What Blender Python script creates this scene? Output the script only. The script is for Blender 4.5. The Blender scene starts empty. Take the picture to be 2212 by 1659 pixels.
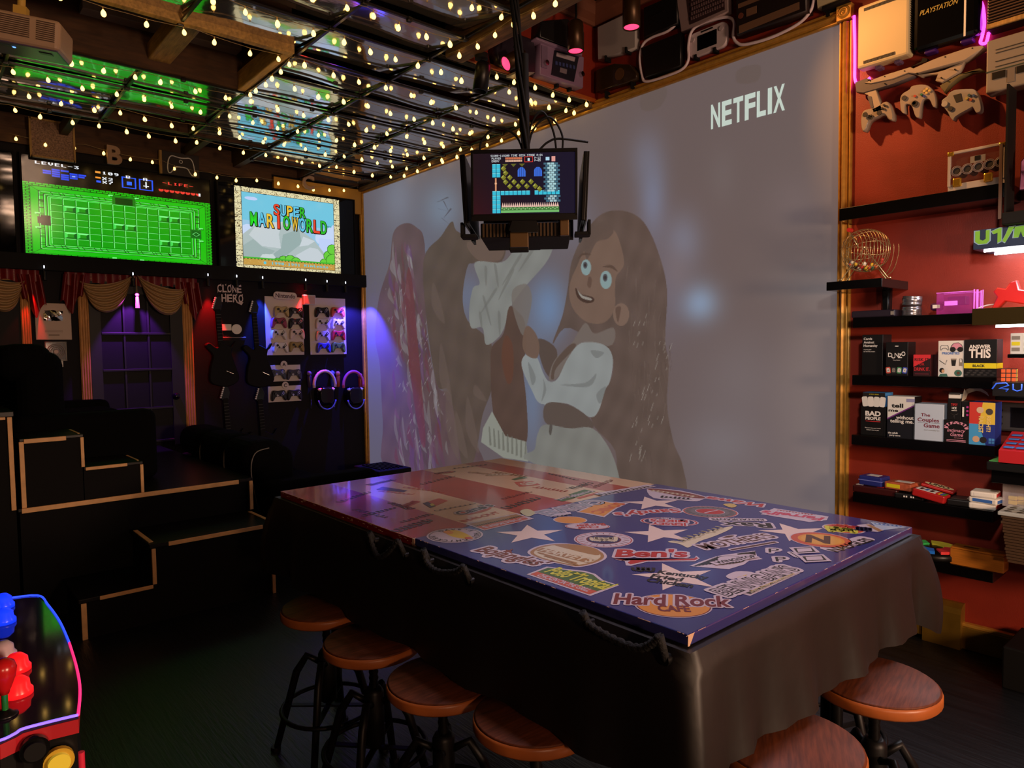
import bpy, bmesh, math, random
import numpy as np
from mathutils import Vector, Matrix
random.seed(7)
V = Vector
COL = bpy.context.scene.collection
SC = bpy.context.scene
PI = math.pi
EYE = 1.47                      # eye height above the floor (m)
XA, YB, YR = 3.80, 6.802, 3.40  # screen wall, TV wall, face of the ceiling recess
ZC = EYE + 1.757                # mirrored ceiling
ZU = 3.84                       # ceiling of the recess
ZT = 0.882                      # table top
# ------------------------------------------------------------------ camera
FPX, YAW, PIT, ROL = 1498.25, math.radians(41.1603), math.radians(-2.9265), math.radians(-.79545)
_f = V((math.sin(YAW)*math.cos(PIT), math.cos(YAW)*math.cos(PIT), math.sin(PIT)))
_r = V((math.cos(YAW), -math.sin(YAW), 0)); _u = _r.cross(_f)
CR = math.cos(ROL)*_r + math.sin(ROL)*_u
CU = -math.sin(ROL)*_r + math.cos(ROL)*_u
CF = _f
EYEP = V((0, 0, EYE))
cd = bpy.data.cameras.new('camera'); cam = bpy.data.objects.new('camera', cd); COL.objects.link(cam)
cd.sensor_fit = 'HORIZONTAL'; cd.sensor_width = 36; cd.lens = 36*FPX/2212; cd.clip_start = .02
cam.matrix_world = Matrix(((CR.x, CU.x, -CF.x, 0), (CR.y, CU.y, -CF.y, 0), (CR.z, CU.z, -CF.z, EYE), (0, 0, 0, 1)))
SC.camera = cam
# measured points of the photograph turned into places on the room's real surfaces
def ray(px, py): return CR*((px-1106)/FPX) - CU*((py-829.5)/FPX) + CF
def onx(px, py, X): d = ray(px, py); return EYEP + d*(X/d.x)
def ony(px, py, Y): d = ray(px, py); return EYEP + d*(Y/d.y)
def onz(px, py, Z): d = ray(px, py); return EYEP + d*((Z-EYE)/d.z)
def A(px, py, d=0.): return onx(px, py, XA-d)
def B(px, py, d=0.): return ony(px, py, YB-d)
def RW(px, py, d=0.): return ony(px, py, YR-d)
def frame(p, u, v, n): return Matrix(((u[0], v[0], n[0], p[0]), (u[1], v[1], n[1], p[1]), (u[2], v[2], n[2], p[2]), (0, 0, 0, 1)))
def FA(p): return frame(p, (0, -1, 0), (0, 0, 1), (-1, 0, 0))
def FB(p): return frame(p, (1, 0, 0), (0, 0, 1), (0, -1, 0))
def FZ(p, a=0.): return frame(p, (math.cos(a), math.sin(a), 0), (-math.sin(a), math.cos(a), 0), (0, 0, 1))
def T(x=0, y=0, z=0): return Matrix.Translation((x, y, z))
def RX(a): return Matrix.Rotation(a, 4, 'X')
def RY(a): return Matrix.Rotation(a, 4, 'Y')
def RZ(a): return Matrix.Rotation(a, 4, 'Z')
# ------------------------------------------------------------------ materials
def lin(c):
    return tuple((x/255/12.92 if x/255 <= .04045 else ((x/255+.055)/1.055)**2.4) for x in c)
MATS = {}
def mat(name, c, rough=.5, metal=0., em=None, es=0., noise=0., nscale=20., bump=0., bscale=60., trans=0., alpha=1., coat=0., stretch=None, spec=.5):
    """c: sRGB 0-255"""
    if name in MATS: return MATS[name]
    m = bpy.data.materials.new(name); m.use_nodes = True; nt = m.node_tree; b = nt.nodes['Principled BSDF']
    L = lin(c); b.inputs['Base Color'].default_value = (*L, 1); b.inputs['Roughness'].default_value = rough
    b.inputs['Metallic'].default_value = metal; b.inputs['Specular IOR Level'].default_value = spec
    if trans: b.inputs['Transmission Weight'].default_value = trans
    if alpha < 1: b.inputs['Alpha'].default_value = alpha
    if coat: b.inputs['Coat Weight'].default_value = coat; b.inputs['Coat Roughness'].default_value = .06
    if es:
        b.inputs['Emission Color'].default_value = (*lin(em or c), 1); b.inputs['Emission Strength'].default_value = es
    if noise or bump:
        tc = nt.nodes.new('ShaderNodeTexCoord'); mp = nt.nodes.new('ShaderNodeMapping'); nt.links.new(tc.outputs['Object'], mp.inputs[0])
        if stretch: mp.inputs['Scale'].default_value = stretch
        if noise:
            n = nt.nodes.new('ShaderNodeTexNoise'); n.inputs['Scale'].default_value = nscale; n.inputs['Detail'].default_value = 5
            nt.links.new(mp.outputs[0], n.inputs['Vector'])
            r = nt.nodes.new('ShaderNodeValToRGB'); r.color_ramp.elements[0].position = .3; r.color_ramp.elements[1].position = .72
            r.color_ramp.elements[0].color = (*[x*(1-noise) for x in L], 1); r.color_ramp.elements[1].color = (*[min(1, x*(1+noise)) for x in L], 1)
            nt.links.new(n.outputs['Fac'], r.inputs[0]); nt.links.new(r.outputs[0], b.inputs['Base Color'])
        if bump:
            n2 = nt.nodes.new('ShaderNodeTexNoise'); n2.inputs['Scale'].default_value = bscale; n2.inputs['Detail'].default_value = 3
            nt.links.new(mp.outputs[0], n2.inputs['Vector'])
            bp = nt.nodes.new('ShaderNodeBump'); bp.inputs['Strength'].default_value = bump; bp.inputs['Distance'].default_value = .01
            nt.links.new(n2.outputs['Fac'], bp.inputs['Height']); nt.links.new(bp.outputs[0], b.inputs['Normal'])
    MATS[name] = m; return m
def picmat(name, es, rough=.3, base=.0, coat=0.):
    """a lit display: its picture is stored as the face colours of its own mesh"""
    m = bpy.data.materials.new(name); m.use_nodes = True; nt = m.node_tree; b = nt.nodes['Principled BSDF']
    a = nt.nodes.new('ShaderNodeAttribute'); a.attribute_name = 'picture'
    b.inputs['Base Color'].default_value = (base, base, base, 1); b.inputs['Roughness'].default_value = rough
    nt.links.new(a.outputs['Color'], b.inputs['Emission Color']); b.inputs['Emission Strength'].default_value = es
    if coat: b.inputs['Coat Weight'].default_value = coat
    return m
BLK = mat('black_plastic', (14, 13, 14), .35, spec=.35)
BLM = mat('matte_black', (11, 11, 12), .75, spec=.25)
BLG = mat('gloss_black', (9, 9, 10), .12)
WHT = mat('white_plastic', (215, 210, 205), .4)
GOLD = mat('gold_paint', (196, 146, 62), .32, .35, noise=.15, nscale=30)
REDW = mat('red_wall_paint', (138, 40, 22), .55, noise=.06, nscale=9, bump=.12, bscale=220)
BLKW = mat('black_wall_paint', (20, 18, 22), .7, bump=.1, bscale=200, spec=.2)
GREY = mat('grey_plastic', (140, 132, 122), .5)
DGREY = mat('dark_grey_plastic', (52, 50, 50), .45)
CHROME = mat('chrome', (200, 200, 200), .15, 1.)
STEEL = mat('dark_steel', (38, 36, 36), .4, .8)
PAPER = mat('paper_white', (232, 228, 220), .6)
# ------------------------------------------------------------------ mesh builder
_tc = {}
def textgeo(s, off=0., shear=0.):
    k = (s, off, shear)
    if k in _tc: return _tc[k]
    cu = bpy.data.curves.new('t', 'FONT'); cu.body = s; cu.size = 1; cu.offset = off; cu.shear = shear; cu.fill_mode = 'FRONT'; cu.resolution_u = 3
    ob = bpy.data.objects.new('t', cu)
    me = ob.to_mesh()
    vs = [(v.co.x, v.co.y) for v in me.vertices]; fs = [tuple(p.vertices) for p in me.polygons]
    # flip faces to +z
    out = []
    for f in fs:
        a = sum(vs[f[i]][0]*vs[f[(i+1) % len(f)]][1]-vs[f[(i+1) % len(f)]][0]*vs[f[i]][1] for i in range(len(f)))
        out.append(f if a > 0 else f[::-1])
    ob.to_mesh_clear(); bpy.data.objects.remove(ob); bpy.data.curves.remove(cu)
    if not vs: vs = [(0, 0)]
    x0 = min(v[0] for v in vs); x1 = max(v[0] for v in vs); y0 = min(v[1] for v in vs); y1 = max(v[1] for v in vs)
    _tc[k] = (vs, out, x0, x1, y0, y1); return _tc[k]
class MB:
    def __init__(s): s.bm = bmesh.new(); s.ms = []
    def mi(s, m):
        if m not in s.ms: s.ms.append(m)
        return s.ms.index(m)
    def add(s, vs, fs, m, M=None, smooth=False):
        i = s.mi(m); bv = [s.bm.verts.new(M @ V(v) if M else v) for v in vs]
        for f in fs:
            try:
                fc = s.bm.faces.new([bv[k] for k in f]); fc.material_index = i; fc.smooth = smooth
            except ValueError: pass
        return s
    def box(s, c, sz, m, b=0., M=None, seg=2):
        X = (M or Matrix()) @ Matrix.Translation(c) @ Matrix.Diagonal((*sz, 1))
        r = bmesh.ops.create_cube(s.bm, size=1, matrix=X); vs = r['verts']; i = s.mi(m)
        fs = set(f for v in vs for f in v.link_faces)
        for f in fs: f.material_index = i
        if b:
            es = list(set(e for v in vs for e in v.link_edges))
            bmesh.ops.bevel(s.bm, geom=es, offset=b, segments=seg, affect='EDGES', profile=.5, clamp_overlap=True, material=-1)
        return s
    def cyl(s, p0, p1, r0, m, r1=None, n=16, caps=True, smooth=True):
        p0, p1 = V(p0), V(p1); r1 = r0 if r1 is None else r1
        z = (p1-p0).normalized(); x = z.orthogonal().normalized(); y = z.cross(x)
        vs = []
        for p, r in ((p0, r0), (p1, r1)):
            for k in range(n): a = 2*PI*k/n; vs.append(p+x*math.cos(a)*r+y*math.sin(a)*r)
        s.add(vs, [(k, (k+1) % n, n+(k+1) % n, n+k) for k in range(n)], m, smooth=smooth)
        if caps: s.add(vs, [tuple(range(n))[::-1], tuple(range(n, 2*n))], m)
        return s
    def lathe(s, prof, m, M=None, n=20, smooth=True):
        vs = []; fs = []
        for r, z in prof:
            for k in range(n): a = 2*PI*k/n; vs.append((r*math.cos(a), r*math.sin(a), z))
        for j in range(len(prof)-1):
            for k in range(n): fs.append((j*n+k, j*n+(k+1) % n, (j+1)*n+(k+1) % n, (j+1)*n+k))
        if prof[0][0] > 1e-5: fs.append(tuple(range(n))[::-1])
        if prof[-1][0] > 1e-5: fs.append(tuple(range((len(prof)-1)*n, len(prof)*n)))
        return s.add(vs, fs, m, M, smooth)
    def tube(s, pts, r, m, n=6, closed=False, smooth=True):
        pts = [V(p) for p in pts]; N = len(pts); vs = []; x = None
        for i, p in enumerate(pts):
            a = pts[i-1] if (i or closed) else p; b = pts[(i+1) % N] if (i < N-1 or closed) else p
            t = (b-a).normalized()
            x = t.orthogonal().normalized() if x is None else (x-t*x.dot(t)).normalized()
            y = t.cross(x); rr = r[i] if isinstance(r, (list, tuple)) else r
            for k in range(n): q = 2*PI*k/n; vs.append(p+x*math.cos(q)*rr+y*math.sin(q)*rr)
        fs = []
        for i in range(N if closed else N-1):
            j = (i+1) % N
            for k in range(n): fs.append((i*n+k, i*n+(k+1) % n, j*n+(k+1) % n, j*n+k))
        if not closed: fs += [tuple(range(n))[::-1], tuple(range((N-1)*n, N*n))]
        return s.add(vs, fs, m, None, smooth)
    def poly(s, pts, z, m, M=None):
        a = sum(pts[i][0]*pts[(i+1) % len(pts)][1]-pts[(i+1) % len(pts)][0]*pts[i][1] for i in range(len(pts)))
        if a < 0: pts = pts[::-1]
        return s.add([(p[0], p[1], z) for p in pts], [tuple(range(len(pts)))], m, M)
    def prism(s, pts, z0, z1, m, M=None, bev=0.):
        a = sum(pts[i][0]*pts[(i+1) % len(pts)][1]-pts[(i+1) % len(pts)][0]*pts[i][1] for i in range(len(pts)))
        if a < 0: pts = pts[::-1]
        n = len(pts); lv = [(pts, z0), (pts, z1)]
        if bev:
            cx = sum(p[0] for p in pts)/n; cy = sum(p[1] for p in pts)/n
            ins = []
            for i in range(n):
                p0, p, p1 = V(pts[i-1]), V(pts[i]), V(pts[(i+1) % n])
                n0 = V((-(p-p0).y, (p-p0).x)).normalized(); n1 = V((-(p1-p).y, (p1-p).x)).normalized()
                d = (n0+n1); d = d.normalized() if d.length > 1e-6 else n0
                ins.append((p.x+d.x*bev, p.y+d.y*bev))
            lv = [(pts, z0), (pts, z1-bev), ([((p[0]*.35+q[0]*.65), (p[1]*.35+q[1]*.65)) for p, q in zip(pts, ins)], z1-bev*.3), (ins, z1)]
        vs = [(p[0], p[1], z) for pp, z in lv for p in pp]; fs = [tuple(range(n))[::-1], tuple(range((len(lv)-1)*n, len(lv)*n))]
        for j in range(len(lv)-1):
            for k in range(n): fs.append((j*n+k, j*n+(k+1) % n, (j+1)*n+(k+1) % n, (j+1)*n+k))
        s.add(vs, fs[2:], m, M, smooth=bool(bev)); nv = len(vs)
        s.bm.verts.ensure_lookup_table(); bv = s.bm.verts[-nv:] if False else [s.bm.verts[len(s.bm.verts)-nv+k] for k in range(nv)]
        for f in fs[:2]:
            fc = s.bm.faces.new([bv[k] for k in f]); fc.material_index = s.mi(m); fc.smooth = False
        return s
    def ball(s, c, r, m, sc=(1, 1, 1), M=None, n=14):
        vs = []; fs = []; h = n//2
        for j in range(h+1):
            th = PI*j/h
            for k in range(n): a = 2*PI*k/n; vs.append((c[0]+r*sc[0]*math.sin(th)*math.cos(a), c[1]+r*sc[1]*math.sin(th)*math.sin(a), c[2]-r*sc[2]*math.cos(th)))
        for j in range(h):
            for k in range(n): fs.append((j*n+k, j*n+(k+1) % n, (j+1)*n+(k+1) % n, (j+1)*n+k))
        return s.add(vs, fs, m, M, True)
    def grid(s, fn, nu, nv, m, smooth=True, M=None, th=0.):
        vs = [V(fn(i/nu, j/nv)) for j in range(nv+1) for i in range(nu+1)]
        fs = [(j*(nu+1)+i, j*(nu+1)+i+1, (j+1)*(nu+1)+i+1, (j+1)*(nu+1)+i) for j in range(nv) for i in range(nu)]
        s.add(vs, fs, m, M, smooth)
        return s
    def text(s, t, x, y, h, m, z=0., w=None, al='c', M=None, off=0., shear=0., maxw=None, ol=0.):
        """cap height h, lower-left/centre at x,y; w stretches to a width"""
        vs, fs = textgeo(t, off, shear)[:2]; x0, x1, y0, y1 = textgeo(t, 0., shear)[2:]
        k = h/.73; kx = k
        tw = (x1-x0)*k
        if w: kx = k*w/tw; tw = w
        elif maxw and tw > maxw: kx = k*maxw/tw; tw = maxw
        ox = x-(tw/2 if al == 'c' else (tw if al == 'r' else 0))
        for q in (range(12) if ol else (0,)):
            dx, dy = (ol*math.cos(q*PI/6), ol*math.sin(q*PI/6)) if ol else (0, 0); s.add([((v[0]-x0)*kx+ox+dx, v[1]*k+y+dy, z+q*1.2e-5) for v in vs], fs, m, M)
        return s
    def build(s, name, parent=None, M=None, kind=None, label=None, clean=False):
        bm = s.bm
        me = bpy.data.meshes.new(name); bm.to_mesh(me); bm.free()
        for m in s.ms: me.materials.append(m)
        o = bpy.data.objects.new(name, me); COL.objects.link(o)
        if parent: o.parent = parent
        if M is not None: o.matrix_local = M
        if kind: o['kind'] = kind
        if label: o['label'] = label
        return o
def tag(o, label, cat, group=None):
    o['label'] = label; o['category'] = cat
    if group: o['group'] = group
    return o
def thing(name, label, cat, M, group=None):
    o = bpy.data.objects.new(name, None); COL.objects.link(o); o.empty_display_size = .05
    o.matrix_world = M if isinstance(M, Matrix) else Matrix.Translation(M)
    return tag(o, label, cat, group)
def one(mb, name, label, cat, M=None, group=None): return tag(mb.build(name, None, M), label, cat, group)
def dup(root, M, label, group=None, mats=None):
    r = root.copy(); COL.objects.link(r); r.matrix_world = M; r['label'] = label
    if group: r['group'] = group
    for ch in root.children:
        c = ch.copy(); COL.objects.link(c); c.parent = r
        if mats and ch.name.split('.')[0] in mats:
            c.material_slots[0].link = 'OBJECT'; c.material_slots[0].material = mats[ch.name.split('.')[0]]
        for g in ch.children:
            d = g.copy(); COL.objects.link(d); d.parent = c
    return r
def rr(w, h, r, n=4, cx=0., cy=0.):
    out = []
    for sx, sy, a0 in ((1, 1, 0), (-1, 1, PI/2), (-1, -1, PI), (1, -1, 1.5*PI)):
        for k in range(n+1):
            a = a0+PI/2*k/n; out.append((cx+sx*(w/2-r)+r*math.cos(a), cy+sy*(h/2-r)+r*math.sin(a)))
    return out
def ell(a, b, n=28, cx=0., cy=0.): return [(cx+a*math.cos(2*PI*k/n), cy+b*math.sin(2*PI*k/n)) for k in range(n)]
def star(r, cx=0., cy=0., rot=0., k=.4): return [(cx+(r if i % 2 == 0 else r*k)*math.cos(rot+PI/2+i*PI/5), cy+(r if i % 2 == 0 else r*k)*math.sin(rot+PI/2+i*PI/5)) for i in range(10)]
def smooth_path(pts, n=6):
    pts = [V(p) for p in pts]; out = []
    for i in range(len(pts)-1):
        p0 = pts[max(i-1, 0)]; p1 = pts[i]; p2 = pts[i+1]; p3 = pts[min(i+2, len(pts)-1)]
        for k in range(n):
            t = k/n; out.append(.5*((2*p1)+(p2-p0)*t+(2*p0-5*p1+4*p2-p3)*t*t+(3*p1-p0-3*p2+p3)*t**3))
    out.append(pts[-1]); return out
def facemesh(name, P, col, m, parent=None, percorner=True):
    """P: (h+1,w+1,3) points, col: (h,w,3) linear colours -> mesh whose faces carry the picture"""
    h, w = col.shape[:2]; N = (h+1)*(w+1)
    me = bpy.data.meshes.new(name); me.vertices.add(N); me.vertices.foreach_set('co', P.reshape(-1).astype(np.float32))
    idx = np.arange(N).reshape(h+1, w+1)
    q = np.stack([idx[:-1, :-1], idx[1:, :-1], idx[1:, 1:], idx[:-1, 1:]], -1).reshape(-1)
    me.loops.add(len(q)); me.loops.foreach_set('vertex_index', q.astype(np.int32))
    me.polygons.add(h*w); me.polygons.foreach_set('loop_start', np.arange(0, len(q), 4, dtype=np.int32))
    me.update(calc_edges=True)
    at = me.color_attributes.new('picture', 'FLOAT_COLOR', 'CORNER')
    c4 = np.ones((h*w, 4, 4), np.float32); c4[:, :, :3] = col.reshape(-1, 1, 3); at.data.foreach_set('color', c4.reshape(-1))
    me.materials.append(m); me.validate()
    o = bpy.data.objects.new(name, me); COL.objects.link(o)
    if parent: o.parent = parent
    return o
def npl(c): c = np.asarray(c, np.float32)/255; return np.where(c <= .04045, c/12.92, ((c+.055)/1.055)**2.4)
F57 = {'A':'7488fe31','B':'f463e8c7e','C':'x'}
_fs = {'0':'0e11131519110e','1':'040c040404040e','2':'0e11010204081f','3':'1f02040201110e','4':'02060a121f0202','5':'1f101e0101110e','6':'0608101e11110e','7':'1f010204080808','8':'0e11110e11110e','9':'0e11110f01020c',
 'A':'0e11111f111111','B':'1e11111e11111e','C':'0e11101010110e','D':'1c12111111121c','E':'1f10101e10101f','F':'1f10101e101010','G':'0e11101711110f','H':'1111111f111111','I':'0e04040404040e','L':'1010101010101f','M':'111b1515111111',
 'N':'11191513111111','O':'0e11111111110e','P':'1e11111e101010','R':'1e11111e141211','S':'0f10100e01011e','T':'1f040404040404','V':'11111111110a04','X':'11110a040a1111','Y':'11110a04040404','-':'0000001f000000',',':'00000000000408',
 'n':'00001619111111','i':'0400040404040e','t':'08081c08080906','e':'00000e111f100e','d':'01010d1311110f','o':'00000e1111110e','@':'0e151b1b1b150e',' ':'00000000000000'}
def px_text(img, s, x, y, c, sx=1, bold=True):
    for ch in s:
        g = _fs[ch]
        for r in range(7):
            b = int(g[2*r:2*r+2], 16)
            for k in range(5):
                if b >> (4-k) & 1:
                    img[y+r, x+k*sx:x+k*sx+sx+(1 if bold else 0)] = c
        x += 8*sx if bold else 6*sx
# ================================================================== the room
def st(mb, name, parent=None): return mb.build(name, parent, None, None if parent else 'structure')
FLOOR = mat('black_floor_planks', (22, 23, 26), .38, noise=.55, nscale=6, bump=.25, bscale=14, stretch=(6, .5, 1))
WOODD = mat('dark_joist_wood', (74, 46, 20), .7, noise=.35, nscale=8, stretch=(1, 6, 6))
WOODL = mat('pale_stud_wood', (176, 138, 74), .65, noise=.3, nscale=9, stretch=(8, 1, 8), bump=.2, bscale=30)
BARN = mat('weathered_beam_wood', (104, 76, 44), .7, noise=.5, nscale=7, stretch=(8, 1, 8), bump=.35, bscale=25)
CEILB = mat('black_ceiling_paint', (12, 10, 11), .7)
st(MB().box((.95, 2.2, -.06), (6.1, 9.5, .12), FLOOR), 'floor')
st(MB().box((XA+.06, 2.2, 1.95), (.12, 9.5, 3.95), REDW), 'wall_right')
st(MB().box((.9, YB+.06, 1.95), (5.8, .12, 3.95), BLKW), 'wall_back')
st(MB().box((-2.06, 2.2, 1.95), (.12, 9.5, 3.95), BLKW), 'wall_left')
st(MB().box((.9, -2.46, 1.95), (5.8, .12, 3.95), BLKW), 'wall_front')
st(MB().box((.95, 2.2, 3.92), (6.1, 9.5, .12), CEILB), 'ceiling')
# recess of the ceiling beside the screen wall: red face above the mirrors, weathered beam, mouldings
st(MB().box(((2.62+XA)/2, YR+.03, (ZC+ZU)/2+.01), (XA-2.62, .06, ZU-ZC+.04), REDW), 'wall_recess')
TR = mat('recess_ledge_orange', (170, 84, 30), .5)
st(MB().box(((2.6+XA)/2, YR-.012, ZC-.004), (XA-2.6, .024, .022), TR).box(((2.6+XA)/2, YR+.02, ZC-.012), (XA-2.6, .05, .016), BLM), 'trim_1')
bm_ = MB(); bm_.box((2.545, .9, ZC+.055), (.13, 5.0, .19), BARN, .012); bm_.box((2.615, .9, ZC+.36), (.02, 5.0, .52), CEILB)
st(bm_, 'trim_2')
CROWN = mat('crown_moulding_paint', (120, 72, 52), .5)
cm = MB()
pf = [(0, 0), (.02, 0), (.03, .02), (.07, .05), (.09, .09), (.1, .1), (.1, .125), (0, .125)]
n = len(pf); zc = ZU-.10
vs = [(x_, YR-p[0], zc+p[1]) for x_ in (2.63, XA) for p in pf]
cm.add(vs, [(k, (k+1) % n, n+(k+1) % n, n+k) for k in range(n)]+[tuple(range(n)), tuple(range(n, 2*n))[::-1]], CROWN)
vs = [(XA-p[0], y_, zc+p[1]) for y_ in (-1., YR) for p in pf]
cm.add(vs, [(k, n+k, n+(k+1) % n, (k+1) % n) for k in range(n)]+[tuple(range(n))[::-1], tuple(range(n, 2*n))], CROWN)
st(cm, 'trim_3')
# ---- mirrored drop ceiling
MIR = mat('warped_mirror_film', (212, 206, 204), .07, .92, bump=.12, bscale=7)
XL = [-.1, .53, 1.18, 1.82, 2.454, 3.10, 3.74]
YL = [1.6, 2.0, 2.36, 2.76, 3.17, 3.53, 3.99, 4.35, 4.77, 5.16, 5.57, 5.96, 6.35, 6.74]
dc = bpy.data.objects.new('ceiling_drop', None); COL.objects.link(dc); dc['kind'] = 'structure'
have = set()
for i in range(len(XL)-1):
    for j in range(len(YL)-1):
        x0, x1, y0, y1 = XL[i], XL[i+1], YL[j], YL[j+1]
        if x0 < 1.8 and 3.9 < y0 < 4.7: continue
        if 1.1 < x0 < 1.3 and 5.5 < y0 < 5.6: continue
        if y0 > 5.9 and x0 < 2.4: continue
        if y0 > 6.3 and x0 < 3.0: continue
        if x0 > 2.4 and y1 <= YR: continue
        if x0 > 2.4 and y0 < YR: y0 = YR+.05
        have.add((i, j))
        t = (.085 if y0 < 3.9 else .035 if y0 < 4.7 else .01)+random.uniform(-.018, .018)
        tx = random.uniform(-.02, .02); sg = random.uniform(.02, .04)*(y1-y0)/4
        def fn(u, v, x0=x0, x1=x1, y0=y0, y1=y1, t=t, tx=tx, sg=sg):
            return (x0+.006+(x1-x0-.012)*(1-u), y0+.006+(y1-y0-.012)*v, ZC+.012-sg*(1-(2*v-1)**2)+t*(v-.5)*(y1-y0)+tx*(u-.5)*(x1-x0)+.0016*math.sin(9*u+5*v+x0*9))
        MB().grid(fn, 8, 8, MIR).build('mirror_panel', dc)
BARM = mat('black_grid_bar', (16, 15, 14), .35)
def cell(i, j): return (i, j) in have
for i, x in enumerate(XL):
    b = MB(); any_ = False
    for j in range(len(YL)-1):
        if cell(i, j) or cell(i-1, j):
            y0 = max(YL[j], YR+.05) if x > 2.46 else YL[j]
            if y0 < YL[j+1]: b.box((x, (y0+YL[j+1])/2, ZC-.006), (.015, YL[j+1]-y0, .014), BARM); any_ = True
            b.box((x, YL[j+1], ZC-.012), (.034, .034, .024), BARM, .006)
    if any_: b.build('grid_bar', dc)
    else: b.bm.free()
for j, y in enumerate(YL):
    b = MB(); any_ = False
    for i in range(len(XL)-1):
        if cell(i, j) or cell(i, j-1):
            if x > 2.46 and y < YR and i >= 4: continue
            b.box(((XL[i]+XL[i+1])/2, y, ZC-.008), (XL[i+1]-XL[i], .015, .013), BARM); any_ = True
            if random.random() < .5: b.box((XL[i]+random.uniform(.2, .5), y, ZC-.014), (.03, .028, .026), BARM, .006)
    if any_: b.build('grid_bar', dc)
    else: b.bm.free()
# open joist bays
def bay(x0, x1, y0, y1, h, m=WOODD):
    z0, z1 = ZC-.004, ZC+h; b = MB()
    P = lambda x, y, z: (x, y, z)
    b.add([P(x0, y0, z1), P(x1, y0, z1), P(x1, y1, z1), P(x0, y1, z1)], [(3, 2, 1, 0)], CEILB)
    b.box((x0, (y0+y1)/2, (z0+z1)/2), (.03, y1-y0, h), m).box((x1, (y0+y1)/2, (z0+z1)/2), (.03, y1-y0, h), m)
    b.box(((x0+x1)/2, y0, (z0+z1)/2), (x1-x0, .03, h), m).box(((x0+x1)/2, y1, (z0+z1)/2), (x1-x0, .03, h), m)
    b.build('joist_bay', dc)
bay(-.1, 1.80, 4.01, 4.75, .3); bay(1.2, 1.8, 5.585, 5.95, .22); bay(-.1, 2.44, 5.985, YB, .16); bay(2.47, 3.09, 6.36, YB, .16); bay(3.11, XA, 6.75, YB, .16)
MB().box((1.27, 4.38, ZC+.10), (.13, .72, .1), WOODL, .006).build('joist', dc)
MB().box((1.775, 4.38, ZC+.05), (.05, .74, .12), WOODL, .006).build('joist', dc)
MB().box((.85, 3.975, ZC+.03), (1.9, .05, .09), WOODL, .006).build('joist', dc)
MB().box((1.3, 4.69, ZC+.24), (.9, .1, .05), mat('white_batten', (150, 138, 130), .6), .004).build('batten', dc)
for x in (1.05, 2.0): MB().box((x, 6.4, ZC+.06), (.06, .8, .08), WOODD, .005).build('joist', dc)
MB().box((3.3, 6.77, ZC-.16), (.96, .04, .26), mat('yellow_lit_strip', (190, 140, 50), .6)).build('header_board', dc)  # yellow light on the top of the wall put into the board's colour
MB().box((1.2, 6.775, ZC-.02), (3.2, .03, .12), WOODD).build('header_board', dc)
MB().box((XA-.03, 5.1, ZC-.02), (.05, 3.4, .06), BARN, .008).build('edge_batten', dc)
# ---- gold moulding round the screen
GZ0, GZ1 = EYE+1.69, EYE+1.752
def moulding(p0, p1, w, side):
    """p0,p1 along the wall face, moulding of width w centred on that line; side = in-plane cross direction"""
    p0, p1, side = V(p0), V(p1), V(side); b = MB(); nrm = V((-1, 0, 0)); L = (p1-p0)
    prof = [(-.5, 0), (-.5, .016), (-.44, .022), (-.36, .022), (-.3, .014), (-.22, .016), (-.12, .030), (.02, .036), (.16, .030), (.24, .018), (.3, .018), (.36, .028), (.43, .028), (.5, .018), (.5, 0)]
    vs = [p+side*(a*w)+nrm*h for p in (p0, p1) for a, h in prof]; k = len(prof)
    fs = [(i, i+1, k+i+1, k+i) for i in range(k-1)]+[tuple(range(k)), tuple(range(k, 2*k))]
    b.add(vs, fs, GOLD); bmesh.ops.recalc_face_normals(b.bm, faces=b.bm.faces); return b
st(moulding((XA, YB, (GZ0+GZ1)/2), (XA, 1.675, (GZ0+GZ1)/2), .07, (0, 0, 1)), 'trim_4')
st(moulding((XA, 6.765, .0), (XA, 6.765, GZ1), .07, (0, 1, 0)), 'trim_5')
st(moulding((XA, 1.632, .0), (XA, 1.632, GZ0-.01), .066, (0, 1, 0)), 'trim_6')
b = MB(); M = FA((XA, 1.636, EYE+1.727)); b.box((0, 0, .02), (.078, .078, .04), GOLD, .003, M)
b.lathe([(0, .046), (.006, .046), (.009, .041), (.014, .041), (.018, .047), (.023, .047), (.027, .041), (.031, .040), (.033, .04)], GOLD, M, 24)
st(b, 'trim_7')
# ---- baseboard and heater covers along the screen wall
BRASS = mat('brassy_gold_paint', (150, 116, 42), .35, .6, noise=.2, nscale=12)
st(MB().box((XA-.02, .2, .055), (.04, 1.75, .11), BRASS, .004).box((XA-.022, .2, .118), (.03, 1.75, .016), GOLD, .003), 'baseboard_right')
ht = thing('baseboard_heater', 'gold painted baseboard heater along the screen wall behind the table', 'heater', FA((XA, 1.21, 0)))
for nm, x0, x1 in (('cover', -3.0, 0),):
    b = MB(); b.box(((x0+x1)/2, .085, .028), (x1-x0, .13, .056), BRASS, .004); b.build('front_cover', ht)
b = MB(); b.box((-1.5, .165, .034), (3.0, .012, .05), GOLD); b.box((-1.5, .185, .026), (3.0, .014, .04), GOLD); b.box((-1.5, .2, .018), (3, .012, .03), GOLD); b.build('louvre', ht)
b = MB(); pr = [(0, 0), (.066, 0), (.066, .17), (.055, .195), (.02, .212), (0, .212)]
b.prism([(p[0], p[1]) for p in pr], 0, .165, BRASS, frame((0, 0, 0), (0, 0, 1), (0, 1, 0), (-1, 0, 0)) @ T(0, 0, -.165)); bmesh.ops.recalc_face_normals(b.bm, faces=b.bm.faces); b.build('end_cap', ht)
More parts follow.
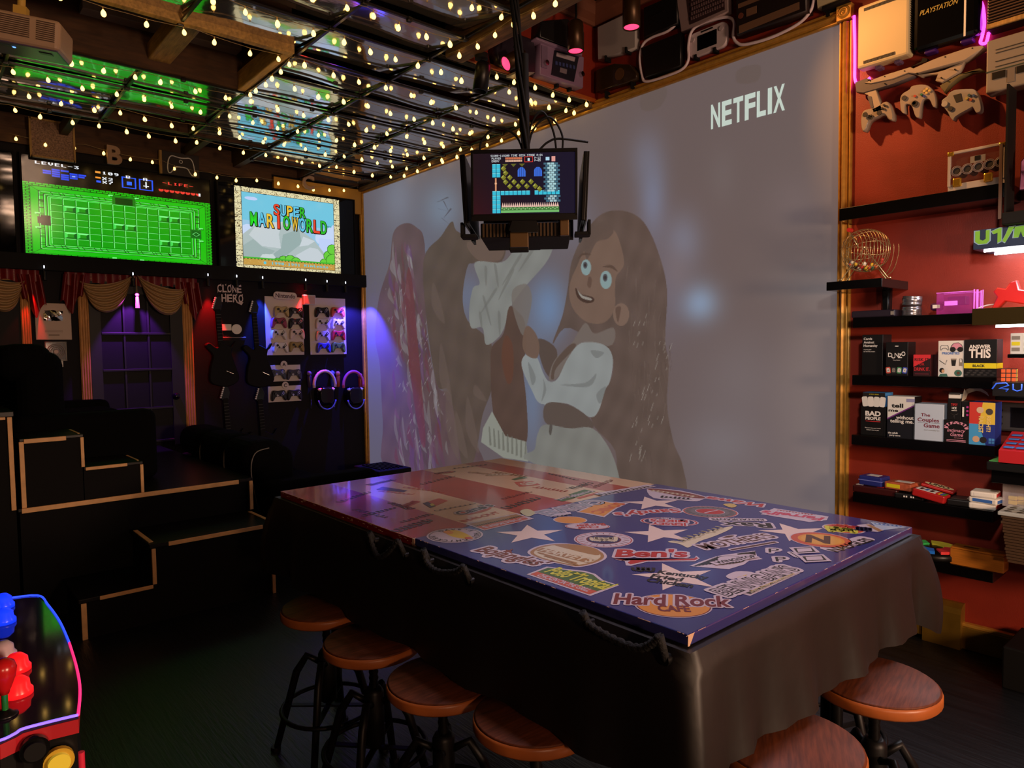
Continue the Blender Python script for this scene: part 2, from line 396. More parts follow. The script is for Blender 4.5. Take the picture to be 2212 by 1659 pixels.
# ================================================================== string lights
BULB = mat('warm_bulb_glow', (255, 190, 90), .3, em=(255, 200, 100), es=5.)
SOCK = mat('pale_bulb_socket', (190, 160, 100), .5)
WIREC = mat('clear_light_wire', (150, 130, 90), .5)
bb = MB(); bb.lathe([(.0005, -.052), (.008, -.050), (.0125, -.043), (.0135, -.036), (.011, -.027), (.006, -.019), (.003, -.014)], BULB, None, 12); bb.cyl((0, 0, -.016), (0, 0, 0), .0042, SOCK, n=8)
_p = bb.build('bulb'); BME = _p.data; bpy.data.objects.remove(_p)
def light_string(label, pts, sp, sag=.018, group='strings of warm bulbs under the ceiling'):
    pts = [V(p) for p in pts]; o = thing('string_light', label, 'string lights', Matrix(), group)
    path = []; bul = []; carry = sp*random.uniform(.2, .9)
    for a, b_ in zip(pts, pts[1:]):
        L = (b_-a).length; nseg = max(1, round(L/.64))
        for q in range(nseg):
            s0, s1 = a.lerp(b_, q/nseg), a.lerp(b_, (q+1)/nseg)
            for k in range(6):
                t = k/6; p = s0.lerp(s1, t); p.z -= sag*4*t*(1-t)*random.uniform(.85, 1.1); path.append(p)
    path.append(pts[-1])
    MB().tube(path, .0016, WIREC, 5).build('cable', o)
    d = carry
    for a, b_ in zip(path, path[1:]):
        L = (b_-a).length
        while d < L:
            p = a.lerp(b_, d/L); c = bpy.data.objects.new('bulb', BME); COL.objects.link(c); c.parent = o
            c.matrix_local = Matrix.Translation(p) @ RX(random.uniform(-.2, .2)) @ RY(random.uniform(-.2, .2)) @ Matrix.Scale(random.uniform(.82, 1.), 4); d += sp*random.uniform(.86, 1.14)
        d -= L
    return o
zs = ZC-.022
rows = [(2.76, .0, 2.44, 'string of warm bulbs on the mirror seam nearest the viewer'),
        (3.17, .0, 2.44, 'string of warm bulbs ending where the weathered beam meets the recess'),
        (3.53, .0, 3.70, 'string of warm bulbs on the seam just behind the red recess face'),
        (3.97, .0, 3.72, 'string of warm bulbs along the near edge of the large open joist bay'),
        (4.35, 1.84, 3.72, 'short string of warm bulbs that starts beside the pale stud of the open bay'),
        (4.77, .0, 3.72, 'string of warm bulbs along the far edge of the large open joist bay'),
        (5.16, .0, 3.72, 'string of warm bulbs on the seam between the large and the small joist bays'),
        (5.57, .0, 3.72, 'string of warm bulbs along the near edge of the small joist bay'),
        (5.96, .0, 3.72, 'string of warm bulbs on the last mirror seam before the TV wall')]
for y, x0, x1, lb in rows:
    light_string(lb, [(x0, y, zs), (x1, y, zs-.005)], .175)
light_string('string of warm bulbs tacked along the weathered beam', [(2.472, 2.2, ZC-.03), (2.472, 3.36, ZC-.03)], .15)
light_string('string of warm bulbs along the orange ledge under the red recess face', [(2.60, YR-.02, ZC-.016), (3.71, YR-.02, ZC-.018), (3.75, YR-.015, ZC-.02)], .16, .012)
light_string('string of warm bulbs along the pale stud beside the open joist bay', [(1.80, 4.0, ZC-.015), (1.80, 4.74, ZC-.015)], .13)
wp = [B(20, 288, .12), B(185, 312, .12), B(345, 345, .12), B(450, 372, .12), B(560, 383, .12), B(622, 386, .12), B(660, 396, .12), B(700, 402, .12), B(770, 402, .1)]
light_string('string of warm bulbs along the TV wall above the two big screens', wp, .19, .02)
light_string('string of warm bulbs on the batten where mirrors meet the screen wall', [(3.725, 3.45, zs), (3.725, 5.96, zs)], .21)
# ================================================================== projected picture on the screen wall
def inpoly(px, py, pts):
    ins = np.zeros(px.shape, bool); n = len(pts)
    for i in range(n):
        x0, y0 = pts[i]; x1, y1 = pts[(i+1) % n]
        if y0 == y1: continue
        c = ((y0 > py) != (y1 > py)) & (px < (x1-x0)*(py-y0)/(y1-y0)+x0); ins ^= c
    return ins
def closed_smooth(pts, n=5):
    P_ = [V((p[0], p[1], 0)) for p in pts]; N = len(P_); out = []
    for i in range(N):
        p0, p1, p2, p3 = P_[i-1], P_[i], P_[(i+1) % N], P_[(i+2) % N]
        for k in range(n):
            t = k/n; q = .5*((2*p1)+(p2-p0)*t+(2*p0-5*p1+4*p2-p3)*t*t+(3*p1-p0-3*p2+p3)*t**3); out.append((q.x, q.y))
    return out
SY0, SY1, SZ0, SZ1 = 6.735, 1.662, .2, EYE+1.695
NW, NH = 700, 420
gy = np.linspace(SY0, SY1, NW+1); gz = np.linspace(SZ1, SZ0, NH+1)
GY, GZ = np.meshgrid(gy, gz)
PTS = np.stack([np.full_like(GY, XA-.004), GY, GZ], -1)
rel = PTS-np.array([0, 0, EYE]); R3 = np.array([CR, CU, CF])
uvw = rel @ R3.T
PX = 1106+FPX*uvw[..., 0]/uvw[..., 2]; PY = 829.5-FPX*uvw[..., 1]/uvw[..., 2]
cx_, cy_ = (PX[:-1, :-1]+PX[1:, 1:])/2, (PY[:-1, :-1]+PY[1:, 1:])/2
dx_, dy_ = (PX[:-1, 1:]-PX[:-1, :-1]), (PY[1:, :-1]-PY[:-1, :-1])
img = np.zeros(cx_.shape+(3,), np.float32)
img[:] = (134, 118, 120)
def mixto(mask, c): img[:] = img*(1-mask[..., None])+np.array(c, np.float32)*mask[..., None]
def blob(x, y, a, b, c, k=1., p=1.):
    q = ((cx_-x)/a)**2+((cy_-y)/b)**2; mixto(np.exp(-q**p)*k, c)
mixto(np.clip((1250-cx_)/500, 0, 1)*.8, (134, 133, 152))
mixto(np.clip((cy_-650)/500, 0, 1)*np.clip((cx_-1380)/150, 0, 1)*.7, (150, 140, 150))
for a in [(860, 430, 40, 70, (170, 180, 205), .7), (955, 450, 45, 60, (160, 185, 215), .8), (900, 560, 50, 60, (140, 155, 190), .7), (1010, 640, 40, 60, (140, 158, 195), .7),
          (1185, 665, 45, 75, (142, 178, 228), .95), (1230, 480, 60, 80, (150, 156, 185), .6), (1410, 430, 30, 90, (160, 172, 208), .8), (1395, 340, 35, 60, (158, 165, 195), .5), (1475, 520, 40, 60, (165, 172, 200), .7),
          (1510, 655, 42, 42, (176, 204, 240), 1.), (1460, 590, 30, 50, (172, 150, 150), .5), (1715, 440, 60, 60, (158, 140, 146), .4), (1560, 380, 30, 60, (150, 138, 140), .4), (1600, 820, 80, 90, (156, 146, 152), .5), (1750, 620, 90, 50, (156, 148, 150), .5), (1560, 960, 80, 60, (165, 160, 170), .5), (1150, 850, 30, 160, (140, 165, 205), .8), (1420, 640, 70, 100, (150, 150, 180), .5)]: blob(*a)
z2 = lambda pts: [(780+.41*x, 380+.41*y) for x, y in pts]
def paint(pts, c, k=1., soft=True, zoomed=True, shade=0.):
    pts = z2(pts) if zoomed else pts
    if soft: pts = closed_smooth(pts)
    x0 = min(p[0] for p in pts)-3; x1 = max(p[0] for p in pts)+3; y0 = min(p[1] for p in pts)-3; y1 = max(p[1] for p in pts)+3
    w_ = (cx_ > x0) & (cx_ < x1) & (cy_ > y0) & (cy_ < y1)
    if not w_.any(): return
    X, Y, DX, DY = cx_[w_], cy_[w_], dx_[w_], dy_[w_]; m = np.zeros(X.shape, np.float32)
    for ox, oy in ((-.25, -.25), (.25, -.25), (-.25, .25), (.25, .25)): m += inpoly(X+ox*DX, Y+oy*DY, pts)
    m = m/4*k; cc = np.array(c, np.float32)[None]
    if shade:
        cc = cc*(1+shade*np.sin(X*.16+Y*.045+2*np.sin(Y*.021))[:, None]*.6+shade*np.sin(X*.05-Y*.08)[:, None]*.6)
    img[w_] = img[w_]*(1-m[:, None])+cc*m[:, None]
rs = random.Random(3)
# cloaked figure of long feathers
paint([(170, 300), (230, 250), (290, 270), (335, 360), (345, 800), (400, 1100), (470, 1150), (540, 1300), (600, 1400), (620, 1560), (150, 1560), (115, 1300), (100, 1010), (75, 850), (95, 640), (150, 460)], (124, 98, 104), .97, shade=.05)
for k in range(150):
    t = rs.random(); y = 330+1150*t; x = 200+rs.uniform(-1, 1)*(60+90*t)+t*130; L = rs.uniform(60, 210); w_ = rs.uniform(4, 11)
    c = rs.choice([(150, 96, 130), (132, 84, 110), (168, 160, 160), (110, 84, 84), (140, 72, 84), (120, 98, 96), (186, 180, 186), (126, 84, 140)])
    paint([(x, y), (x+w_, y+L*.4), (x+rs.uniform(8, 30), y+L), (x-w_, y+L*.5)], c, .55)
for k in range(90):
    t = rs.random(); y = 600+850*t; x = 240+rs.uniform(-1, 1)*130+t*120; L = rs.uniform(12, 40)
    paint([(x, y), (x+3, y), (x+L*.3+3, y-L*.7), (x+L*.3, y-L*.7)], (205, 200, 204), .7, False)
paint([(250, 480), (275, 600), (300, 900), (340, 1380), (310, 1380), (255, 1000), (235, 640)], (142, 70, 78), .7)
# dark gowned body, sleeve, vest
paint([(330, 440), (420, 320), (480, 240), (520, 300), (740, 335), (740, 450), (600, 460), (560, 480), (535, 640), (560, 760), (640, 830), (690, 900), (690, 1110), (640, 1260), (600, 1480), (540, 1560), (470, 1150), (400, 1100), (345, 760)], (114, 97, 88), .97, shade=.04)
paint([(560, 350), (740, 340), (735, 440), (620, 445)], (140, 116, 106), .8)
for x, y, a in ((430, 130, .5), (470, 170, -.6), (420, 220, .9), (455, 110, -1.1), (400, 170, 1.3)): paint([(x, y), (x+9, y+4), (x+70*math.sin(a), y+70*math.cos(a))], (104, 104, 120), .8, False)
for x, y, L in ((380, 560, 220), (420, 880, 330), (455, 1080, 420), (560, 1160, 300), (500, 1240, 250), (600, 1100, 90)):
    paint([(x, y), (x+40, y+L*.5), (x+60, y+L), (x-5, y+L*.6)], (136, 116, 108), .55)
paint([(600, 455), (740, 455), (800, 400), (860, 335), (1005, 340), (985, 440), (885, 560), (850, 600), (790, 690), (740, 830), (660, 890), (640, 800), (580, 800), (570, 700), (590, 590), (625, 565)], (172, 176, 172), .97, shade=.03)
for x, y, L, a in ((700, 470, 110, .2), (650, 480, 90, .1), (830, 420, 160, -.5), (790, 500, 150, -.4), (640, 640, 140, .3), (700, 600, 130, -.5), (720, 720, 110, .1), (620, 720, 80, .2), (900, 380, 130, -.5)):
    dx, dy = L*math.sin(a), L*math.cos(a); paint([(x, y), (x+14, y+6), (x+dx+3, y+dy), (x+dx-4, y+dy)], (140, 142, 138), .6)
paint([(780, 690), (830, 720), (862, 770), (872, 900), (852, 1000), (872, 1200), (872, 1400), (800, 1412), (720, 1330), (690, 1200), (682, 1000), (690, 900), (750, 830)], (108, 84, 76), .97, shade=.03)
paint([(760, 840), (800, 900), (800, 1060), (770, 1090), (740, 960)], (128, 78, 62), .7)
paint([(800, 600), (870, 570), (900, 640), (880, 760), (850, 840), (800, 700)], (150, 142, 136), .8)
paint([(690, 1240), (760, 1370), (870, 1400), (880, 1505), (750, 1485), (632, 1402), (642, 1330)], (186, 190, 178), .97, False)
for k in range(9): x = 672+k*24; paint([(x, 1320+k*10), (x+7, 1322+k*10), (x+16-k, 1420+k*9), (x+4-k, 1420+k*9)], (132, 134, 124), .7, False)
# long-haired figure
HAIR = (116, 98, 92)
paint([(1270, 200), (1390, 185), (1490, 245), (1565, 400), (1612, 600), (1602, 860), (1622, 1000), (1612, 1200), (1645, 1400), (1695, 1530), (1690, 1700), (1370, 1690), (1340, 1450), (1210, 1270), (1330, 1000), (1100, 800), (1010, 885), (1060, 740), (1088, 600), (1110, 450), (1180, 300)], HAIR, .97, shade=.05)
for k in range(70):
    x = rs.uniform(1400, 1640); y = rs.uniform(450, 1500); L = rs.uniform(60, 200); paint([(x, y), (x+4, y), (x+rs.uniform(-20, 30), y+L)], rs.choice([(140, 122, 112), (98, 82, 78), (150, 132, 124)]), .5, False)
for k in range(46):
    x, y = rs.choice([(1580, 1000), (1540, 1250), (1440, 1400), (1520, 1150), (1460, 800)]); x += rs.uniform(-45, 45); y += rs.uniform(-110, 110); L = rs.uniform(14, 46)
    paint([(x, y), (x+4, y), (x+L*.35+3, y-L), (x+L*.35, y-L)], (196, 188, 176), .7, False)
paint([(930, 860), (1030, 915), (1010, 1060), (960, 1010)], (106, 90, 84), .95)
paint([(1200, 380), (1250, 318), (1330, 285), (1372, 380), (1384, 470), (1345, 530), (1338, 600), (1335, 700), (1285, 770), (1195, 772), (1125, 712), (1098, 640), (1102, 560), (1140, 470), (1172, 400)], (150, 122, 108), .98, shade=.015)
paint([(1330, 285), (1300, 330), (1240, 350), (1190, 440), (1180, 330), (1270, 240)], HAIR, .9)
for x, y, a, b in ((1185, 482, 27, 42), (1290, 548, 31, 48)):
    paint(ell(a, b, 20, x, y), (172, 206, 208), 1., False); paint(ell(a*.42, b*.42, 16, x-4, y-12), (92, 100, 112), 1., False); paint(ell(a*.22, b*.22, 12, x-4, y-12), (48, 48, 56), 1., False)
for pts in ([(1140, 440), (1170, 405), (1215, 415), (1170, 418)], [(1270, 480), (1320, 470), (1352, 505), (1315, 485)]): paint(pts, (98, 78, 70), .8)
paint([(1200, 530), (1216, 545), (1208, 590), (1192, 575)], (116, 90, 80), .8)
paint([(1130, 590), (1160, 622), (1222, 640), (1222, 664), (1180, 668), (1140, 640)], (78, 58, 54), 1.); paint([(1138, 598), (1165, 628), (1215, 646), (1205, 656), (1160, 640)], (196, 190, 180), 1.)
paint(ell(43, 60, 22, 1370, 730), (156, 128, 114), 1., False); paint([(1340, 700), (1368, 690), (1362, 740), (1352, 770)], (110, 86, 78), .8)
paint([(1180, 775), (1230, 830), (1330, 800), (1322, 890), (1200, 900), (1100, 1000), (1015, 1075), (990, 1062), (1020, 970), (1110, 880)], (146, 134, 128), .97)
paint([(1160, 880), (1280, 890), (1326, 960), (1312, 1080), (1285, 1130), (1250, 1240), (1200, 1270), (1085, 1200), (950, 1202), (900, 1130), (845, 1000), (870, 940), (925, 955), (960, 1040), (990, 1082), (1035, 1068), (1090, 960)], (186, 194, 194), .97, shade=.02)
for pts in ([(1050, 1100), (1180, 1090), (1240, 1040), (1200, 1110)], [(960, 1070), (975, 1130), (950, 1190), (962, 1120)], [(1240, 1150), (1290, 1110), (1260, 1200)], [(880, 980), (920, 1060), (900, 1100)], [(1210, 920), (1280, 930), (1240, 960)]): paint(pts, (146, 152, 152), .7)
paint([(1100, 890), (1130, 900), (1030, 1010), (1015, 1070), (1000, 1060), (1020, 980)], (110, 92, 84), .9)
paint([(872, 790), (920, 830), (940, 900), (925, 960), (870, 942), (850, 880)], (142, 114, 100), .97)
paint([(975, 1200), (1100, 1208), (1205, 1280), (1205, 1335), (985, 1312)], (112, 98, 92), .95)
paint([(970, 1310), (1100, 1330), (1220, 1330), (1310, 1440), (1360, 1590), (1350, 1680), (880, 1500), (915, 1440), (930, 1360)], (162, 164, 158), .97, shade=.03)
paint([(995, 1310), (1008, 1320), (1000, 1365), (990, 1350)], (100, 96, 92), .9)
# worn patches of the painted wall near the top edge
paint([(1392, 190), (1440, 190), (1425, 232), (1385, 236)], (120, 106, 100), .45, True, False); paint([(1595, 150), (1640, 140), (1640, 170), (1620, 180), (1592, 178)], (120, 104, 98), .45, True, False)
SCRM = picmat('projected_picture', .43, .8, .15)
scr = thing('projection_screen', 'wall-sized projected film picture of a feathered figure and a long-haired figure, inside gold moulding', 'projection screen', Matrix())
facemesh('picture', PTS, npl(img), SCRM, scr)
p0, p1 = A(1536, 274), A(1699, 231); h0 = A(1537, 226).z-p0.z
b = MB(); LET = mat('projected_white', (200, 205, 200), .8, em=(196, 222, 214), es=.72)
M = FA((XA-.006, p0.y, p0.z)); wd = p0.y-p1.y
cur = 0; tot = sum({'I': .5, 'L': .85}.get(c, 1) for c in 'NETFLIX')
for c in 'NETFLIX':
    a = {'I': .5, 'L': .85}.get(c, 1)*wd/tot; b.text(c, cur+a*.46, -.012+(p1.z-p0.z)*cur/wd, h0+.012, LET, .0, a*.76 if c != 'I' else a*.42, 'c', M, .03); cur += a
b.build('projected_lettering', scr)
# ================================================================== TV wall
DT = .07
def tv(label, x0, x1, z0, z1):
    o = thing('wall_tv', label, 'TV', FB(((x0+x1)/2, YB-DT, z0)))
    w_, h_ = x1-x0, z1-z0; b = MB()
    b.box((0, h_/2, -.03), (w_+.03, h_+.034, .05), BLK, .006); b.build('housing', o)
    b = MB(); t = .014
    for c, s_ in (((0, -t/2, .004), (w_+2*t, t, .012)), ((0, h_+t/2, .004), (w_+2*t, t, .012)), ((-w_/2-t/2, h_/2, .004), (t, h_, .012)), ((w_/2+t/2, h_/2, .004), (t, h_, .012))): b.box(c, s_, BLM, .002)
    b.build('bezel', o); return o
TVG = mat('dark_tv_glass', (8, 8, 9), .06, spec=.3)
def flat(w_, h_, nx, ny, z=.001):
    X, Y = np.meshgrid(np.linspace(-w_/2, w_/2, nx+1), np.linspace(h_, 0, ny+1)); return np.stack([X, Y, np.full_like(X, z)], -1)
p = B(47.7, 390.5, DT); q = B(459, 578, DT); x0, x1, z0 = p.x, q.x, q.z; k = (p.z-q.z)/176
ztop = z0+k*240
# --- green tiled dungeon game
im = np.zeros((240, 256, 3), np.uint8)
G0, G1, G2, BKc = (18, 170, 20), (120, 250, 130), (8, 96, 22), (2, 20, 4)
im[64:] = (24, 190, 16)
yy, xx = np.mgrid[0:176, 0:256]
rm = im[64:]
edge = np.minimum(np.minimum(xx, 255-xx), np.minimum(yy, 175-yy))
br = (edge < 8) & ((yy % 4 == 3) | ((xx+(yy//4 % 2)*4) % 8 == 7)); rm[br] = BKc
rm[(edge == 8)] = (14, 120, 14)
for e in (18, 24, 28): rm[edge == e] = BKc; rm[edge == e+1] = G1
for k2 in range(0, 14):
    t = k2
    for e in range(9, 31): pass
dg = (np.abs(np.minimum(xx, 255-xx)-np.minimum(yy, 175-yy)) < 1) & (edge > 8) & (edge < 30); rm[dg] = BKc
rng = random.Random(5)
for k2 in range(22):
    x = rng.randrange(30, 226)
    for yb in (19, 147): 
        for d in range(7): rm[yb+d-1, min(255, x+d//2)] = BKc
    y = rng.randrange(26, 150)
    for xb in (19, 231):
        for d in range(6): rm[y, xb+d] = BKc
fl = (xx >= 32) & (xx < 224) & (yy >= 32) & (yy < 144); rm[fl] = (22, 160, 16)
rm[fl & (((xx-32) % 16 == 0) | ((yy-32) % 16 == 0))] = G1
rm[fl & (((xx-32) % 16 == 15) | ((yy-32) % 16 == 15))] = (14, 110, 14)
for tx, ty in ((1, 1), (2, 1), (1, 5), (2, 5), (5, 3), (6, 3), (9, 1), (10, 1), (9, 5), (10, 5)):
    X, Y = 32+tx*16, 32+ty*16; u, v = np.meshgrid(np.arange(16), np.arange(16))
    t = rm[Y:Y+16, X:X+16]; t[(v <= u) & (v <= 15-u)] = G1; t[(u < v) & (u < 15-v)] = (70, 220, 84); t[(u >= v) & (u > 15-v)] = G2; t[(v > u) & (v >= 15-u)] = (12, 120, 18); t[4:12, 4:12] = (28, 150, 20)
rm[76:100, 20:32] = BKc; rm[80:96, 16:20] = BKc
rm[76:100, 224:240] = (20, 110, 26); rm[80:96, 226:238] = G2
for d in range(6): rm[88-d, 226+d] = G1; rm[88+d, 226+d] = G1; rm[88-d, 237-d] = G1; rm[88+d, 237-d] = G1
rm[10:32, 112:144] = (20, 120, 20); rm[14:30, 116:140] = (10, 60, 12)
for x, y in ((110, 8), (146, 8), (16, 70), (16, 104), (240, 70), (240, 104), (112, 166), (150, 167)): rm[y:y+4, x-3:x+3] = G1; rm[y+3:y+5, x-1:x+4] = G2
Wc = (236, 240, 246)
px_text(im, 'LEVEL-3', 16, 12, Wc)
for x, y, w_ in ((36, 26, 10), (47, 26, 10), (25, 31, 10), (36, 31, 10), (58, 31, 10), (69, 31, 10), (25, 36, 10), (36, 36, 10), (47, 36, 10), (58, 36, 10), (69, 36, 8), (47, 41, 10), (58, 41, 10), (47, 46, 10), (36, 41, 10)): im[y:y+4, x:x+w_] = (30, 70, 230)
im[37:40, 61:65] = (150, 180, 255)
px_text(im, '109', 100, 16, Wc); px_text(im, 'X2', 100, 30, Wc); px_text(im, 'X7', 100, 39, Wc)
im[17:22, 91:98] = (230, 150, 60); im[31:35, 91:98] = (240, 150, 50); im[40:45, 92:98] = (50, 90, 240)
for x, ch in ((126, 'B'), (150, 'A')):
    im[22:50, x:x+20] = (40, 90, 250); im[24:48, x+2:x+18] = (2, 4, 10); px_text(im, ch, x+6, 18, Wc)
im[33:42, 133:140] = (50, 110, 250); im[28:44, 159:161] = Wc; im[38:40, 156:164] = Wc
px_text(im, '-LIFE-', 184, 20, (236, 60, 50), 1, True)
for k2 in range(8):
    X = 178+k2*8; im[41:45, X:X+7] = (232, 60, 48); im[45:47, X+1:X+6] = (232, 60, 48); im[47, X+3] = (232, 60, 48); im[41, X+3] = 0
im[40:48, 238:241] = (230, 230, 230)
TVM = picmat('tv_picture', 1.0, .14, .008)
t1 = tv('big wall TV showing a green tiled dungeon game under a black score bar', x0, x1, z0, ztop)
facemesh('screen', flat(x1-x0, ztop-z0, 256, 240), npl(im), TVM, t1)
# --- title screen with log border
p = B(505, 400, DT); q = B(736.2, 594, DT); wx, hz = q.x-p.x, p.z-q.z; cxm = (p.x+q.x)/2
im = np.zeros((224, 256, 3), np.uint8); im[:] = (112, 196, 222)
yy, xx = np.mgrid[0:224, 0:256]
def ip(pts, c): im[inpoly(xx+.5, yy+.5, pts)] = c
im[90:, :] = (150, 196, 226)
for (x, y, r) in ((236, 110, 26), (210, 120, 20), (30, 120, 20), (250, 90, 18)): im[((xx-x)**2+(yy-y)**2) < r*r] = (196, 214, 244)
im[120:, 200:] = (190, 208, 246)
ip([(16, 190), (16, 130), (50, 96), (110, 84), (150, 100), (188, 128), (222, 176), (230, 200), (16, 200)], (172, 188, 188))
ip([(50, 96), (110, 84), (100, 120), (104, 160), (60, 158), (30, 130)], (196, 206, 210)); ip([(104, 160), (110, 120), (150, 100), (156, 140), (120, 176), (92, 190), (86, 176)], (150, 172, 170))
ip([(160, 120), (190, 130), (172, 144), (150, 150)], (200, 210, 216)); ip([(140, 176), (176, 150), (196, 152), (216, 178), (200, 196), (150, 196)], (196, 206, 212)); ip([(16, 160), (40, 140), (60, 160), (90, 168), (70, 190), (16, 190)], (156, 176, 174)); ip([(60, 180), (84, 178), (96, 194), (50, 196)], (200, 212, 212))
for x, y, r in ((110, 192, 13), (126, 190, 14), (140, 193, 12), (95, 196, 10), (214, 192, 14), (226, 170, 16), (236, 150, 16), (238, 184, 22)): im[((xx-x)**2+(yy-y)**2) < r*r] = (40, 110, 30); im[((xx-x)**2+(yy-y)**2) < (r-1.6)**2] = (104, 206, 60)
im[192:, :] = (196, 152, 70); im[190:194] = (70, 180, 50); im[194:196][:, (np.arange(256) // 4 % 2) == 0] = (30, 90, 30)
for k2 in range(150): im[rng.randrange(198, 212), rng.randrange(16, 240)] = (226, 196, 120)
px_text(im, '@', 62, 200, (90, 200, 220)); px_text(im, '1990,1991', 80, 200, (90, 200, 220)); px_text(im, 'Nintendo', 160, 200, (90, 200, 220))
im[24:34, 22:52][(((xx-37)/15.)**2+((yy-29)/5.)**2 < 1)[24:34, 22:52]] = (190, 208, 246)
bd = (xx < 16) | (xx >= 240) | (yy < 14) | (yy >= 212)
im[bd] = (226, 216, 170)
sp = np.random.RandomState(4).rand(112, 128).repeat(2, 0).repeat(2, 1)
im[bd & (sp > .86)] = (150, 132, 92); im[bd & (sp < .06)] = (40, 32, 30)
sd = ((xx < 16) | (xx >= 240)) & (yy >= 14) & (yy < 212) & (yy % 16 == 13); im[sd] = (40, 32, 30)
tb = ((yy < 14) | (yy >= 212)) & ((xx+40*(yy > 100)) % 86 == 34); im[tb] = (40, 32, 30)
im[(xx == 15) | (xx == 240) | (yy == 13) | (yy == 212)] = (40, 32, 30)
ow = (hz*1.792)
t2 = tv('wall TV beside the gold screen frame showing a wooden-bordered game title with coloured letters', cxm-ow/2+.01, cxm+ow/2+.01, q.z-.012, p.z+.012)
hf = p.z-q.z+.024; B2 = MB(); B2.poly([(-ow/2, 0), (ow/2, 0), (ow/2, hf), (-ow/2, hf)], 0, TVG); B2.build('glass', t2)
o = facemesh('screen', flat(wx, hz, 256, 224, .002), npl(im), TVM, t2); o.location = (-.01, .012, 0)
KEY = mat('title_outline_black', (10, 10, 12), .5)
TC = {c: mat('title_'+n_, c, .5, em=c, es=.8) for n_, c in (('red', (226, 70, 42)), ('blue', (90, 200, 240)), ('yellow', (232, 196, 60)), ('green', (40, 190, 40)))}
Rd, Bl, Ye, Gn = list(TC)
S_ = wx/256
b = MB()
def tl(word, cols, x0_, x1_, ya, yb_, hh):
    n_ = len(word); adv = (x1_-x0_)/n_
    for i, (ch, c) in enumerate(zip(word, cols)):
        x_ = (x0_+adv*(i+.5)-128)*S_-.01; y_ = hz-(ya+(yb_-ya)*(i+.5)/n_)*S_*hz/(224*S_)+.012
        aw = adv*S_*(.98 if ch != 'I' else .26)
        b.text(ch, x_+.003, y_-.003, hh*S_, KEY, .003, aw*.80, off=.02, ol=.0065); b.text(ch, x_, y_, hh*S_, TC[c], .0045, aw*.80, off=.02)
tl('SUPER', (Rd, Bl, Ye, Bl, Gn), 88, 168, 66, 66, 25)
tl('MARIO', (Gn, Bl, Ye, Rd, Gn), 32, 129, 103, 104, 32); tl('WORLD', (Ye, Bl, Gn, Rd, Gn), 131, 222, 104, 106, 32)
b.text('TM', (224-128)*S_, hz*.63, .018, KEY, .004, .04); b.build('title_lettering', t2)
t0 = tv('dark switched-off wall TV at the left edge of the photo', -.80, x0-.06, z0, ztop)
b = MB(); w0 = x0-.06+.80; b.poly([(-w0/2, 0), (w0/2, 0), (w0/2, ztop-z0), (-w0/2, ztop-z0)], .001, TVG); b.build('screen', t0)
# --- ledge under the TVs and its little spotlights
zl = B(440, 596).z
one(MB().box((0, 0, 0), (4.5, .05, .13), BLM, .004), 'wall_ledge', 'long black ledge under the wall TVs that carries the small spotlights', 'ledge', Matrix.Translation((1.55, YB-.066, zl+.03)))
LEDW = mat('spot_white_glint', (240, 240, 250), .3, em=(235, 240, 255), es=2.5)
SPOTS = []
spx = [(95, 577, 'red', 'above the red curtain tail'), (287, 592, 'violet', 'above the curtain tassel'), (449, 594, 'red', 'left of the spiky lettering'), (511, 597, None, 'above the spiky lettering'), (567, 600, 'blue', 'between the lettering and the left white board'), (660, 605, 'red', 'between the two white gamepad boards'), (706, 608, None, 'above the right white gamepad board'), (746, 611, 'blue', 'nearest the gold screen frame')]
for px_, py_, c, lb in spx:
    p = B(px_, py_, .10); o = thing('track_spotlight', 'small black spotlight under the TV ledge, '+lb, 'spotlight', FB((p.x, p.y, p.z-.02)), 'spotlights under the TV ledge')
    b = MB(); b.cyl((0, -.085, 0), (0, -.015, -.008), .017, BLK, n=14); b.build('can', o)
    b = MB(); b.box((0, .02, -.03), (.012, .06, .05), BLM).box((0, .022, .004), (.007, .022, .006), LEDW); b.build('bracket', o)
    SPOTS.append((V((p.x, p.y, p.z-.125)), c, px_))
# --- door casings and doors
def casing(x0_, x1_, z0_, z1_, d=.03):
    b = MB(); w_ = x1_-x0_; b.box(((x0_+x1_)/2, YB-d/2, (z0_+z1_)/2), (w_, d, z1_-z0_), GOLDC, .003)
    for k_ in (-.36, -.12, .12, .36): b.cyl(((x0_+x1_)/2+k_*w_, YB-d, z0_), ((x0_+x1_)/2+k_*w_, YB-d, z1_), w_*.085, GOLDC, n=8)
    return b
GOLDC = mat('old_gold_casing', (176, 124, 62), .5, .25, noise=.12, nscale=15)
ztd = EYE+.60
xa0, xa1 = B(167, 660).x, B(190, 660).x; xb0, xb1 = B(392, 700).x, B(414, 700).x; xc0, xc1 = B(44, 690).x, B(66, 690).x
for (u0, u1), nm in (((xa0, xa1), 'trim_8'), ((xb0, xb1), 'trim_9'), ((xc0, xc1), 'trim_10')): st(casing(u0, u1, .1, ztd), nm)
hcas = lambda u0, u1: (lambda b: [b.box(((u0+u1)/2, YB-.012, ztd+.04), (u1-u0, .024, .085), GOLDC, .003)]+[b.cyl((u0, YB-.026, ztd+.04+k_), (u1, YB-.026, ztd+.04+k_), .008, GOLDC, n=8) for k_ in (-.028, 0, .028)] and b)(MB())
b = MB()
for u0, u1, nm in ((xa0, xb1, 'trim_11'), (-.4, xc1, 'trim_12')):
    b = MB(); b.box(((u0+u1)/2, YB-.012, ztd+.04), (u1-u0, .024, .085), GOLDC, .003)
    for k_ in (-.028, 0, .028): b.cyl((u0, YB-.026, ztd+.04+k_), (u1, YB-.026, ztd+.04+k_), .008, GOLDC, n=8)
    st(b, nm)
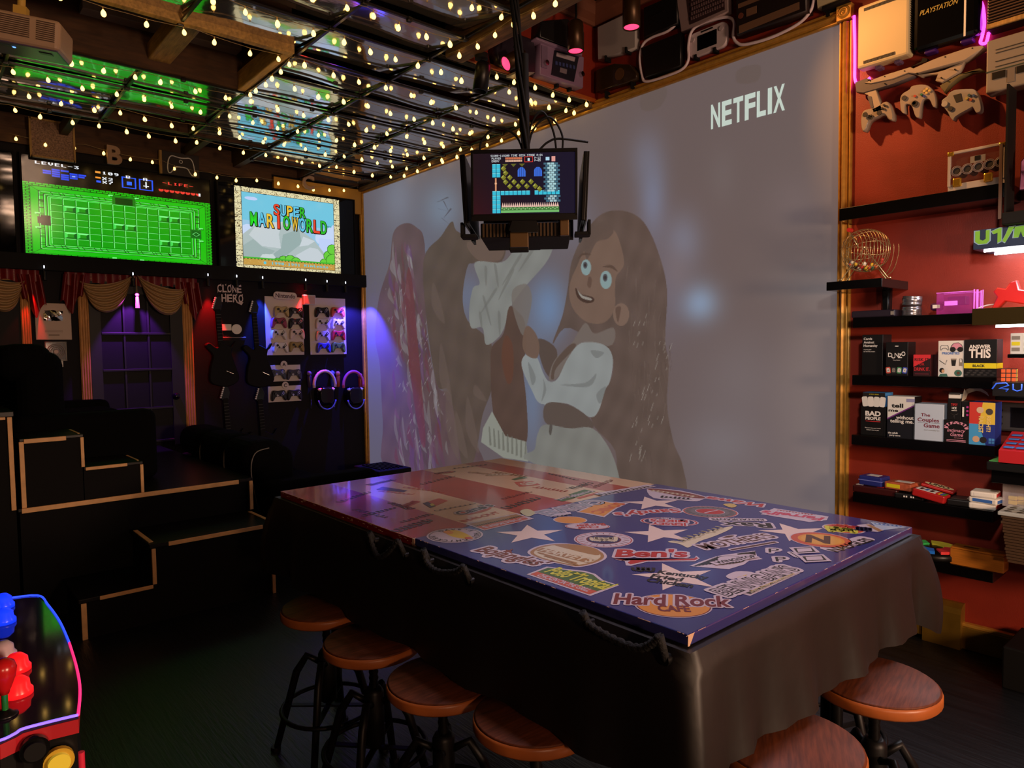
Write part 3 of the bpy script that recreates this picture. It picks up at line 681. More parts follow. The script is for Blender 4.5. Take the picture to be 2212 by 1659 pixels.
DOOR = mat('black_door_paint', (13, 12, 15), .5, spec=.3); PANE = mat('black_painted_pane', (17, 16, 20), .5, spec=.12)
zr = [EYE-.83, EYE-.815+.03, EYE-.487, EYE-.142, EYE+.176, EYE+.52]
xv = [B(216, 700).x, B(267, 720).x, B(319, 720).x, B(366, 720).x]
dr = bpy.data.objects.new('door_1', None); COL.objects.link(dr); dr['kind'] = 'structure'; dr.location = (0, 0, 0)
b = MB(); b.box(((xa1+xb0)/2, YB-.006, (zr[0]+ztd)/2), (xb0-xa1, .01, ztd-zr[0]), PANE); b.build('glass_panel', dr)
b = MB(); b.box(((xa1+xv[0])/2, YB-.02, (zr[0]+ztd)/2), (xv[0]-xa1, .03, ztd-zr[0]), DOOR).box(((xv[3]+xb0)/2, YB-.02, (zr[0]+ztd)/2), (xb0-xv[3], .03, ztd-zr[0]), DOOR)
b.box(((xa1+xb0)/2, YB-.02, ztd-.03), (xb0-xa1, .03, .1), DOOR); b.build('door_frame', dr)
for z_ in zr[1:5]: MB().box(((xv[0]+xv[3])/2, YB-.024, z_), (xv[3]-xv[0], .03, .022), DOOR, .004).build('muntin', dr)
for x_ in xv[1:3]: MB().box((x_, YB-.02, (zr[0]+ztd)/2), (.018, .022, ztd-zr[0]), DOOR, .003).build('muntin', dr)
hp = B(381, 856, .05); b = MB(); b.ball(hp, .032, BLG).cyl(hp, (hp.x, YB, hp.z), .014, BLG); b.build('door_handle', dr)
dr2 = bpy.data.objects.new('door_2', None); COL.objects.link(dr2); dr2['kind'] = 'structure'
MB().box(((xc0-.5)/2, YB-.006, (zr[0]+ztd)/2), (xc0+.5, .01, ztd-zr[0]), PANE).build('glass_panel', dr2)
for x_ in (.28, .1): MB().box((x_, YB-.018, (zr[0]+ztd)/2), (.018, .022, ztd-zr[0]), DOOR, .003).build('muntin', dr2)
# --- curtain swags
CREAM = mat('cream_satin', (172, 140, 96), .45, bump=.1, bscale=40); CRED = mat('red_satin', (112, 16, 14), .4)
def swag(par, P0, P1, drop, top, m=CREAM, side=1):
    b = MB(); P0, P1 = V(P0), V(P1)
    def fn(u, v):
        s_ = 4*u*(1-u); e = (1-s_)
        z_ = P0.z+(P1.z-P0.z)*u-(top+(drop-top)*v)*(s_**.8)-v*.10*e
        x_ = P0.x+(P1.x-P0.x)*(u+(.5-u)*.22*v*(1-s_*.3))
        return (x_, YB-.07-.03*s_-.022*math.sin(v*PI*11+u*2)*(.35+.65*s_)-.02*v, z_)
    b.grid(fn, 28, 66, m); return b.build('swag', par)
def tail(par, x, z, w_, L, flip, m=CRED):
    b = MB()
    def fn(u, v):
        return (x+flip*(u*w_+.03*v), YB-.06-.03*math.sin(u*PI*5), z-v*(L*(.45+.55*(1-abs(2*u-1)*.5)))-.06*u*v+.04*math.sin(u*9)*v)
    b.grid(fn, 24, 10, m); return b.build('tail', par)
def curtain(label, px0, px1, pc, ytop):
    xl, xr, xm = B(px0, 610).x, B(px1, 615).x, B(pc, 600).x; zt = EYE+.645
    o = thing('curtain_swag', label, 'curtain', Matrix())
    b = MB(); b.grid(lambda u, v: (xl-.1+(xr-xl+.2)*u, YB-.045-.012*math.sin(u*60), zt+.07-.13*v-.02*math.sin(u*23)*v), 90, 4, CRED); b.build('valance', o)
    swag(o, (xl, 0, zt-.03), (xm-.01, 0, zt+.05), .30, .06); swag(o, (xm+.01, 0, zt+.05), (xr, 0, zt-.05), .30, .06)
    tail(o, xl+.05, zt+.02, .16, .26, -1); tail(o, xr-.05, zt, .16, .28, 1)
    b = MB(); b.ball((xm, YB-.12, zt-.135), .018, CREAM).cyl((xm, YB-.12, zt+.02), (xm, YB-.12, zt-.13), .003, CREAM, n=6).cyl((xm, YB-.12, zt-.15), (xm, YB-.12, zt-.25), .012, CREAM, r1=.018, n=10); b.build('tassel', o)
curtain('cream swag curtain with red tails and a violet-lit tassel over the french door', 168, 398, 287, 600)
curtain('cream swag with a red tail, cut off by the left photo edge', -190, 52, -70, 585)
# --- plaques and signs
def slab(name, label, cat, px0, py0, px1, py1, m, th=.02, d=.0, mats=None, fr=None):
    p = B((px0+px1)/2, py1, d+th); x_ = B(px0, (py0+py1)/2, d+th).x; X = B(px1, (py0+py1)/2, d+th).x; h_ = B((px0+px1)/2, py0, d+th).z-p.z
    o = thing(name, label, cat, FB(((x_+X)/2, YB-d, p.z))); w_ = X-x_
    return o, w_, h_
o, w_, h_ = slab('award_plaque', 'pale framed plaque with a crumpled silver play button, left of the french door', 'plaque', 76, 655, 154, 734, None)
MB().box((0, h_/2, .01), (w_, h_, .02), mat('pale_plaque_board', (186, 164, 148), .5), .003).build('board', o)
b = MB(); bw, bh = w_*.27, h_*.15
b.grid(lambda u, v: ((u-.5)*2*bw, h_*.66+(v-.5)*2*bh*(1-.12*abs(2*u-1)), .024+.012*math.sin(u*PI)*math.sin(v*PI)+.006*math.sin(u*9+v*5)), 12, 8, mat('crumpled_silver', (210, 210, 205), .12, 1.)); b.build('play_button', o)
b = MB(); b.poly([(-w_*.06, h_*.61), (w_*.07, h_*.66), (-w_*.06, h_*.71)], .042, STEEL); b.build('play_triangle', o)
b = MB(); b.box((0, h_*.13, .021), (w_*.3, .009, .002), mat('plaque_print', (128, 108, 92), .6)).box((0, h_*.22, .021), (w_*.5, .003, .002), MATS['plaque_print']).box((0, h_*.26, .021), (w_*.5, .003, .002), MATS['plaque_print']); b.build('print', o)
o, w_, h_ = slab('disc_case', 'clear square case holding a coiled disc, under the pale plaque', 'display case', 97, 738, 144, 780, None)
ACR = mat('clear_acrylic', (225, 220, 225), .08, alpha=.22)
MB().box((0, h_/2, .015), (w_, h_, .03), ACR, .002).build('case', o)
b = MB()
for r in (.02, .036, .05, .062): b.tube([(r*math.cos(a*.35), h_*.48+r*math.sin(a*.35), .034) for a in range(18)], .004, mat('disc_grey', (150, 136, 134), .4), 5, True)
b.cyl((0, h_*.48, .03), (0, h_*.48, .04), .016, mat('disc_hub_pink', (190, 150, 140), .4)); b.build('disc', o)
b = MB()
for s_ in (-1, 1): b.box((s_*w_*.47, h_/2, .031), (.006, h_, .004), GREY)
for s_ in (.03, .97): b.box((0, s_*h_, .031), (w_, .006, .004), GREY)
b.build('rim', o)
one(MB().box((0, 0, 0), (.10, .06, .004), PAPER), 'paper_tag', 'small white paper tag hanging under the clear disc case', 'tag', FB(B(121, 785, .01)))
# speckled panel, letters, gamepad sign near the ceiling
o, w_, h_ = slab('speckled_panel', 'beige speckled panel in a thin wooden frame hanging above the dungeon-game TV', 'picture', 66, 262, 160, 342, None, .03, .10)
MB().box((0, h_/2, .012), (w_, h_, .024), mat('speckled_beige', (150, 118, 92), .8, noise=.55, nscale=90)).build('panel', o)
b = MB()
for s_ in (-1, 1): b.box((s_*w_/2, h_/2, .015), (.014, h_+.014, .034), WOODL)
for s_ in (0, 1): b.box((0, s_*h_, .015), (w_, .014, .034), WOODL)
b.build('frame', o)
LWD = mat('pale_letter_wood', (186, 150, 116), .55)
def letter(ch, px, py0, py1, label):
    p = B(px, py1, .12); h_ = B(px, py0, .12).z-p.z; o = thing('wall_letter', label, 'letter', FB(p)); b = MB()
    vs2, fs2, x0_, x1_, y0_, y1_ = textgeo(ch, .035)
    b.text(ch, 0, 0, h_, LWD, .012, off=.035); b.text(ch, 0, 0, h_, LWD, -.012, off=.035)
    # side walls
    es = {}
    for f in fs2:
        for i in range(len(f)):
            e = (f[i], f[(i+1) % len(f)]); es[tuple(sorted(e))] = None if tuple(sorted(e)) in es else e
    k_ = h_/.73; ox = -(x1_-x0_)*k_/2
    for e in es.values():
        if e:
            a, c = vs2[e[0]], vs2[e[1]]; P_ = [((v[0]-x0_)*k_+ox, v[1]*k_) for v in (a, c)]
            b.add([(P_[0][0], P_[0][1], -.012), (P_[1][0], P_[1][1], -.012), (P_[1][0], P_[1][1], .012), (P_[0][0], P_[0][1], .012)], [(0, 1, 2, 3)], LWD)
    b.build('letter_body', o)
letter('B', 248, 315, 354, 'pale wooden letter B above the dungeon-game TV'); letter('C', 666, 379, 408, 'pale wooden letter C above the title-screen TV')
o, w_, h_ = slab('gamepad_sign', 'dark square sign with a white gamepad outline, hanging above the dungeon-game TV', 'sign', 350, 331, 430, 380, None, .02, .10)
MB().box((0, h_/2, .01), (w_, h_, .02), mat('sign_black_board', (34, 24, 20), .55), .002).build('board', o)
MB().box((-w_/2-.008, h_/2, .005), (.018, h_, .03), WOODL).build('edge_strip', o)
GPO = [(0, .28), (.18, .30), (.30, .32), (.40, .27), (.47, .10), (.50, -.15), (.48, -.32), (.42, -.36), (.34, -.28), (.25, -.12), (.12, -.08)]
GPF = GPO+[(0, -.08)]+[(-x_, y_) for x_, y_ in GPO[:0:-1]]
b = MB(); b.tube([(x_*w_*.72, h_*.47+y_*w_*.72, .024) for x_, y_ in closed_smooth(GPF, 3)], .005, PAPER, 5, True); b.tube([(.014*math.cos(a), h_*.62+.014*math.sin(a), .024) for a in np.linspace(0, 6.28, 13)[:-1]], .003, PAPER, 4, True); b.build('outline', o)
# spiky lettering
p = B(498, 652, .02); o = thing('spiky_lettering', 'pale spiky two-line CLONE HERO lettering on the black wall above the guitars', 'sign', FB(p))
LP = mat('lettering_pale', (214, 196, 200), .5); wl = B(526, 640).x-B(472, 640).x; hl = B(498, 615).z-B(498, 652).z
b = MB()
for wd_, y_, x_ in (('CLONE', hl*.55, -.01), ('HERO', 0., .015)):
    n_ = len(wd_); adv = wl*(.9 if wd_ == 'HERO' else .98)/n_
    for i, ch in enumerate(wd_):
        xx_ = x_+(i-(n_-1)/2)*adv; b.text(ch, xx_, y_, hl*.44, LP, .012, adv*.8, off=.02)
        b.poly([(xx_-adv*.38, y_-.012), (xx_-adv*.16, y_+.02), (xx_-adv*.38, y_+.03)], .0125, LP); b.poly([(xx_+adv*.36, y_+hl*.48), (xx_+adv*.1, y_+hl*.42), (xx_+adv*.34, y_+hl*.36)], .0125, LP)
b.poly([(wl*.2, -.004), (wl*.5, .0), (wl*.42, -.03)], .0125, LP); b.build('letters', o)
# --- guitar controllers
DOT = mat('peg_dot_white', (220, 220, 225), .4)
def guitar(label, px, py, L=.86, ang=.05, keep=None):
    p = B(px, py, .05); M = FB(p) @ RZ(ang)
    if keep: return dup(keep, M, label)
    o = thing('toy_guitar', label, 'guitar controller', M, 'black guitar controllers on the TV wall')
    b = MB(); bp = closed_smooth([(0, -.50*L), (.06, -.52*L), (.15, -.56*L), (.20, -.50*L), (.13, -.62*L), (.17, -.78*L), (.20, -.92*L), (.08, -.99*L), (-.06, -.98*L), (-.17, -.92*L), (-.15, -.76*L), (-.11, -.64*L), (-.19, -.54*L), (-.14, -.50*L), (-.05, -.56*L)], 4)
    b.prism([(x_*.72, y_) for x_, y_ in bp], -.02, .03, BLM, bev=.008); b.build('body', o)
    b = MB(); b.box((0, -.37*L, .015), (.048, .46*L, .024), BLM, .004)
    for k in range(9): b.box((0, -.2*L-k*.035*L, .028), (.046, .004, .003), DGREY)
    b.build('neck', o)
    b = MB(); b.prism([(-.03, -.16*L), (.032, -.16*L), (.05, -.08*L), (.03, 0), (-.008, -.01*L), (-.045, -.11*L)], 0, .022, BLG, bev=.004); b.build('headstock', o)
    for k in range(6): MB().cyl((-.045+.0066*k, (-.125+.021*k)*L, .02), (-.045+.0066*k, (-.125+.021*k)*L, .035), .0085, DOT, n=8).build('tuning_peg', o)
    b = MB(); b.cyl((.03, -.82*L, .03), (.09, -.86*L, .045), .005, CHROME, n=8); b.build('whammy_bar', o)
    return o
g1 = guitar('black guitar controller hanging left of the white card, under the spiky lettering', 466, 640)
guitar('black guitar controller hanging right of the spiky lettering, with a chrome whammy bar', 545, 648, keep=g1)
guitar('black guitar controller hanging low at left, its head below another guitar', 483, 833, keep=g1)
guitar('black guitar controller hanging low at right, its head beside the lower white boards', 558, 836, keep=g1)
one(MB().box((0, 0, 0), (.085, .06, .004), PAPER), 'wall_card', 'small white card on the black wall between the two upper guitars', 'card', FB(B(490, 707, .004)))
one(MB().cyl((0, 0, 0), (0, 0, .005), .048, PAPER, n=28), 'round_sticker', 'round white sticker on the black wall between the two upper guitars', 'sticker', FB(B(511, 711, .004)))
one(MB().cyl((-.13, 0, 0), (.13, 0, 0), .005, mat('dull_bar', (120, 112, 110), .4), n=8), 'wall_bar', 'thin pale bar on the black wall under the round white sticker', 'bar', FB(B(502, 729, .008)))
# --- gamepads on white boards
BOARDW = mat('white_board', (214, 202, 196), .5)
_gp = {}
def gamepad(label, M, col, cat='gamepad', size=.155, group=None, stick=(20, 20, 22), trim=None):
    o = thing('gamepad', label, cat, M, group); s_ = size
    if 'b' not in _gp:
        b = MB(); b.prism([(x_*s_, y_*s_) for x_, y_ in closed_smooth(GPF, 3)], .0, .045, WHT, bev=.0055); t = b.build('t'); _gp['b'] = t.data; bpy.data.objects.remove(t)
        b = MB(); b.cyl((0, 0, .04), (0, 0, .056), .0075, BLK, n=10).cyl((0, 0, .056), (0, 0, .061), .012, BLK, n=12); t = b.build('t'); _gp['s'] = t.data; bpy.data.objects.remove(t)
        b = MB(); b.box((0, 0, .047), (.022, .007, .008), BLK).box((0, 0, .047), (.007, .022, .008), BLK); t = b.build('t'); _gp['d'] = t.data; bpy.data.objects.remove(t)
        b = MB()
        for dx, dy in ((.011, 0), (-.011, 0), (0, .011), (0, -.011)): b.cyl((dx, dy, .042), (dx, dy, .051), .005, BLK, n=8)
        t = b.build('t'); _gp['f'] = t.data; bpy.data.objects.remove(t)
    def ch(nm, key, c, loc=(0, 0, 0)):
        k2 = (key, tuple(c))
        if k2 not in _gp:
            me = _gp[key].copy(); me.materials.clear(); me.materials.append(mat('pad_%d_%d_%d' % tuple(c), c, .32)); _gp[k2] = me
        q = bpy.data.objects.new(nm, _gp[k2]); COL.objects.link(q); q.parent = o; q.location = loc; return q
    ch('shell', 'b', col); t = trim or stick
    ch('thumbstick', 's', stick, (-.27*s_, .12*s_, 0)); ch('thumbstick', 's', stick, (.13*s_, .0, 0)); ch('direction_pad', 'd', t, (-.13*s_, .0, 0)); ch('face_buttons', 'f', t, (.27*s_, .13*s_, 0))
    return o
def board(label, quad, name='mounting_board'):
    (xa, ya), (xb, yb), (xc, yc), (xd, yd) = quad   # tl tr br bl
    x_ = (B(xa, ya, .01).x+B(xd, yd, .01).x)/2; X = (B(xb, yb, .01).x+B(xc, yc, .01).x)/2; z_ = (B(xd, yd, .01).z+B(xc, yc, .01).z)/2; Z = (B(xa, ya, .01).z+B(xb, yb, .01).z)/2
    return one(MB().box((0, (Z-z_)/2, .006), (X-x_, Z-z_, .012), BOARDW, .002), name, label, 'board', FB(((x_+X)/2, YB, z_)))
board('tall white board with the pill-shaped logo sign on its top edge', [(571, 637), (650, 645), (661, 766), (576, 768)])
board('tall white board of gamepads nearest the gold screen frame', [(667, 643), (745, 645), (749, 765), (671, 766)])
board('small white board marked with a round letter A tab', [(577, 790), (648, 787), (650, 822), (578, 825)])
board('small white board marked with a round letter C tab', [(579, 835), (650, 832), (651, 866), (580, 869)])
for ch, px, py in (('A', 613, 787), ('C', 616, 832)):
    o = thing('letter_tab', 'round white tab with letter %s on top of a small white board' % ch, 'sign', FB(B(px, py, .02))); MB().cyl((0, 0, 0), (0, 0, .006), .035, BOARDW, n=24).build('disc', o); b = MB(); b.text(ch, 0, -.018, .036, BLM, .0072, off=.02); b.build('letter', o)
o = thing('logo_pill_sign', 'pill-shaped white logo sign on the top edge of the left gamepad board', 'sign', FB(B(615.5, 639, .025))); w_ = B(641, 640, .025).x-B(590, 636, .025).x
M_ = RZ(-.02); MB().prism(rr(w_, .075, .037, 6), 0, .012, BOARDW, bev=.003).build('plate', o, M_); b = MB(); b.text('Nintendo', 0, -.022, .044, mat('logo_dark', (60, 22, 40), .5), .0125, w_*.82, off=.02); b.build('lettering', o, M_)
o = thing('thermostat_box', 'small white box device fixed between the two tall gamepad boards', 'device', FB(B(664, 659, .0))); MB().box((0, .05, .03), (.13, .10, .06), WHT, .006).build('case', o); b = MB(); b.box((0, .05, .061), (.11, .08, .003), mat('device_face', (200, 160, 150), .4)); b.build('face', o)
zz = lambda x, y: (560+.15676*x, 620+.15676*y)
pads = [(290, 335, (190, 168, 116), 'tan gamepad with white shoulders, top left on the left tall board'), (490, 350, (24, 20, 22), 'black gamepad, top right on the left tall board'),
 (255, 490, (150, 60, 84), 'crimson and white speckled gamepad, second in the left column of the left tall board'), (492, 500, (22, 20, 24), 'black gamepad with a blue edge, second in the right column of the left tall board'),
 (255, 650, (222, 216, 210), 'white gamepad, third in the left column of the left tall board'), (505, 645, (226, 206, 200), 'white gamepad with a rosy sheen, third in the right column of the left tall board'),
 (280, 830, (224, 220, 220), 'white gamepad at the bottom left of the left tall board'), (500, 820, (160, 138, 84), 'khaki gamepad with dark grips at the bottom right of the left tall board'),
 (850, 345, (20, 16, 18), 'black gamepad at the top left of the right tall board'), (1065, 345, (212, 88, 60), 'orange patterned gamepad at the top right of the right tall board'),
 (858, 500, (216, 210, 212), 'white gamepad, second in the left column of the right tall board'), (1075, 510, (226, 220, 222), 'white gamepad, second in the right column of the right tall board'),
 (860, 668, (196, 188, 192), 'light grey gamepad, third in the left column of the right tall board'), (1075, 665, (186, 40, 36), 'red gamepad, third in the right column of the right tall board'),
 (870, 832, (52, 62, 150), 'blue gamepad at the bottom left of the right tall board'), (1075, 828, (92, 128, 52), 'green gamepad at the bottom right of the right tall board'),
 (245, 1200, (66, 72, 92), 'slate gamepad at the left of the board marked A'), (465, 1200, (62, 60, 76), 'slate gamepad at the right of the board marked A'),
 (255, 1490, (28, 26, 30), 'black gamepad at the left of the board marked C'), (470, 1480, (30, 26, 32), 'black gamepad with red buttons at the right of the board marked C')]
for x_, y_, c, lb in pads:
    px, py = zz(x_, y_); dark = sum(c) < 240
    gamepad(lb, FB(B(px, py, .013)), c, group='gamepads on the TV wall', stick=(70, 70, 78) if dark else (30, 28, 32), trim=(200, 200, 205) if dark else None)
# --- headsets and wands
def headset(label, px, py, band):
    o = thing('vr_headset', label, 'headset', FB(B(px, py, .0)), 'headsets by the screen frame')
    b = MB(); b.prism(rr(.2, .2, .07, 6, 0, -.08), 0, .11, BLG, bev=.03); b.build('visor', o)
    b = MB(); b.tube([(.12*math.cos(a), .03+.15*math.sin(a), .05) for a in np.linspace(-.15, PI+.15, 16)], .016, mat('headset_band_%d' % band[0], band, .4), 8); b.build('head_strap', o)
    b = MB(); b.tube([(.085*math.cos(a), .02+.07*math.sin(a), .085) for a in np.linspace(PI+.3, 2*PI-.3, 12)], .018, WHT, 8); b.build('cushion', o)
    b = MB(); b.tube([(.10*math.cos(a), -.1+.12*math.sin(a), .1) for a in np.linspace(PI+.2, 2*PI-.2, 14)], .008, mat('headset_blue_trim', (110, 120, 190), .3), 6); b.build('trim', o)
headset('black and white headset hanging under the gap between the gamepad boards', 697, 838, (216, 190, 206)); headset('black headset with a pink-lit strap, nearest the gold screen frame', 759, 838, (206, 90, 150))
for px, py, c, lb in ((668, 818, (60, 40, 74), 'dark motion wand left of the black and white headset'), (718, 817, (50, 60, 170), 'blue-lit motion wand right of the black and white headset'), (730, 818, (160, 66, 40), 'orange motion wand left of the pink-strapped headset'), (778, 822, (150, 50, 56), 'red motion wand right of the pink-strapped headset')):
    o = thing('motion_wand', lb, 'controller', FB(B(px, py, .024))); b = MB(); b.lathe([(.012, -.09), (.02, -.08), (.023, -.02), (.024, .02), (.018, .04)], mat('wand_%d_%d_%d' % c, c, .35), RX(-PI/2), 12); b.build('grip', o)
    b = MB(); b.ball((0, .055, 0), .026, mat('wand_bulb_%d' % c[0], tuple(min(255, x_+60) for x_ in c), .4)); b.build('bulb', o)
    if px in (668, 718): b = MB(); b.tube([(0, -.09, 0), (.01, -.2, .01), (-.005, -.3, .01), (.012, -.31, .01), (.01, -.2, .012)], .002, DGREY, 5); b.build('wrist_cord', o)
# ================================================================== shelves on the screen wall and what stands on them
SHB = mat('gloss_black_shelf', (10, 9, 10), .16)
def shelf(label, yl, yr_, ztop, D=.2, th=.05, brk=False):
    o = thing('wall_shelf', label, 'shelf', FA((XA, (yl+yr_)/2, ztop-th)))
    MB().box((0, th/2, D/2), (yl-yr_, th, D), SHB, .002).build('shelf_board', o)
    if brk: b = MB(); b.prism([(-.016, 0), (.016, 0), (.013, -.16), (-.013, -.16)], .0, .05, BLK, bev=.006); b.build('bracket', o, T(.05, 0, .02))
    return o
ZS = {1: EYE+.685, 2: EYE+.308, 3: EYE+.13, 4: EYE-.157, 5: EYE-.46, 6: EYE-.752, 7: EYE-1.024}
shelf('long black wall shelf topmost of all, holding the clear chip case', 1.578, .86, ZS[1], .2, .062)
shelf('short deep black wall shelf holding the wire bingo cage', 1.583, 1.32, ZS[2], .325, .042, True)
shelf('black wall shelf holding grey tins and a violet card shuffler', 1.505, .888, ZS[3])
shelf('black wall shelf with five upright party game boxes in black, red and white', 1.505, .888, ZS[4])
shelf('black wall shelf with party game boxes including a pale blue one', 1.505, .888, ZS[5])
shelf('black wall shelf with flat card games and small tins lying on it', 1.495, .890, ZS[6])
shelf('lowest black wall shelf, behind the table corner, with a wooden box', 1.50, .885, ZS[7])
def gbox(name, label, cat, pl, pr, yt, zs_, df, dp, m, side=None, draw=None, group=None, rot=0.):
    a = onx(pl, 800, XA-df); c = onx(pr, 800, XA-df); y0, y1 = a.y, c.y; ym = (y0+y1)/2; h_ = onx((pl+pr)/2, yt, XA-df).z-zs_; w_ = y0-y1
    o = thing(name, label, cat, FA((XA-df, ym, zs_)) @ RY(rot), group)
    b = MB(); b.box((0, h_/2, -dp/2), (w_, h_, dp), m, .0015)
    if side: b.add([(w_/2+.0006, 0, 0), (w_/2+.0006, 0, -dp), (w_/2+.0006, h_, -dp), (w_/2+.0006, h_, 0)], [(0, 1, 2, 3)], side)
    b.build('carton', o)
    if draw: d = MB(); draw(d, w_, h_); d.build('front_print', o)
    return o, w_, h_
G = 'party game boxes on the wall shelves'
CB = mat('carton_black', (18, 17, 18), .42); CW = mat('carton_white', (226, 226, 222), .5); TW = mat('print_white', (232, 230, 226), .6); TB = mat('print_black', (20, 18, 20), .6)
TR_ = mat('print_red', (200, 40, 44), .6); TBL = mat('print_blue', (60, 110, 190), .6); YEL = mat('print_yellow', (228, 214, 30), .55); CR_ = mat('carton_red', (206, 40, 44), .5)
MAR = mat('print_maroon', (120, 30, 50), .6); PNK = mat('print_pink', (220, 150, 176), .6)
e = .0008
def d1(b, w_, h_):
    for i, t in enumerate(('Cards', 'Against', 'Humanity')): b.text(t, -w_*.42, h_*(.87-.085*i), h_*.062, TW, e, al='l', off=.018, maxw=w_*.9)
    for i, t in enumerate(('A party game', 'for horrible people.')): b.text(t, -w_*.42, h_*(.62-.05*i), h_*.025, TW, e, al='l', off=.01)
gbox('game_box', 'tall plain black card game box with white words, leftmost on its shelf', 'game box', 1861.7, 1906.5, 723, ZS[4], .155, .11, CB, None, d1, G)
def d2(b, w_, h_):
    for i, (ch, dy) in enumerate(zip('DUNZO', (.04, 0, .03, .01, .07))): b.text(ch, (i-2)*w_*.15, h_*(.52+dy), h_*.13, TW, e, off=.025, maxw=w_*.17)
    b.text('Party Edition', 0, h_*.45, h_*.028, TW, e, off=.01); b.poly(ell(w_*.09, h_*.012, 16, -.0, h_*.88), e, TW)
    for i, c in enumerate(((200, 84, 70), (40, 40, 44), (70, 140, 90), (60, 80, 180))):
        M = T((i-1.5)*w_*.25, h_*.16, e) @ RZ(.12-.1*i); b.poly(rr(w_*.22, h_*.19, .006), 0, mat('card_edge_%d' % i, c, .5), M); b.poly(rr(w_*.14, h_*.12, .004), .0004, TW if i != 1 else GREY, M)
        b.text('#@2X'[i] if i != 1 else 'O', 0, -h_*.03, h_*.06, TB, .0008, M=M)
gbox('game_box', 'black game box with tumbling white letters and four coloured card icons', 'game box', 1913, 1960.7, 739, ZS[4], .185, .10, CB, None, d2, G)
def d3(b, w_, h_):
    b.poly([(-w_/2, h_*.42), (w_/2, h_*.84), (w_/2, h_), (-w_/2, h_)], e, mat('print_bright_red', (226, 52, 60), .5)); b.poly([(-w_/2, 0), (w_/2, 0), (w_/2, h_*.84), (-w_/2, h_*.42)], e, mat('print_dark_maroon', (44, 16, 20), .5))
    b.text('RISK IT', 0, h_*.70, h_*.15, TB, e*2, off=.012, maxw=w_*.84); b.text('OR', 0, h_*.5, h_*.11, TR_, e*2, off=.01); b.text('DRINK IT.', 0, h_*.25, h_*.16, mat('print_bright_red', (0, 0, 0)), e*2, off=.012, maxw=w_*.9); b.box((0, h_*.1, e), (w_*.8, h_*.03, .0004), MAR)
gbox('game_box', 'small red and black drinking card box with a diagonal split', 'game box', 1973, 2010, 766, ZS[4], .18, .09, CR_, mat('print_dark_maroon', (44, 16, 20), .5), d3, G)
def d4(b, w_, h_):
    b.text('PRIORITIES', 0, h_*.62, h_*.065, TBL, e, off=.03, maxw=w_*.94)
    car = [(-.02, .78), (.03, .86), (.12, .93), (.30, .94), (.42, .88), (.46, .80), (.42, .76), (.02, .75)]
    b.poly([(x_*w_, y_*h_) for x_, y_ in car], e, PNK); b.tube([(x_*w_, y_*h_, e) for x_, y_ in car], .0012, TB, 4, True)
    for x_ in (.08, .37): b.poly(ell(.012, .012, 14, x_*w_, h_*.755), e*2, TB)
    b.tube([(x_*w_*.32-w_*.25, y_*w_*.32+h_*.81, e) for x_, y_ in closed_smooth(GPF, 2)], .001, TB, 4, True)
    b.poly([(.02*w_, h_*.46), (.22*w_, h_*.46), (.19*w_, h_*.3), (.05*w_, h_*.3)], e, TB); b.poly([(.0*w_, h_*.5), (.24*w_, h_*.5), (.22*w_, h_*.46), (.02*w_, h_*.46)], e, GREY)
    b.tube([(-.44*w_, h_*.45, e), (-.2*w_, h_*.34, e), (-.14*w_, h_*.46, e)], .0012, TB, 4); b.box((.4*w_, h_*.35, e), (w_*.14, h_*.1, .0004), GREY); b.tube([(.34*w_, h_*.4, e), (.36*w_, h_*.5, e), (.44*w_, h_*.5, e), (.46*w_, h_*.4, e)], .001, TB, 4)
    b.poly(ell(w_*.15, h_*.09, 20, w_*.3, h_*.1), e, mat('print_teal', (60, 110, 100), .6)); b.poly(ell(w_*.06, h_*.04, 16, w_*.31, h_*.1), e*2, mat('print_brown', (96, 60, 40), .6))
    b.poly(ell(w_*.10, h_*.07, 18, -w_*.34, h_*.17), e, TB); b.poly(ell(w_*.06, h_*.05, 18, -w_*.29, h_*.15), e*2, mat('print_tan', (214, 170, 130), .6)); b.poly([(-.46*w_, 0), (-.1*w_, 0), (-.14*w_, h_*.08), (-.4*w_, h_*.07)], e, MATS['print_teal'])
gbox('game_box', 'white game box with line drawings of a car, cup and avocado', 'game box', 2026, 2081, 736, ZS[4], .175, .06, CW, None, d4, G)
def d5(b, w_, h_):
    b.text('ANSWER', -w_*.02, h_*.76, h_*.10, TW, e, off=.035, maxw=w_*.64); b.text('THIS', -w_*.02, h_*.52, h_*.23, TW, e, w=w_*.64, off=.035)
    b.poly([(-w_/2, h_*.23), (w_/2, h_*.23), (w_/2, h_*.37), (-w_/2, h_*.37)], e, YEL); b.text('BLACK', -w_*.04, h_*.27, h_*.065, TB, e*2, off=.035)
    for i in range(14): b.poly(ell(.008, .004, 8, w_*(-.42+.065*i), h_*(.06+.11*((i*7) % 3)/2)), e, DGREY)
o, w_, h_ = gbox('game_box', 'wide black game box with a yellow band, rightmost of the upright games', 'game box', 2082, 2153, 733, ZS[4], .18, .09, CB, None, d5, G)
b = MB(); b.add([(w_/2+.001, h_*.23, 0), (w_/2+.001, h_*.23, -.09), (w_/2+.001, h_*.37, -.09), (w_/2+.001, h_*.37, 0)], [(0, 1, 2, 3)], YEL); b.build('side_band', o)
def d6(b, w_, h_):
    b.text('BAD', 0, h_*.68, h_*.16, TW, e, w=w_*.6, off=.045); b.text('PEOPLE', 0, h_*.54, h_*.10, TW, e, w=w_*.6, off=.04); b.box((0, h_*.485, e), (w_*.6, h_*.02, .0004), TR_)
    for i, t in enumerate(('Find out what your friends', 'REALLY think of you.')): b.text(t, 0, h_*(.24-.07*i), h_*.035, TW, e, off=.01, maxw=w_*.7)
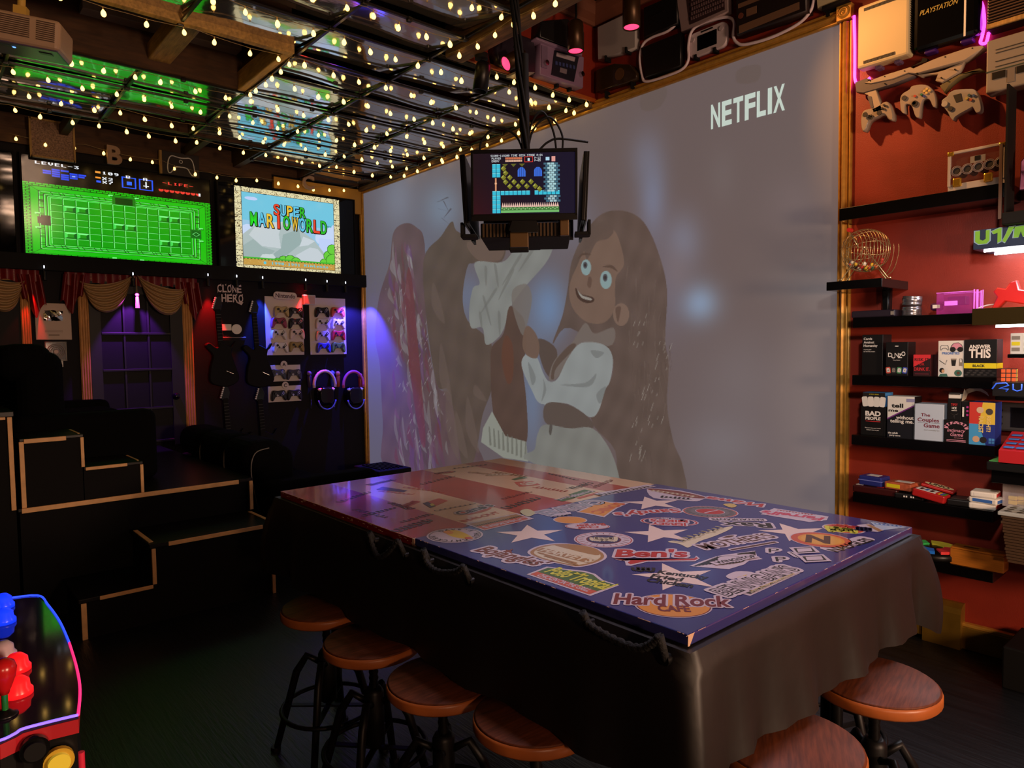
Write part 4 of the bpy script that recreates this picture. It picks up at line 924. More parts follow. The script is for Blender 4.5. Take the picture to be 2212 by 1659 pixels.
o6, w6, h6 = gbox('game_box', 'black upright game box with a red underline, under a smaller blue-edged card box', 'game box', 1860.7, 1914, 878, ZS[5], .165, .10, CB, None, d6, G)
def d7(b, w_, h_):
    b.box((0, h_*.88, e), (w_, h_*.22, .0006), TB); b.text('A PARTY GAME', 0, h_*.84, h_*.07, YEL, e*2, off=.012, maxw=w_*.6); b.box((0, h_*.6, e*.8), (w_, h_*.36, .0004), TB)
    for i in range(4): b.poly(rr(w_*.26, h_*.72, .008), e*(1.6+.3*i), TW if i % 2 else CW, T((i-1.5)*w_*.26, h_*.34, 0) @ RZ(.14-.09*i))
gbox('card_box', 'small blue-sided card box lying on top of a black upright game box', 'card box', 1864.5, 1913, 848, ZS[5]+h6, .165, .10, mat('carton_blue', (70, 140, 210), .5), None, d7)
def d8(b, w_, h_):
    b.poly([(-w_/2, 0), (w_/2, 0), (w_/2, h_*.80), (-w_/2, h_*.45)], e, mat('print_navy', (18, 20, 30), .5)); b.poly([(-w_/2, h_*.43), (w_/2, h_*.78), (w_/2, h_*.81), (-w_/2, h_*.46)], e*1.5, mat('print_violet', (120, 50, 140), .5))
    b.text('tell', -w_*.12, h_*.73, h_*.10, TB, e*2, off=.03, w=w_*.42); b.text('me', -w_*.27, h_*.625, h_*.07, TB, e*2, off=.03, w=w_*.34)
    b.text('without', w_*.48, h_*.455, h_*.085, TW, e*2, al='r', off=.025, w=w_*.64); b.text('telling me.', w_*.48, h_*.365, h_*.085, TW, e*2, al='r', off=.025, w=w_*.86)
    b.text('the adult', -w_*.46, h_*.09, h_*.045, TW, e*2, al='l', off=.03); b.text('party game', -w_*.40, h_*.035, h_*.04, TW, e*2, al='l', off=.02); b.box((w_*.36, h_*.91, e), (w_*.3, h_*.08, .0004), mat('print_lilac', (150, 150, 190), .5))
gbox('game_box', 'white and navy game box with a diagonal violet line', 'game box', 1918, 1976.6, 856.4, ZS[5], .175, .09, CW, CB, d8, G)
def d9(b, w_, h_):
    b.text('The', -w_*.12, h_*.66, h_*.085, MAR, e, off=.02, w=w_*.32); b.text('Couples', -w_*.02, h_*.515, h_*.105, MAR, e, off=.02, w=w_*.74); b.box((0, h_*.485, e), (w_*.76, h_*.006, .0004), TB); b.text('Game', w_*.1, h_*.36, h_*.11, MAR, e, off=.02, w=w_*.54); b.text("that's actually fun", w_*.1, h_*.27, h_*.035, GREY, e, w=w_*.54)
gbox('game_box', 'pale blue game box with maroon script', 'game box', 1977.5, 2040, 873, ZS[5], .185, .10, mat('carton_pale_blue', (190, 206, 226), .5), None, d9, G)
def d10(b, w_, h_):
    b.text('Intimacy', 0, h_*.48, h_*.15, PNK, e, off=.01, w=w_*.72, shear=.25); b.text('Game', w_*.02, h_*.29, h_*.16, PNK, e, off=.01, w=w_*.5, shear=.25); b.text('FOR COUPLES', w_*.1, h_*.2, h_*.04, PNK, e)
    for i in range(15): a = PI*i/14; b.poly(ell(.009, .004, 8, -math.cos(a)*w_*.40, h_*(.66+.22*math.sin(a)+.03*(i % 2))), e, PNK)
    for i in range(2): b.box((0, h_*(.12-.06*i), e), (w_*.76, h_*.025, .0004), PNK)
o10, w10, h10 = gbox('game_box', 'squat black game box with pink script and flourishes', 'game box', 2041, 2096, 908, ZS[5], .19, .12, CB, None, d10, G)
def d11(b, w_, h_):
    b.text('TIPSY', 0, h_*.66, h_*.12, TR_, e, off=.02, w=w_*.5); b.text('HOE', 0, h_*.50, h_*.12, TW, e, off=.02, w=w_*.34); b.box((0, h_*.44, e), (w_*.4, h_*.02, .0004), TW); b.tube([(-w_*.3, h_*.3, e), (0, h_*.22, e), (w_*.3, h_*.3, e)], .0012, DGREY, 4); b.tube([(0, h_*.22, e), (0, h_*.04, e)], .0012, DGREY, 4)
o, w_, h_ = gbox('card_box', 'black card box with its lid torn open, left one on the pink-script box', 'card box', 2048.5, 2077.5, 861, ZS[5]+h10, .185, .07, CB, None, d11)
b = MB(); b.box((0, h_+.01, -.03), (w_*.95, .02, .05), PAPER, .002).box((0, h_+.022, -.025), (w_*.8, .008, .05), DGREY); b.build('cards', o)
o, w_, h_ = gbox('card_box', 'black card box with open cream flaps, right one on the pink-script box', 'card box', 2078.4, 2097, 867, ZS[5]+h10, .185, .07, CB, None, lambda b, w_, h_: [b.box((-w_*.28, h_*.45, e), (w_*.2, h_*.5, .0004), TW)]+[b.box((w_*.22, h_*(.3+.2*i), e), (w_*.26, h_*.1, .0004), mat('print_magenta', (190, 50, 150), .5)) for i in range(3)])
b = MB(); FL = mat('flap_cream', (206, 196, 176), .6)
b.grid(lambda u, v: (-w_*.5+v*.01-u*w_*.1, h_+v*.055*(1-.3*u), -.07*u), 3, 3, FL); b.grid(lambda u, v: (-w_*.4+u*(w_+.05), h_+.05-.012*u+.02*math.sin(u*3)-.02*v, -.045-.03*v), 5, 2, FL); b.build('flap', o)
def d12(b, w_, h_):
    for pts, c in (([(-.5, .49), (-.12, .49), (0.02, 1), (-.5, 1)], (206, 60, 50)), ([(.02, 1), (-.12, .49), (.5, .49), (.5, 1)], (226, 196, 70)), ([(-.5, 0), (.16, 0), (-.12, .49), (-.5, .49)], (70, 160, 220)), ([(.16, 0), (.5, 0), (.5, .49), (-.12, .49)], (30, 50, 140))): b.poly([(x_*w_, y_*h_) for x_, y_ in pts], e, mat('quad_%d' % c[0], c, .5))
    for x_, y_, c in ((-.08, .82, (216, 190, 160)), (.28, .79, (70, 64, 60)), (.06, .12, (26, 22, 26)), (-.22, .13, (206, 170, 140))): b.poly(ell(w_*.14, h_*.075, 18, x_*w_, y_*h_), e*2, mat('face_%d' % c[0], c, .6))
    b.text('RIGHT?', 0, 0, w_*.16, mat('print_cream_yellow', (232, 206, 120), .6), e*3, w=h_*.36, M=T(w_*.18, h_*.50, 0) @ RZ(-PI/2), off=.03); b.text('RACIST', 0, 0, w_*.18, MATS['print_cream_yellow'], e*3, w=h_*.38, M=T(-w_*.12, h_*.48, 0) @ RZ(-PI/2), off=.03)
    for i in range(4): b.box((w_*(.32+.12*(i % 2)), h_*(.07+.07*(i//2)), e*2), (w_*.1, h_*.055, .0004), MATS['carton_blue'])
gbox('game_box', 'red, yellow and blue patchwork game box, rightmost on its shelf', 'game box', 2096, 2152, 869.5, ZS[5], .19, .10, mat('quad_30', (30, 50, 140), .5), None, d12, G)
# flat things on the sixth shelf
def flat_box(name, label, cat, pl, pr, py0, h_, df, dp, m, rot=0., zs_=ZS[6], extra=None, tilt=0.):
    a = onx(pl, py0, XA-df); c = onx(pr, py0, XA-df); ym = (a.y+c.y)/2; w_ = a.y-c.y
    o = thing(name, label, cat, FA((XA-df+dp/2, ym, zs_)) @ RY(rot) @ RZ(tilt)); MB().box((0, h_/2, 0), (w_, h_, dp), m, min(.006, h_*.3)).build('body', o)
    if extra: b = MB(); extra(b, w_, h_, dp); b.build('lid_print', o)
    return o, w_
MG = mat('tray_maroon', (62, 18, 18), .4)
flat_box('game_tray', 'flat maroon and black game tray at the left end of the low games shelf', 'game', 1841, 1938, 1060, .034, .19, .15, MG, 0, ZS[6], lambda b, w_, h_, dp: [b.box((x_*w_, h_+.0008, 0), (w_*.16, .001, dp*.7), m_) for x_, m_ in ((-.38, CW), (-.1, CB), (.1, TR_), (.3, CW))])
flat_box('tin_box', 'blue embossed tin on top of the maroon tray', 'tin', 1856, 1907, 1040, .048, .17, .09, mat('tin_blue', (52, 62, 150), .35, .3), -.1, ZS[6]+.036, lambda b, w_, h_, dp: [b.box((0, h_*.55, 0), (w_+.004, .004, dp+.004), mat('tin_light_blue', (120, 130, 210), .35)), b.box((.0, h_+.0008, 0), (w_*.5, .001, dp*.5), TW)])
flat_box('card_game_box', 'thin black card game box under the worn orange card box', 'card box', 1930, 1992, 1070, .026, .195, .13, CB, .08, ZS[6], lambda b, w_, h_, dp: [b.box((.01*k, h_*.5, dp/2+.0004), (.006, h_*.3, .0006), TW) for k in (-2, -1, 1, 2)])
flat_box('worn_card_box', 'worn orange card box between the blue tin and the red tins', 'card box', 1911, 1972, 1050, .036, .185, .10, mat('carton_orange', (186, 92, 60), .55, noise=.3, nscale=40), -.12, ZS[6]+.036, lambda b, w_, h_, dp: [b.box((.01, h_+.0008, 0), (w_*.6, .001, dp*.4), TW), b.box((-.02, h_*.5, dp/2+.0006), (w_*.5, h_*.5, .001), YEL)])
def uno(b, w_, h_, dp):
    for i, c in enumerate(((210, 40, 40), (240, 200, 40), (60, 90, 190), (60, 150, 70))): b.box((w_*(.2+.07*i), h_+.0008, 0), (w_*.07, .0014, dp*.6), mat('tin_quad_%d' % i, c, .4))
    b.box((-w_*.12, h_+.0006, 0), (w_*.62, .001, dp*.8), TW)
    for i, c in enumerate((CB, TBL, CB)): b.box((-w_*(.3-.16*i), h_+.0012, 0), (w_*.09, .001, dp*.5), c)
flat_box('card_tin', 'red tin with coloured quarters on its lid, leaning over the shelf front', 'tin', 1968, 2040, 1085, .036, .215, .075, mat('tin_red', (178, 34, 34), .35), -.05, ZS[6]+.016, uno, -.16)
o, w_ = flat_box('oval_tin', 'red oval tin with big letters on top, behind the other red tin', 'tin', 1986, 2056, 1062, .014, .13, .09, MATS['tin_red'], .1, ZS[6]+.05, lambda b, w_, h_, dp: [b.add([(p_[0], .0148, p_[1]) for p_ in ell(w_*.45, dp*.36, 24)][::-1], [tuple(range(24))], mat('lid_cream', (236, 220, 170), .45)), b.text('UNO', 0, 0, dp*.44, TB, 0, w=w_*.6, M=T(0, .0158, dp*.2) @ RX(-PI/2), off=.03)], -.2)
flat_box('card_tray', 'open black card tray beside the stack of white card decks', 'tray', 2042, 2092, 1085, .03, .19, .12, CB, .1, ZS[6], lambda b, w_, h_, dp: [b.box((0, h_+.001, .01), (w_*.7, .002, dp*.6), DGREY), b.box((w_*.36, h_+.002, 0), (w_*.14, .004, dp*.4), GREY)])
for i, (px0, px1, lb, c) in enumerate(((2090, 2148, 'white card deck with a red label, bottom of the stack of three', TR_), (2094, 2158, 'white card deck with a blue label, middle of the stack of three', TBL), (2094, 2150, 'white card deck with a worn print, top of the stack of three', TR_))):
    o, w_ = flat_box('card_deck', lb, 'card deck', px0, px1, 1090-12*i, .026, .185, .095, PAPER, (.1, -.14, .06)[i], ZS[6]+.0265*i)
    b = MB(); b.box((.09*0, .013, .0482), (w_*.7, .014, .0008), c if i == 1 else PAPER).box((w_/2+.0006, .013, 0), (.0008, .014, .075), c); b.build('label_print', o)
# third shelf: slim case, tins, card shuffler
o, w_ = flat_box('slim_case', 'slim dark violet case at the left end of the tins shelf', 'case', 1839, 1933, 684, .034, .19, .12, mat('case_dark_violet', (40, 32, 44), .4), 0, ZS[3], lambda b, w_, h_, dp: [b.box((w_*.44, h_*.5, dp/2+.0006), (w_*.07, h_*.5, .001), GREY)])
TIN = mat('ribbed_tin', (150, 146, 152), .25, .8)
for i, lb in enumerate(('ribbed grey tin under another, beside the violet card shuffler', 'ribbed grey tin tilted on top of another, beside the violet card shuffler')):
    p = onx(1969, 684, XA-.12); b = MB(); b.lathe([(.04, 0), (.043, .003), (.043, .012), (.041, .016), (.043, .02), (.043, .036), (.040, .04), (.043, .044), (.036, .046), (.034, .042), (0.001, .042)], TIN, None, 24)
    one(b, 'ribbed_tin', lb, 'tin', T(p.x, p.y, ZS[3]+.0462*i) @ (RX(.07) @ T(0, 0, .004) if i else Matrix()))
VIO = mat('violet_acrylic', (190, 70, 170), .12, alpha=.45, spec=.6); VIE = mat('violet_acrylic_edge', (230, 130, 240), .3, em=(220, 90, 230), es=.5)
a, c = onx(2019, 660, XA-.19), onx(2101, 660, XA-.19); w_ = a.y-c.y
o = thing('card_shuffler', 'violet transparent card shuffler on the tins shelf', 'card shuffler', FA((XA-.19, (a.y+c.y)/2, ZS[3]))); h_ = .10
b = MB(); b.box((0, h_*.5, -.07), (w_, h_, .10), VIO, .003); b.build('housing', o)
b = MB(); b.box((0, h_*.62, -.07), (w_*.5, .04, .05), mat('motor_dark_violet', (70, 24, 70), .4), .004).box((-w_*.1, h_*.5, -.02), (.05, .02, .01), VIE); b.build('mechanism', o)
b = MB(); b.box((-w_*.56, h_*.38, -.06), (w_*.26, .035, .07), MATS['motor_dark_violet'], .01).box((-w_*.5, h_*.38, -.022), (.03, .016, .004), TW); b.build('motor_pod', o)
b = MB()
for z_ in (-.02, -.12): b.box((0, h_, z_), (w_, .003, .003), VIE).box((w_*.5, h_*.52, z_), (.004, h_*1.1, .004), VIE)
b.box((w_*.58, h_*.5, -.02), (.006, h_*1.1, .006), VIE).box((w_*.72, h_*.5, -.02), (.003, h_*1.05, .003), VIE); b.build('lit_edge', o)
# first shelf: clear chip case
a, c = onx(2047, 400, XA-.19), onx(2172, 388, XA-.19); w_ = a.y-c.y; h_ = onx(2047, 332, XA-.19).z-ZS[1]
o = thing('chip_case', 'clear poker chip case with pale metal rims and gold corners on the topmost shelf', 'case', FA((XA-.19, (a.y+c.y)/2, ZS[1])))
RIM = mat('case_rim_silver', (206, 196, 186), .4, .3); SMK = mat('smoky_acrylic', (90, 74, 72), .06, alpha=.35)
MB().box((0, h_*.6, -.06), (w_*.97, h_*.76, .11), SMK, .002).build('clear_shell', o)
b = MB(); b.box((0, h_*.09, -.06), (w_, h_*.18, .12), RIM, .002).box((0, h_*.98, 0), (w_, .012, .014), RIM, .002)
for s_ in (-1, 1): b.box((s_*(w_/2-.006), h_*.55, 0), (.012, h_*.86, .014), RIM, .002)
b.build('rim', o)
for i in range(5):
    b = MB(); x_ = w_*(-.34+.19*i); y_ = h_*(.50+.01*i)
    for r in (.022, .017): b.tube([(x_+r*math.cos(q), y_+r*math.sin(q), .002) for q in np.linspace(0, 2*PI, 17)[:-1]], .0022, mat('chip_grey', (130, 120, 124), .4), 5, True)
    b.cyl((x_, y_, -.1), (x_, y_, .0), .016, DGREY); b.build('chip_stack', o)
b = MB(); b.box((w_*.03, h_*.72, .001), (w_*.26, .03, .004), GREY).box((w_*.03, h_*.74, .003), (w_*.1, .02, .004), CB); b.build('tray_label', o)
GLD = mat('gold_fitting', (224, 176, 60), .25, .8)
for sx, sy in ((-1, 1), (1, 1)): MB().box((sx*(w_/2-.012), h_*.96, .004), (.026, .02, .014), GLD, .005).build('corner_guard', o)
for sx in (-.32, .22): MB().box((sx*w_, h_*.2, .006), (.035, .04, .014), GLD, .006).build('latch', o)
# second shelf: wire bingo cage
WIRE = mat('brass_wire', (206, 186, 136), .25, .8)
p = onx(1868, 545, XA-.2); zb_ = ZS[2]; hc = onx(1868, 541, XA-.2).z-zb_
o = thing('bingo_cage', 'brass wire bingo cage with a red crank knob and coloured balls', 'bingo cage', FA((XA-.19, p.y, zb_)))
R_ = .105
b = MB()
for k in range(11):
    x_ = -.08+.016*k; r = R_*math.sqrt(max(.05, 1-(x_/.115)**2))
    b.tube([(x_, hc+r*math.cos(q), r*math.sin(q)) for q in np.linspace(0, 2*PI, 29)[:-1]], .0016, WIRE, 5, True)
for k in range(10):
    q = 2*PI*k/10; b.tube([(x_, hc+R_*math.sqrt(max(.02, 1-(x_/.115)**2))*math.cos(q), R_*math.sqrt(max(.02, 1-(x_/.115)**2))*math.sin(q)) for x_ in np.linspace(-.112, .112, 13)], .0014, WIRE, 5)
b.build('cage', o, T(0, 0, 0) @ RY(.9))
b = MB(); b.cyl((0, hc, -.13), (0, hc, .14), .003, WIRE)
for z_ in (-.12, .125): b.tube([(-.11, .004, z_), (-.10, .004, z_), (0, hc, z_), (.10, .004, z_), (.11, .004, z_)], .003, WIRE, 6)
for x_ in (-.11, .11): b.cyl((x_, .004, -.12), (x_, .004, .125), .003, WIRE, n=6)
b.build('stand', o, RY(.35))
b = MB(); b.tube([(.02, hc, .13), (.0, hc+.04, .135), (-.02, hc+.09, .135)], .003, WIRE, 6); b.build('crank', o)
b = MB(); b.cyl((-.02, hc+.09, .12), (-.015, hc+.088, .16), .010, mat('crank_red', (214, 50, 50), .4)); b.build('crank_knob', o)
b = MB(); b.tube(smooth_path([(.06, .02, -.03), (.10, .05, -.02), (.125, .12, -.01), (.13, .17, 0)], 5), .0016, WIRE, 5); b.tube(smooth_path([(.075, .02, -.045), (.115, .05, -.04), (.14, .12, -.03), (.145, .17, -.02)], 5), .0016, WIRE, 5); b.build('ball_chute', o)
rb = random.Random(9)
BC = [(30, 90, 70), (200, 80, 40), (40, 60, 130), (190, 40, 40), (230, 190, 50), (220, 214, 200)]
for k in range(24):
    for _ in range(40):
        a_ = rb.uniform(-.075, .075); c_ = rb.uniform(-.055, .055)
        if (a_/.085)**2+(c_/.075)**2 < 1: break
    q = BC[k % 6]; b = MB(); y_ = hc-R_*math.sqrt(max(.05, 1-(a_*a_+c_*c_)/(R_*R_)))+.012+.014*(k > 15); b.ball((a_, y_, c_), .0105, mat('ball_%d_%d' % q[:2], q, .4), n=10); b.build('ball', o)
# seventh shelf: memory game and wooden box
p = onx(2015, 1200, XA-.13)
o = thing('memory_game', 'round electronic memory game with green, red and blue lenses on the lowest shelf', 'game', T(p.x, p.y, ZS[7]))
b = MB(); b.lathe([(.10, 0), (.115, .008), (.115, .03), (.10, .042), (.03, .046), (.001, .046)], BLK, None, 32); b.build('base', o)
for i, c in enumerate(((60, 190, 90), (40, 120, 220), (226, 60, 60), (220, 200, 60))):
    b = MB(); pts = [(r*math.cos(a), r*math.sin(a)) for r, n0 in ((.104, 1), (.045, -1)) for a in [(PI/2*i+.12+(PI/2-.24)*k/8) for k in range(9)][::n0]]
    b.prism(pts, .036, .052, mat('lens_%d' % i, c, .3, em=c, es=.12)); b.build('lens', o, RZ(.5))
a, c = onx(2052, 1200, XA-.19), onx(2168, 1225, XA-.19); w_ = a.y-c.y
o = thing('wooden_box', 'honey-coloured wooden box on the lowest wall shelf', 'box', FA((XA-.19, (a.y+c.y)/2, ZS[7]))); OAK = mat('honey_wood', (206, 130, 44), .45, noise=.15, nscale=10, stretch=(1, 12, 12))
MB().box((0, .036, -.04), (w_, .072, .08), OAK, .002).build('body', o); MB().box((0, .077, -.04), (w_*.98, .008, .076), OAK, .002).build('lid', o)
b = MB(); b.box((-.03, .0812, -.04), (.06, .0008, .02), mat('wood_mark', (110, 66, 26), .6)); b.build('inlay', o)
# ================================================================== consoles and gamepads hung on the wall
def opoly(p0, pts, fn):
    out = []
    for x_, y_ in pts:
        q = fn(x_, y_); out.append((q[0]-p0[0], q[1]-p0[1]))
    return out
def plA(d): return lambda x_, y_: (-(A(x_, y_, d).y), A(x_, y_, d).z)
def plR(d): return lambda x_, y_: (RW(x_, y_, d).x, RW(x_, y_, d).z)
def rectA(px0, py0, px1, py1, d):
    """rectangle on the wall: left px at its bottom, right px; bottom and top read at the left edge"""
    a = A(px0, py1, d); t = A(px0, py0, d); c = A(px1, py1, d); return (a.y+c.y)/2, a.z, a.y-c.y, t.z-a.z
def wall_box(name, label, cat, px0, py0, px1, py1, d, m, bev=.004):
    y_, z_, w_, h_ = rectA(px0, py0, px1, py1, d); o = thing(name, label, cat, FA((XA, y_, z_))); MB().box((0, h_/2, d/2+.004), (w_, h_, d-.008), m, bev).build('shell', o); return o, w_, h_
IV = mat('ivory_plastic', (206, 190, 150), .4)
o, w_, h_ = wall_box('game_console', 'tall ivory white game console hung beside the gold frame corner', 'game console', 1851, 16, 1962, 150, .08, IV, .012)
for yy0 in (.06, .90):
    b = MB()
    for i in range(26):
        for j in range(4): b.box((w_*(-.36+.6*i/25), h_*(yy0+.012*j), .0815), (.0035, .0035, .002), DGREY)
    b.build('vent', o)
for x_ in (-.12, .25): MB().box((x_*w_, -.01, .03), (.03, .016, .05), mat('clear_bracket', (120, 100, 140), .2, alpha=.6), .004).build('bracket', o)
b = MB()
for k in range(22): b.box((w_/2+.001, h_*(.1+.036*k), .05), (.002, .004, .03), DGREY)
b.build('side_vent', o)
o, w_, h_ = wall_box('game_console', 'glossy black game console with italic silver lettering next to the ivory one', 'game console', 1971, -58, 2113, 114, .075, BLG, .02)
pa, pb = A(1990, 31, .08), A(2074, 2, .08); b = MB(); b.text('PLAYSTATION', 0, 0, .024, mat('silver_print', (226, 206, 120), .25, .5), 0, w=pa.y-pb.y, M=frame((-.004-XA+XA, 0, 0), (1, 0, 0), (0, 1, 0), (0, 0, 1)) @ T(((pa.y+pb.y)/2-A(2042, 100, .075).y)*-1, pa.z-(A(1971, 114, .075).z)-.004, .0765), off=.012, shear=.3); b.build('lettering', o)
MB().box((w_*.30, h_/2, .076), (.008, h_*.98, .003), PAPER).build('white_stripe', o)
for x_ in (-.25, .3): MB().box((x_*w_, -.008, .03), (.05, .018, .05), mat('violet_bracket', (60, 30, 110), .3), .005).build('bracket', o)
o, w_, h_ = wall_box('game_console', 'ribbed black and wood game console at the top right corner of the photo', 'game console', 2132, -60, 2260, 66, .09, BLK)
b = MB()
for k in range(18): b.box((0, h_*(.12+.05*k), .092), (w_, .006, .01), mat('rib_brown', (86, 62, 44), .5), .002)
b.build('ribs', o); MB().box((0, h_*.05, .09), (w_, .02, .02), WOODL, .003).build('wood_front', o)
o, w_, h_ = wall_box('game_console', 'boxy grey game console with a dark flap at the right edge of the photo', 'game console', 2129, 90, 2262, 203, .09, GREY, .006)
b = MB()
for k in (.42, .52, .68, .74): b.box((.02, h_*k+.01, .091), (w_*.86, .003, .003), DGREY)
b.box((0, h_*.40, .091), (w_, .004, .004), mat('groove_green', (60, 74, 60), .4)); b.build('grooves', o)
for x_ in (-.28, .12): MB().box((x_*w_, h_*.30, .092), (w_*.22, .03, .004), CB).build('slot_label', o)
MB().box((-.08*w_, h_*.24, .091), (w_*.12, h_*.26, .003), mat('flap_grey', (120, 112, 104), .5)).build('port_flap', o)
z5 = lambda pts: [(1812+.1808*x_, .1808*y_) for x_, y_ in pts]
def traced(name, label, cat, parts, fn, F, org, group=None):
    o = thing(name, label, cat, F(org)); 
    for nm, pts, d0, d1_, m, bv in parts:
        pass
    return o
def tracedA(name, label, cat, parts, ref, group=None):
    p = A(ref[0], ref[1], 0); o = thing(name, label, cat, FA(p), group)
    for nm, pts, d0, d1_, m, bv in parts:
        q = [(-(A(x_, y_, d1_).y-p.y), A(x_, y_, d1_).z-p.z) for x_, y_ in pts]; b = MB(); b.prism(q, d0, d1_, m, bev=bv); b.build(nm, o)
    return o
LGR = mat('light_grey_plastic', (168, 152, 134), .5); OLV = mat('olive_plastic', (104, 94, 62), .5); SLT = mat('slate_plastic', (84, 76, 80), .5)
g = tracedA('toy_light_gun', 'long grey shoulder light gun hung under the ivory console', 'light gun', [
 ('upper_body', z5([(310, 985), (560, 890), (850, 800), (890, 815), (1100, 720), (1200, 680), (1560, 560), (1720, 540), (1742, 562), (1500, 722), (1240, 792), (920, 880), (830, 872), (640, 945), (380, 1000)]), .02, .075, LGR, .003),
 ('lower_body', z5([(190, 985), (330, 932), (372, 945), (312, 998), (380, 1004), (640, 950), (830, 878), (905, 900), (640, 1010), (290, 1112), (205, 1100)]), .025, .07, SLT, .003),
 ('stock', z5([(920, 895), (1160, 858), (1260, 830), (1500, 732), (1440, 862), (1232, 990), (1150, 960), (1180, 882), (1010, 902), (990, 922)]), .03, .06, LGR, .005),
 ('shoulder_rest', z5([(1200, 1020), (1440, 880), (1680, 810), (1740, 842), (1600, 862), (1440, 932), (1330, 1022), (1260, 1110)]), .02, .055, OLV, .006),
 ('pistol_grip', z5([(292, 1112), (440, 1068), (522, 1318), (410, 1346), (345, 1135)]), .025, .065, LGR, .003),
 ('grip_inset', z5([(338, 1148), (385, 1150), (412, 1280), (385, 1290)]), .06, .068, SLT, .0),
 ('sight', z5([(860, 800), (1050, 735), (1060, 700), (1000, 690), (985, 735)]), .03, .06, BLK, .0)], (1960, 160))
b = MB()
for x_, y_ in z5([(375, 965), (548, 912), (548, 998), (785, 848), (935, 875), (1270, 680), (1385, 828), (1222, 928), (1595, 575), (435, 1305)]): q = A(x_, y_, .076); p = A(1960, 160); b.cyl((-(q.y-p.y), q.z-p.z, .06), (-(q.y-p.y), q.z-p.z, .077), .003, BLK, n=8)
b.build('screws', g)
gamepad('grey gamepad with two long grips, leftmost of the three hung under the light gun', FA(A(1900, 253, .02)) @ RZ(.16), (158, 144, 130), size=.165, stick=(60, 56, 54))
n6 = tracedA('gamepad', 'grey three-pronged gamepad, middle one under the light gun', 'gamepad', [('shell', [(a_, b_) for a_, b_ in closed_smooth(z5([(730, 1190), (760, 1120), (840, 1070), (870, 1030), (960, 1010), (1060, 1020), (1120, 1080), (1150, 1160), (1158, 1262), (1125, 1275), (1078, 1185), (1000, 1195), (975, 1290), (960, 1400), (915, 1390), (880, 1290), (850, 1250), (790, 1250), (790, 1350), (745, 1330)]), 3)], .02, .06, mat('warm_grey_pad', (156, 142, 130), .5), .002)], (1982, 215))
def pips(o, ref, lst, d=.06):
    p = A(*ref)
    for nm, x_, y_, r, c in lst: q = A(*z5([(x_, y_)])[0], d); b = MB(); b.cyl((-(q.y-p.y), q.z-p.z, d-.004), (-(q.y-p.y), q.z-p.z, d+.007), r, mat('pip_%d_%d_%d' % c, c, .4), n=14); b.build(nm, o)
pips(n6, (1982, 215), [('thumbstick', 910, 1240, .014, (40, 38, 40)), ('thumbstick_cap', 905, 1235, .008, (200, 190, 180))]+[('button', x_, y_, .0055, c) for x_, y_, c in ((1055, 1065, (220, 190, 110)), (1085, 1085, (220, 190, 110)), (1025, 1090, (220, 190, 110)), (1050, 1112, (220, 190, 110)), (990, 1132, (50, 120, 90)), (1022, 1152, (50, 70, 150)), (912, 1150, (190, 70, 50)))]+[('direction_pad', 785, 1172, .011, (60, 58, 60))])
dcp = tracedA('gamepad', 'pale grey gamepad with a centre window, rightmost under the light gun', 'gamepad', [('shell', [(a_, b_) for a_, b_ in closed_smooth(z5([(1230, 1200), (1290, 1150), (1330, 1100), (1400, 1070), (1560, 1060), (1620, 1070), (1660, 1120), (1700, 1260), (1690, 1330), (1640, 1345), (1600, 1280), (1560, 1300), (1400, 1390), (1370, 1440), (1330, 1400), (1300, 1340), (1240, 1260)]), 3)], .02, .06, mat('pale_grey_pad', (168, 164, 162), .5), .003),
 ('window', z5([(1365, 1140), (1455, 1115), (1475, 1200), (1400, 1225)]), .055, .0625, DGREY, .0)], (2077, 224))
pips(dcp, (2077, 224), [('thumbstick', 1268, 1245, .013, (190, 184, 180)), ('button', 1560, 1140, .006, (80, 110, 120)), ('button', 1612, 1145, .006, (80, 110, 170)), ('button', 1530, 1180, .006, (200, 190, 110)), ('button', 1580, 1195, .006, (190, 100, 70)), ('direction_pad', 1335, 1300, .011, (70, 66, 66))])
# glowing rope light
ROPE = mat('magenta_rope_glow', (255, 120, 255), .4, em=(236, 70, 255), es=3.2)
def rope(label, pts, m, d=.014, r=.007, fn=A):
    b = MB(); b.tube(smooth_path([fn(x_, y_, d) for x_, y_ in pts], 6), r, m, 7); return one(b, 'rope_light', label, 'rope light')
rope('glowing magenta rope light running down beside the gold frame', [(1845, 34), (1846.5, 90), (1846.5, 140), (1847, 172), (1856, 182), (1880, 168)], ROPE)
rope('glowing magenta rope light curling round the right of the black console', [(2108, -10), (2122, 12), (2126, 50), (2122, 76), (2118, 92), (2130, 92), (2136, 70)], ROPE)
ROPEW = mat('unlit_rope_white', (226, 208, 216), .4)
rope('unlit white rope light winding between the consoles above the screen', [(1759, -6), (1751, 23), (1725, 51), (1668, 80), (1611, 96), (1592, 92), (1584, 78), (1586, 53), (1580, 40), (1561, 38), (1516, 51), (1494, 68), (1487, 99), (1487, 129), (1474, 149), (1443, 163), (1397, 176), (1387, 163), (1382, 126), (1389, 96), (1408, 81), (1443, 67), (1464, 46), (1470, 20)], ROPEW, .045, .009)
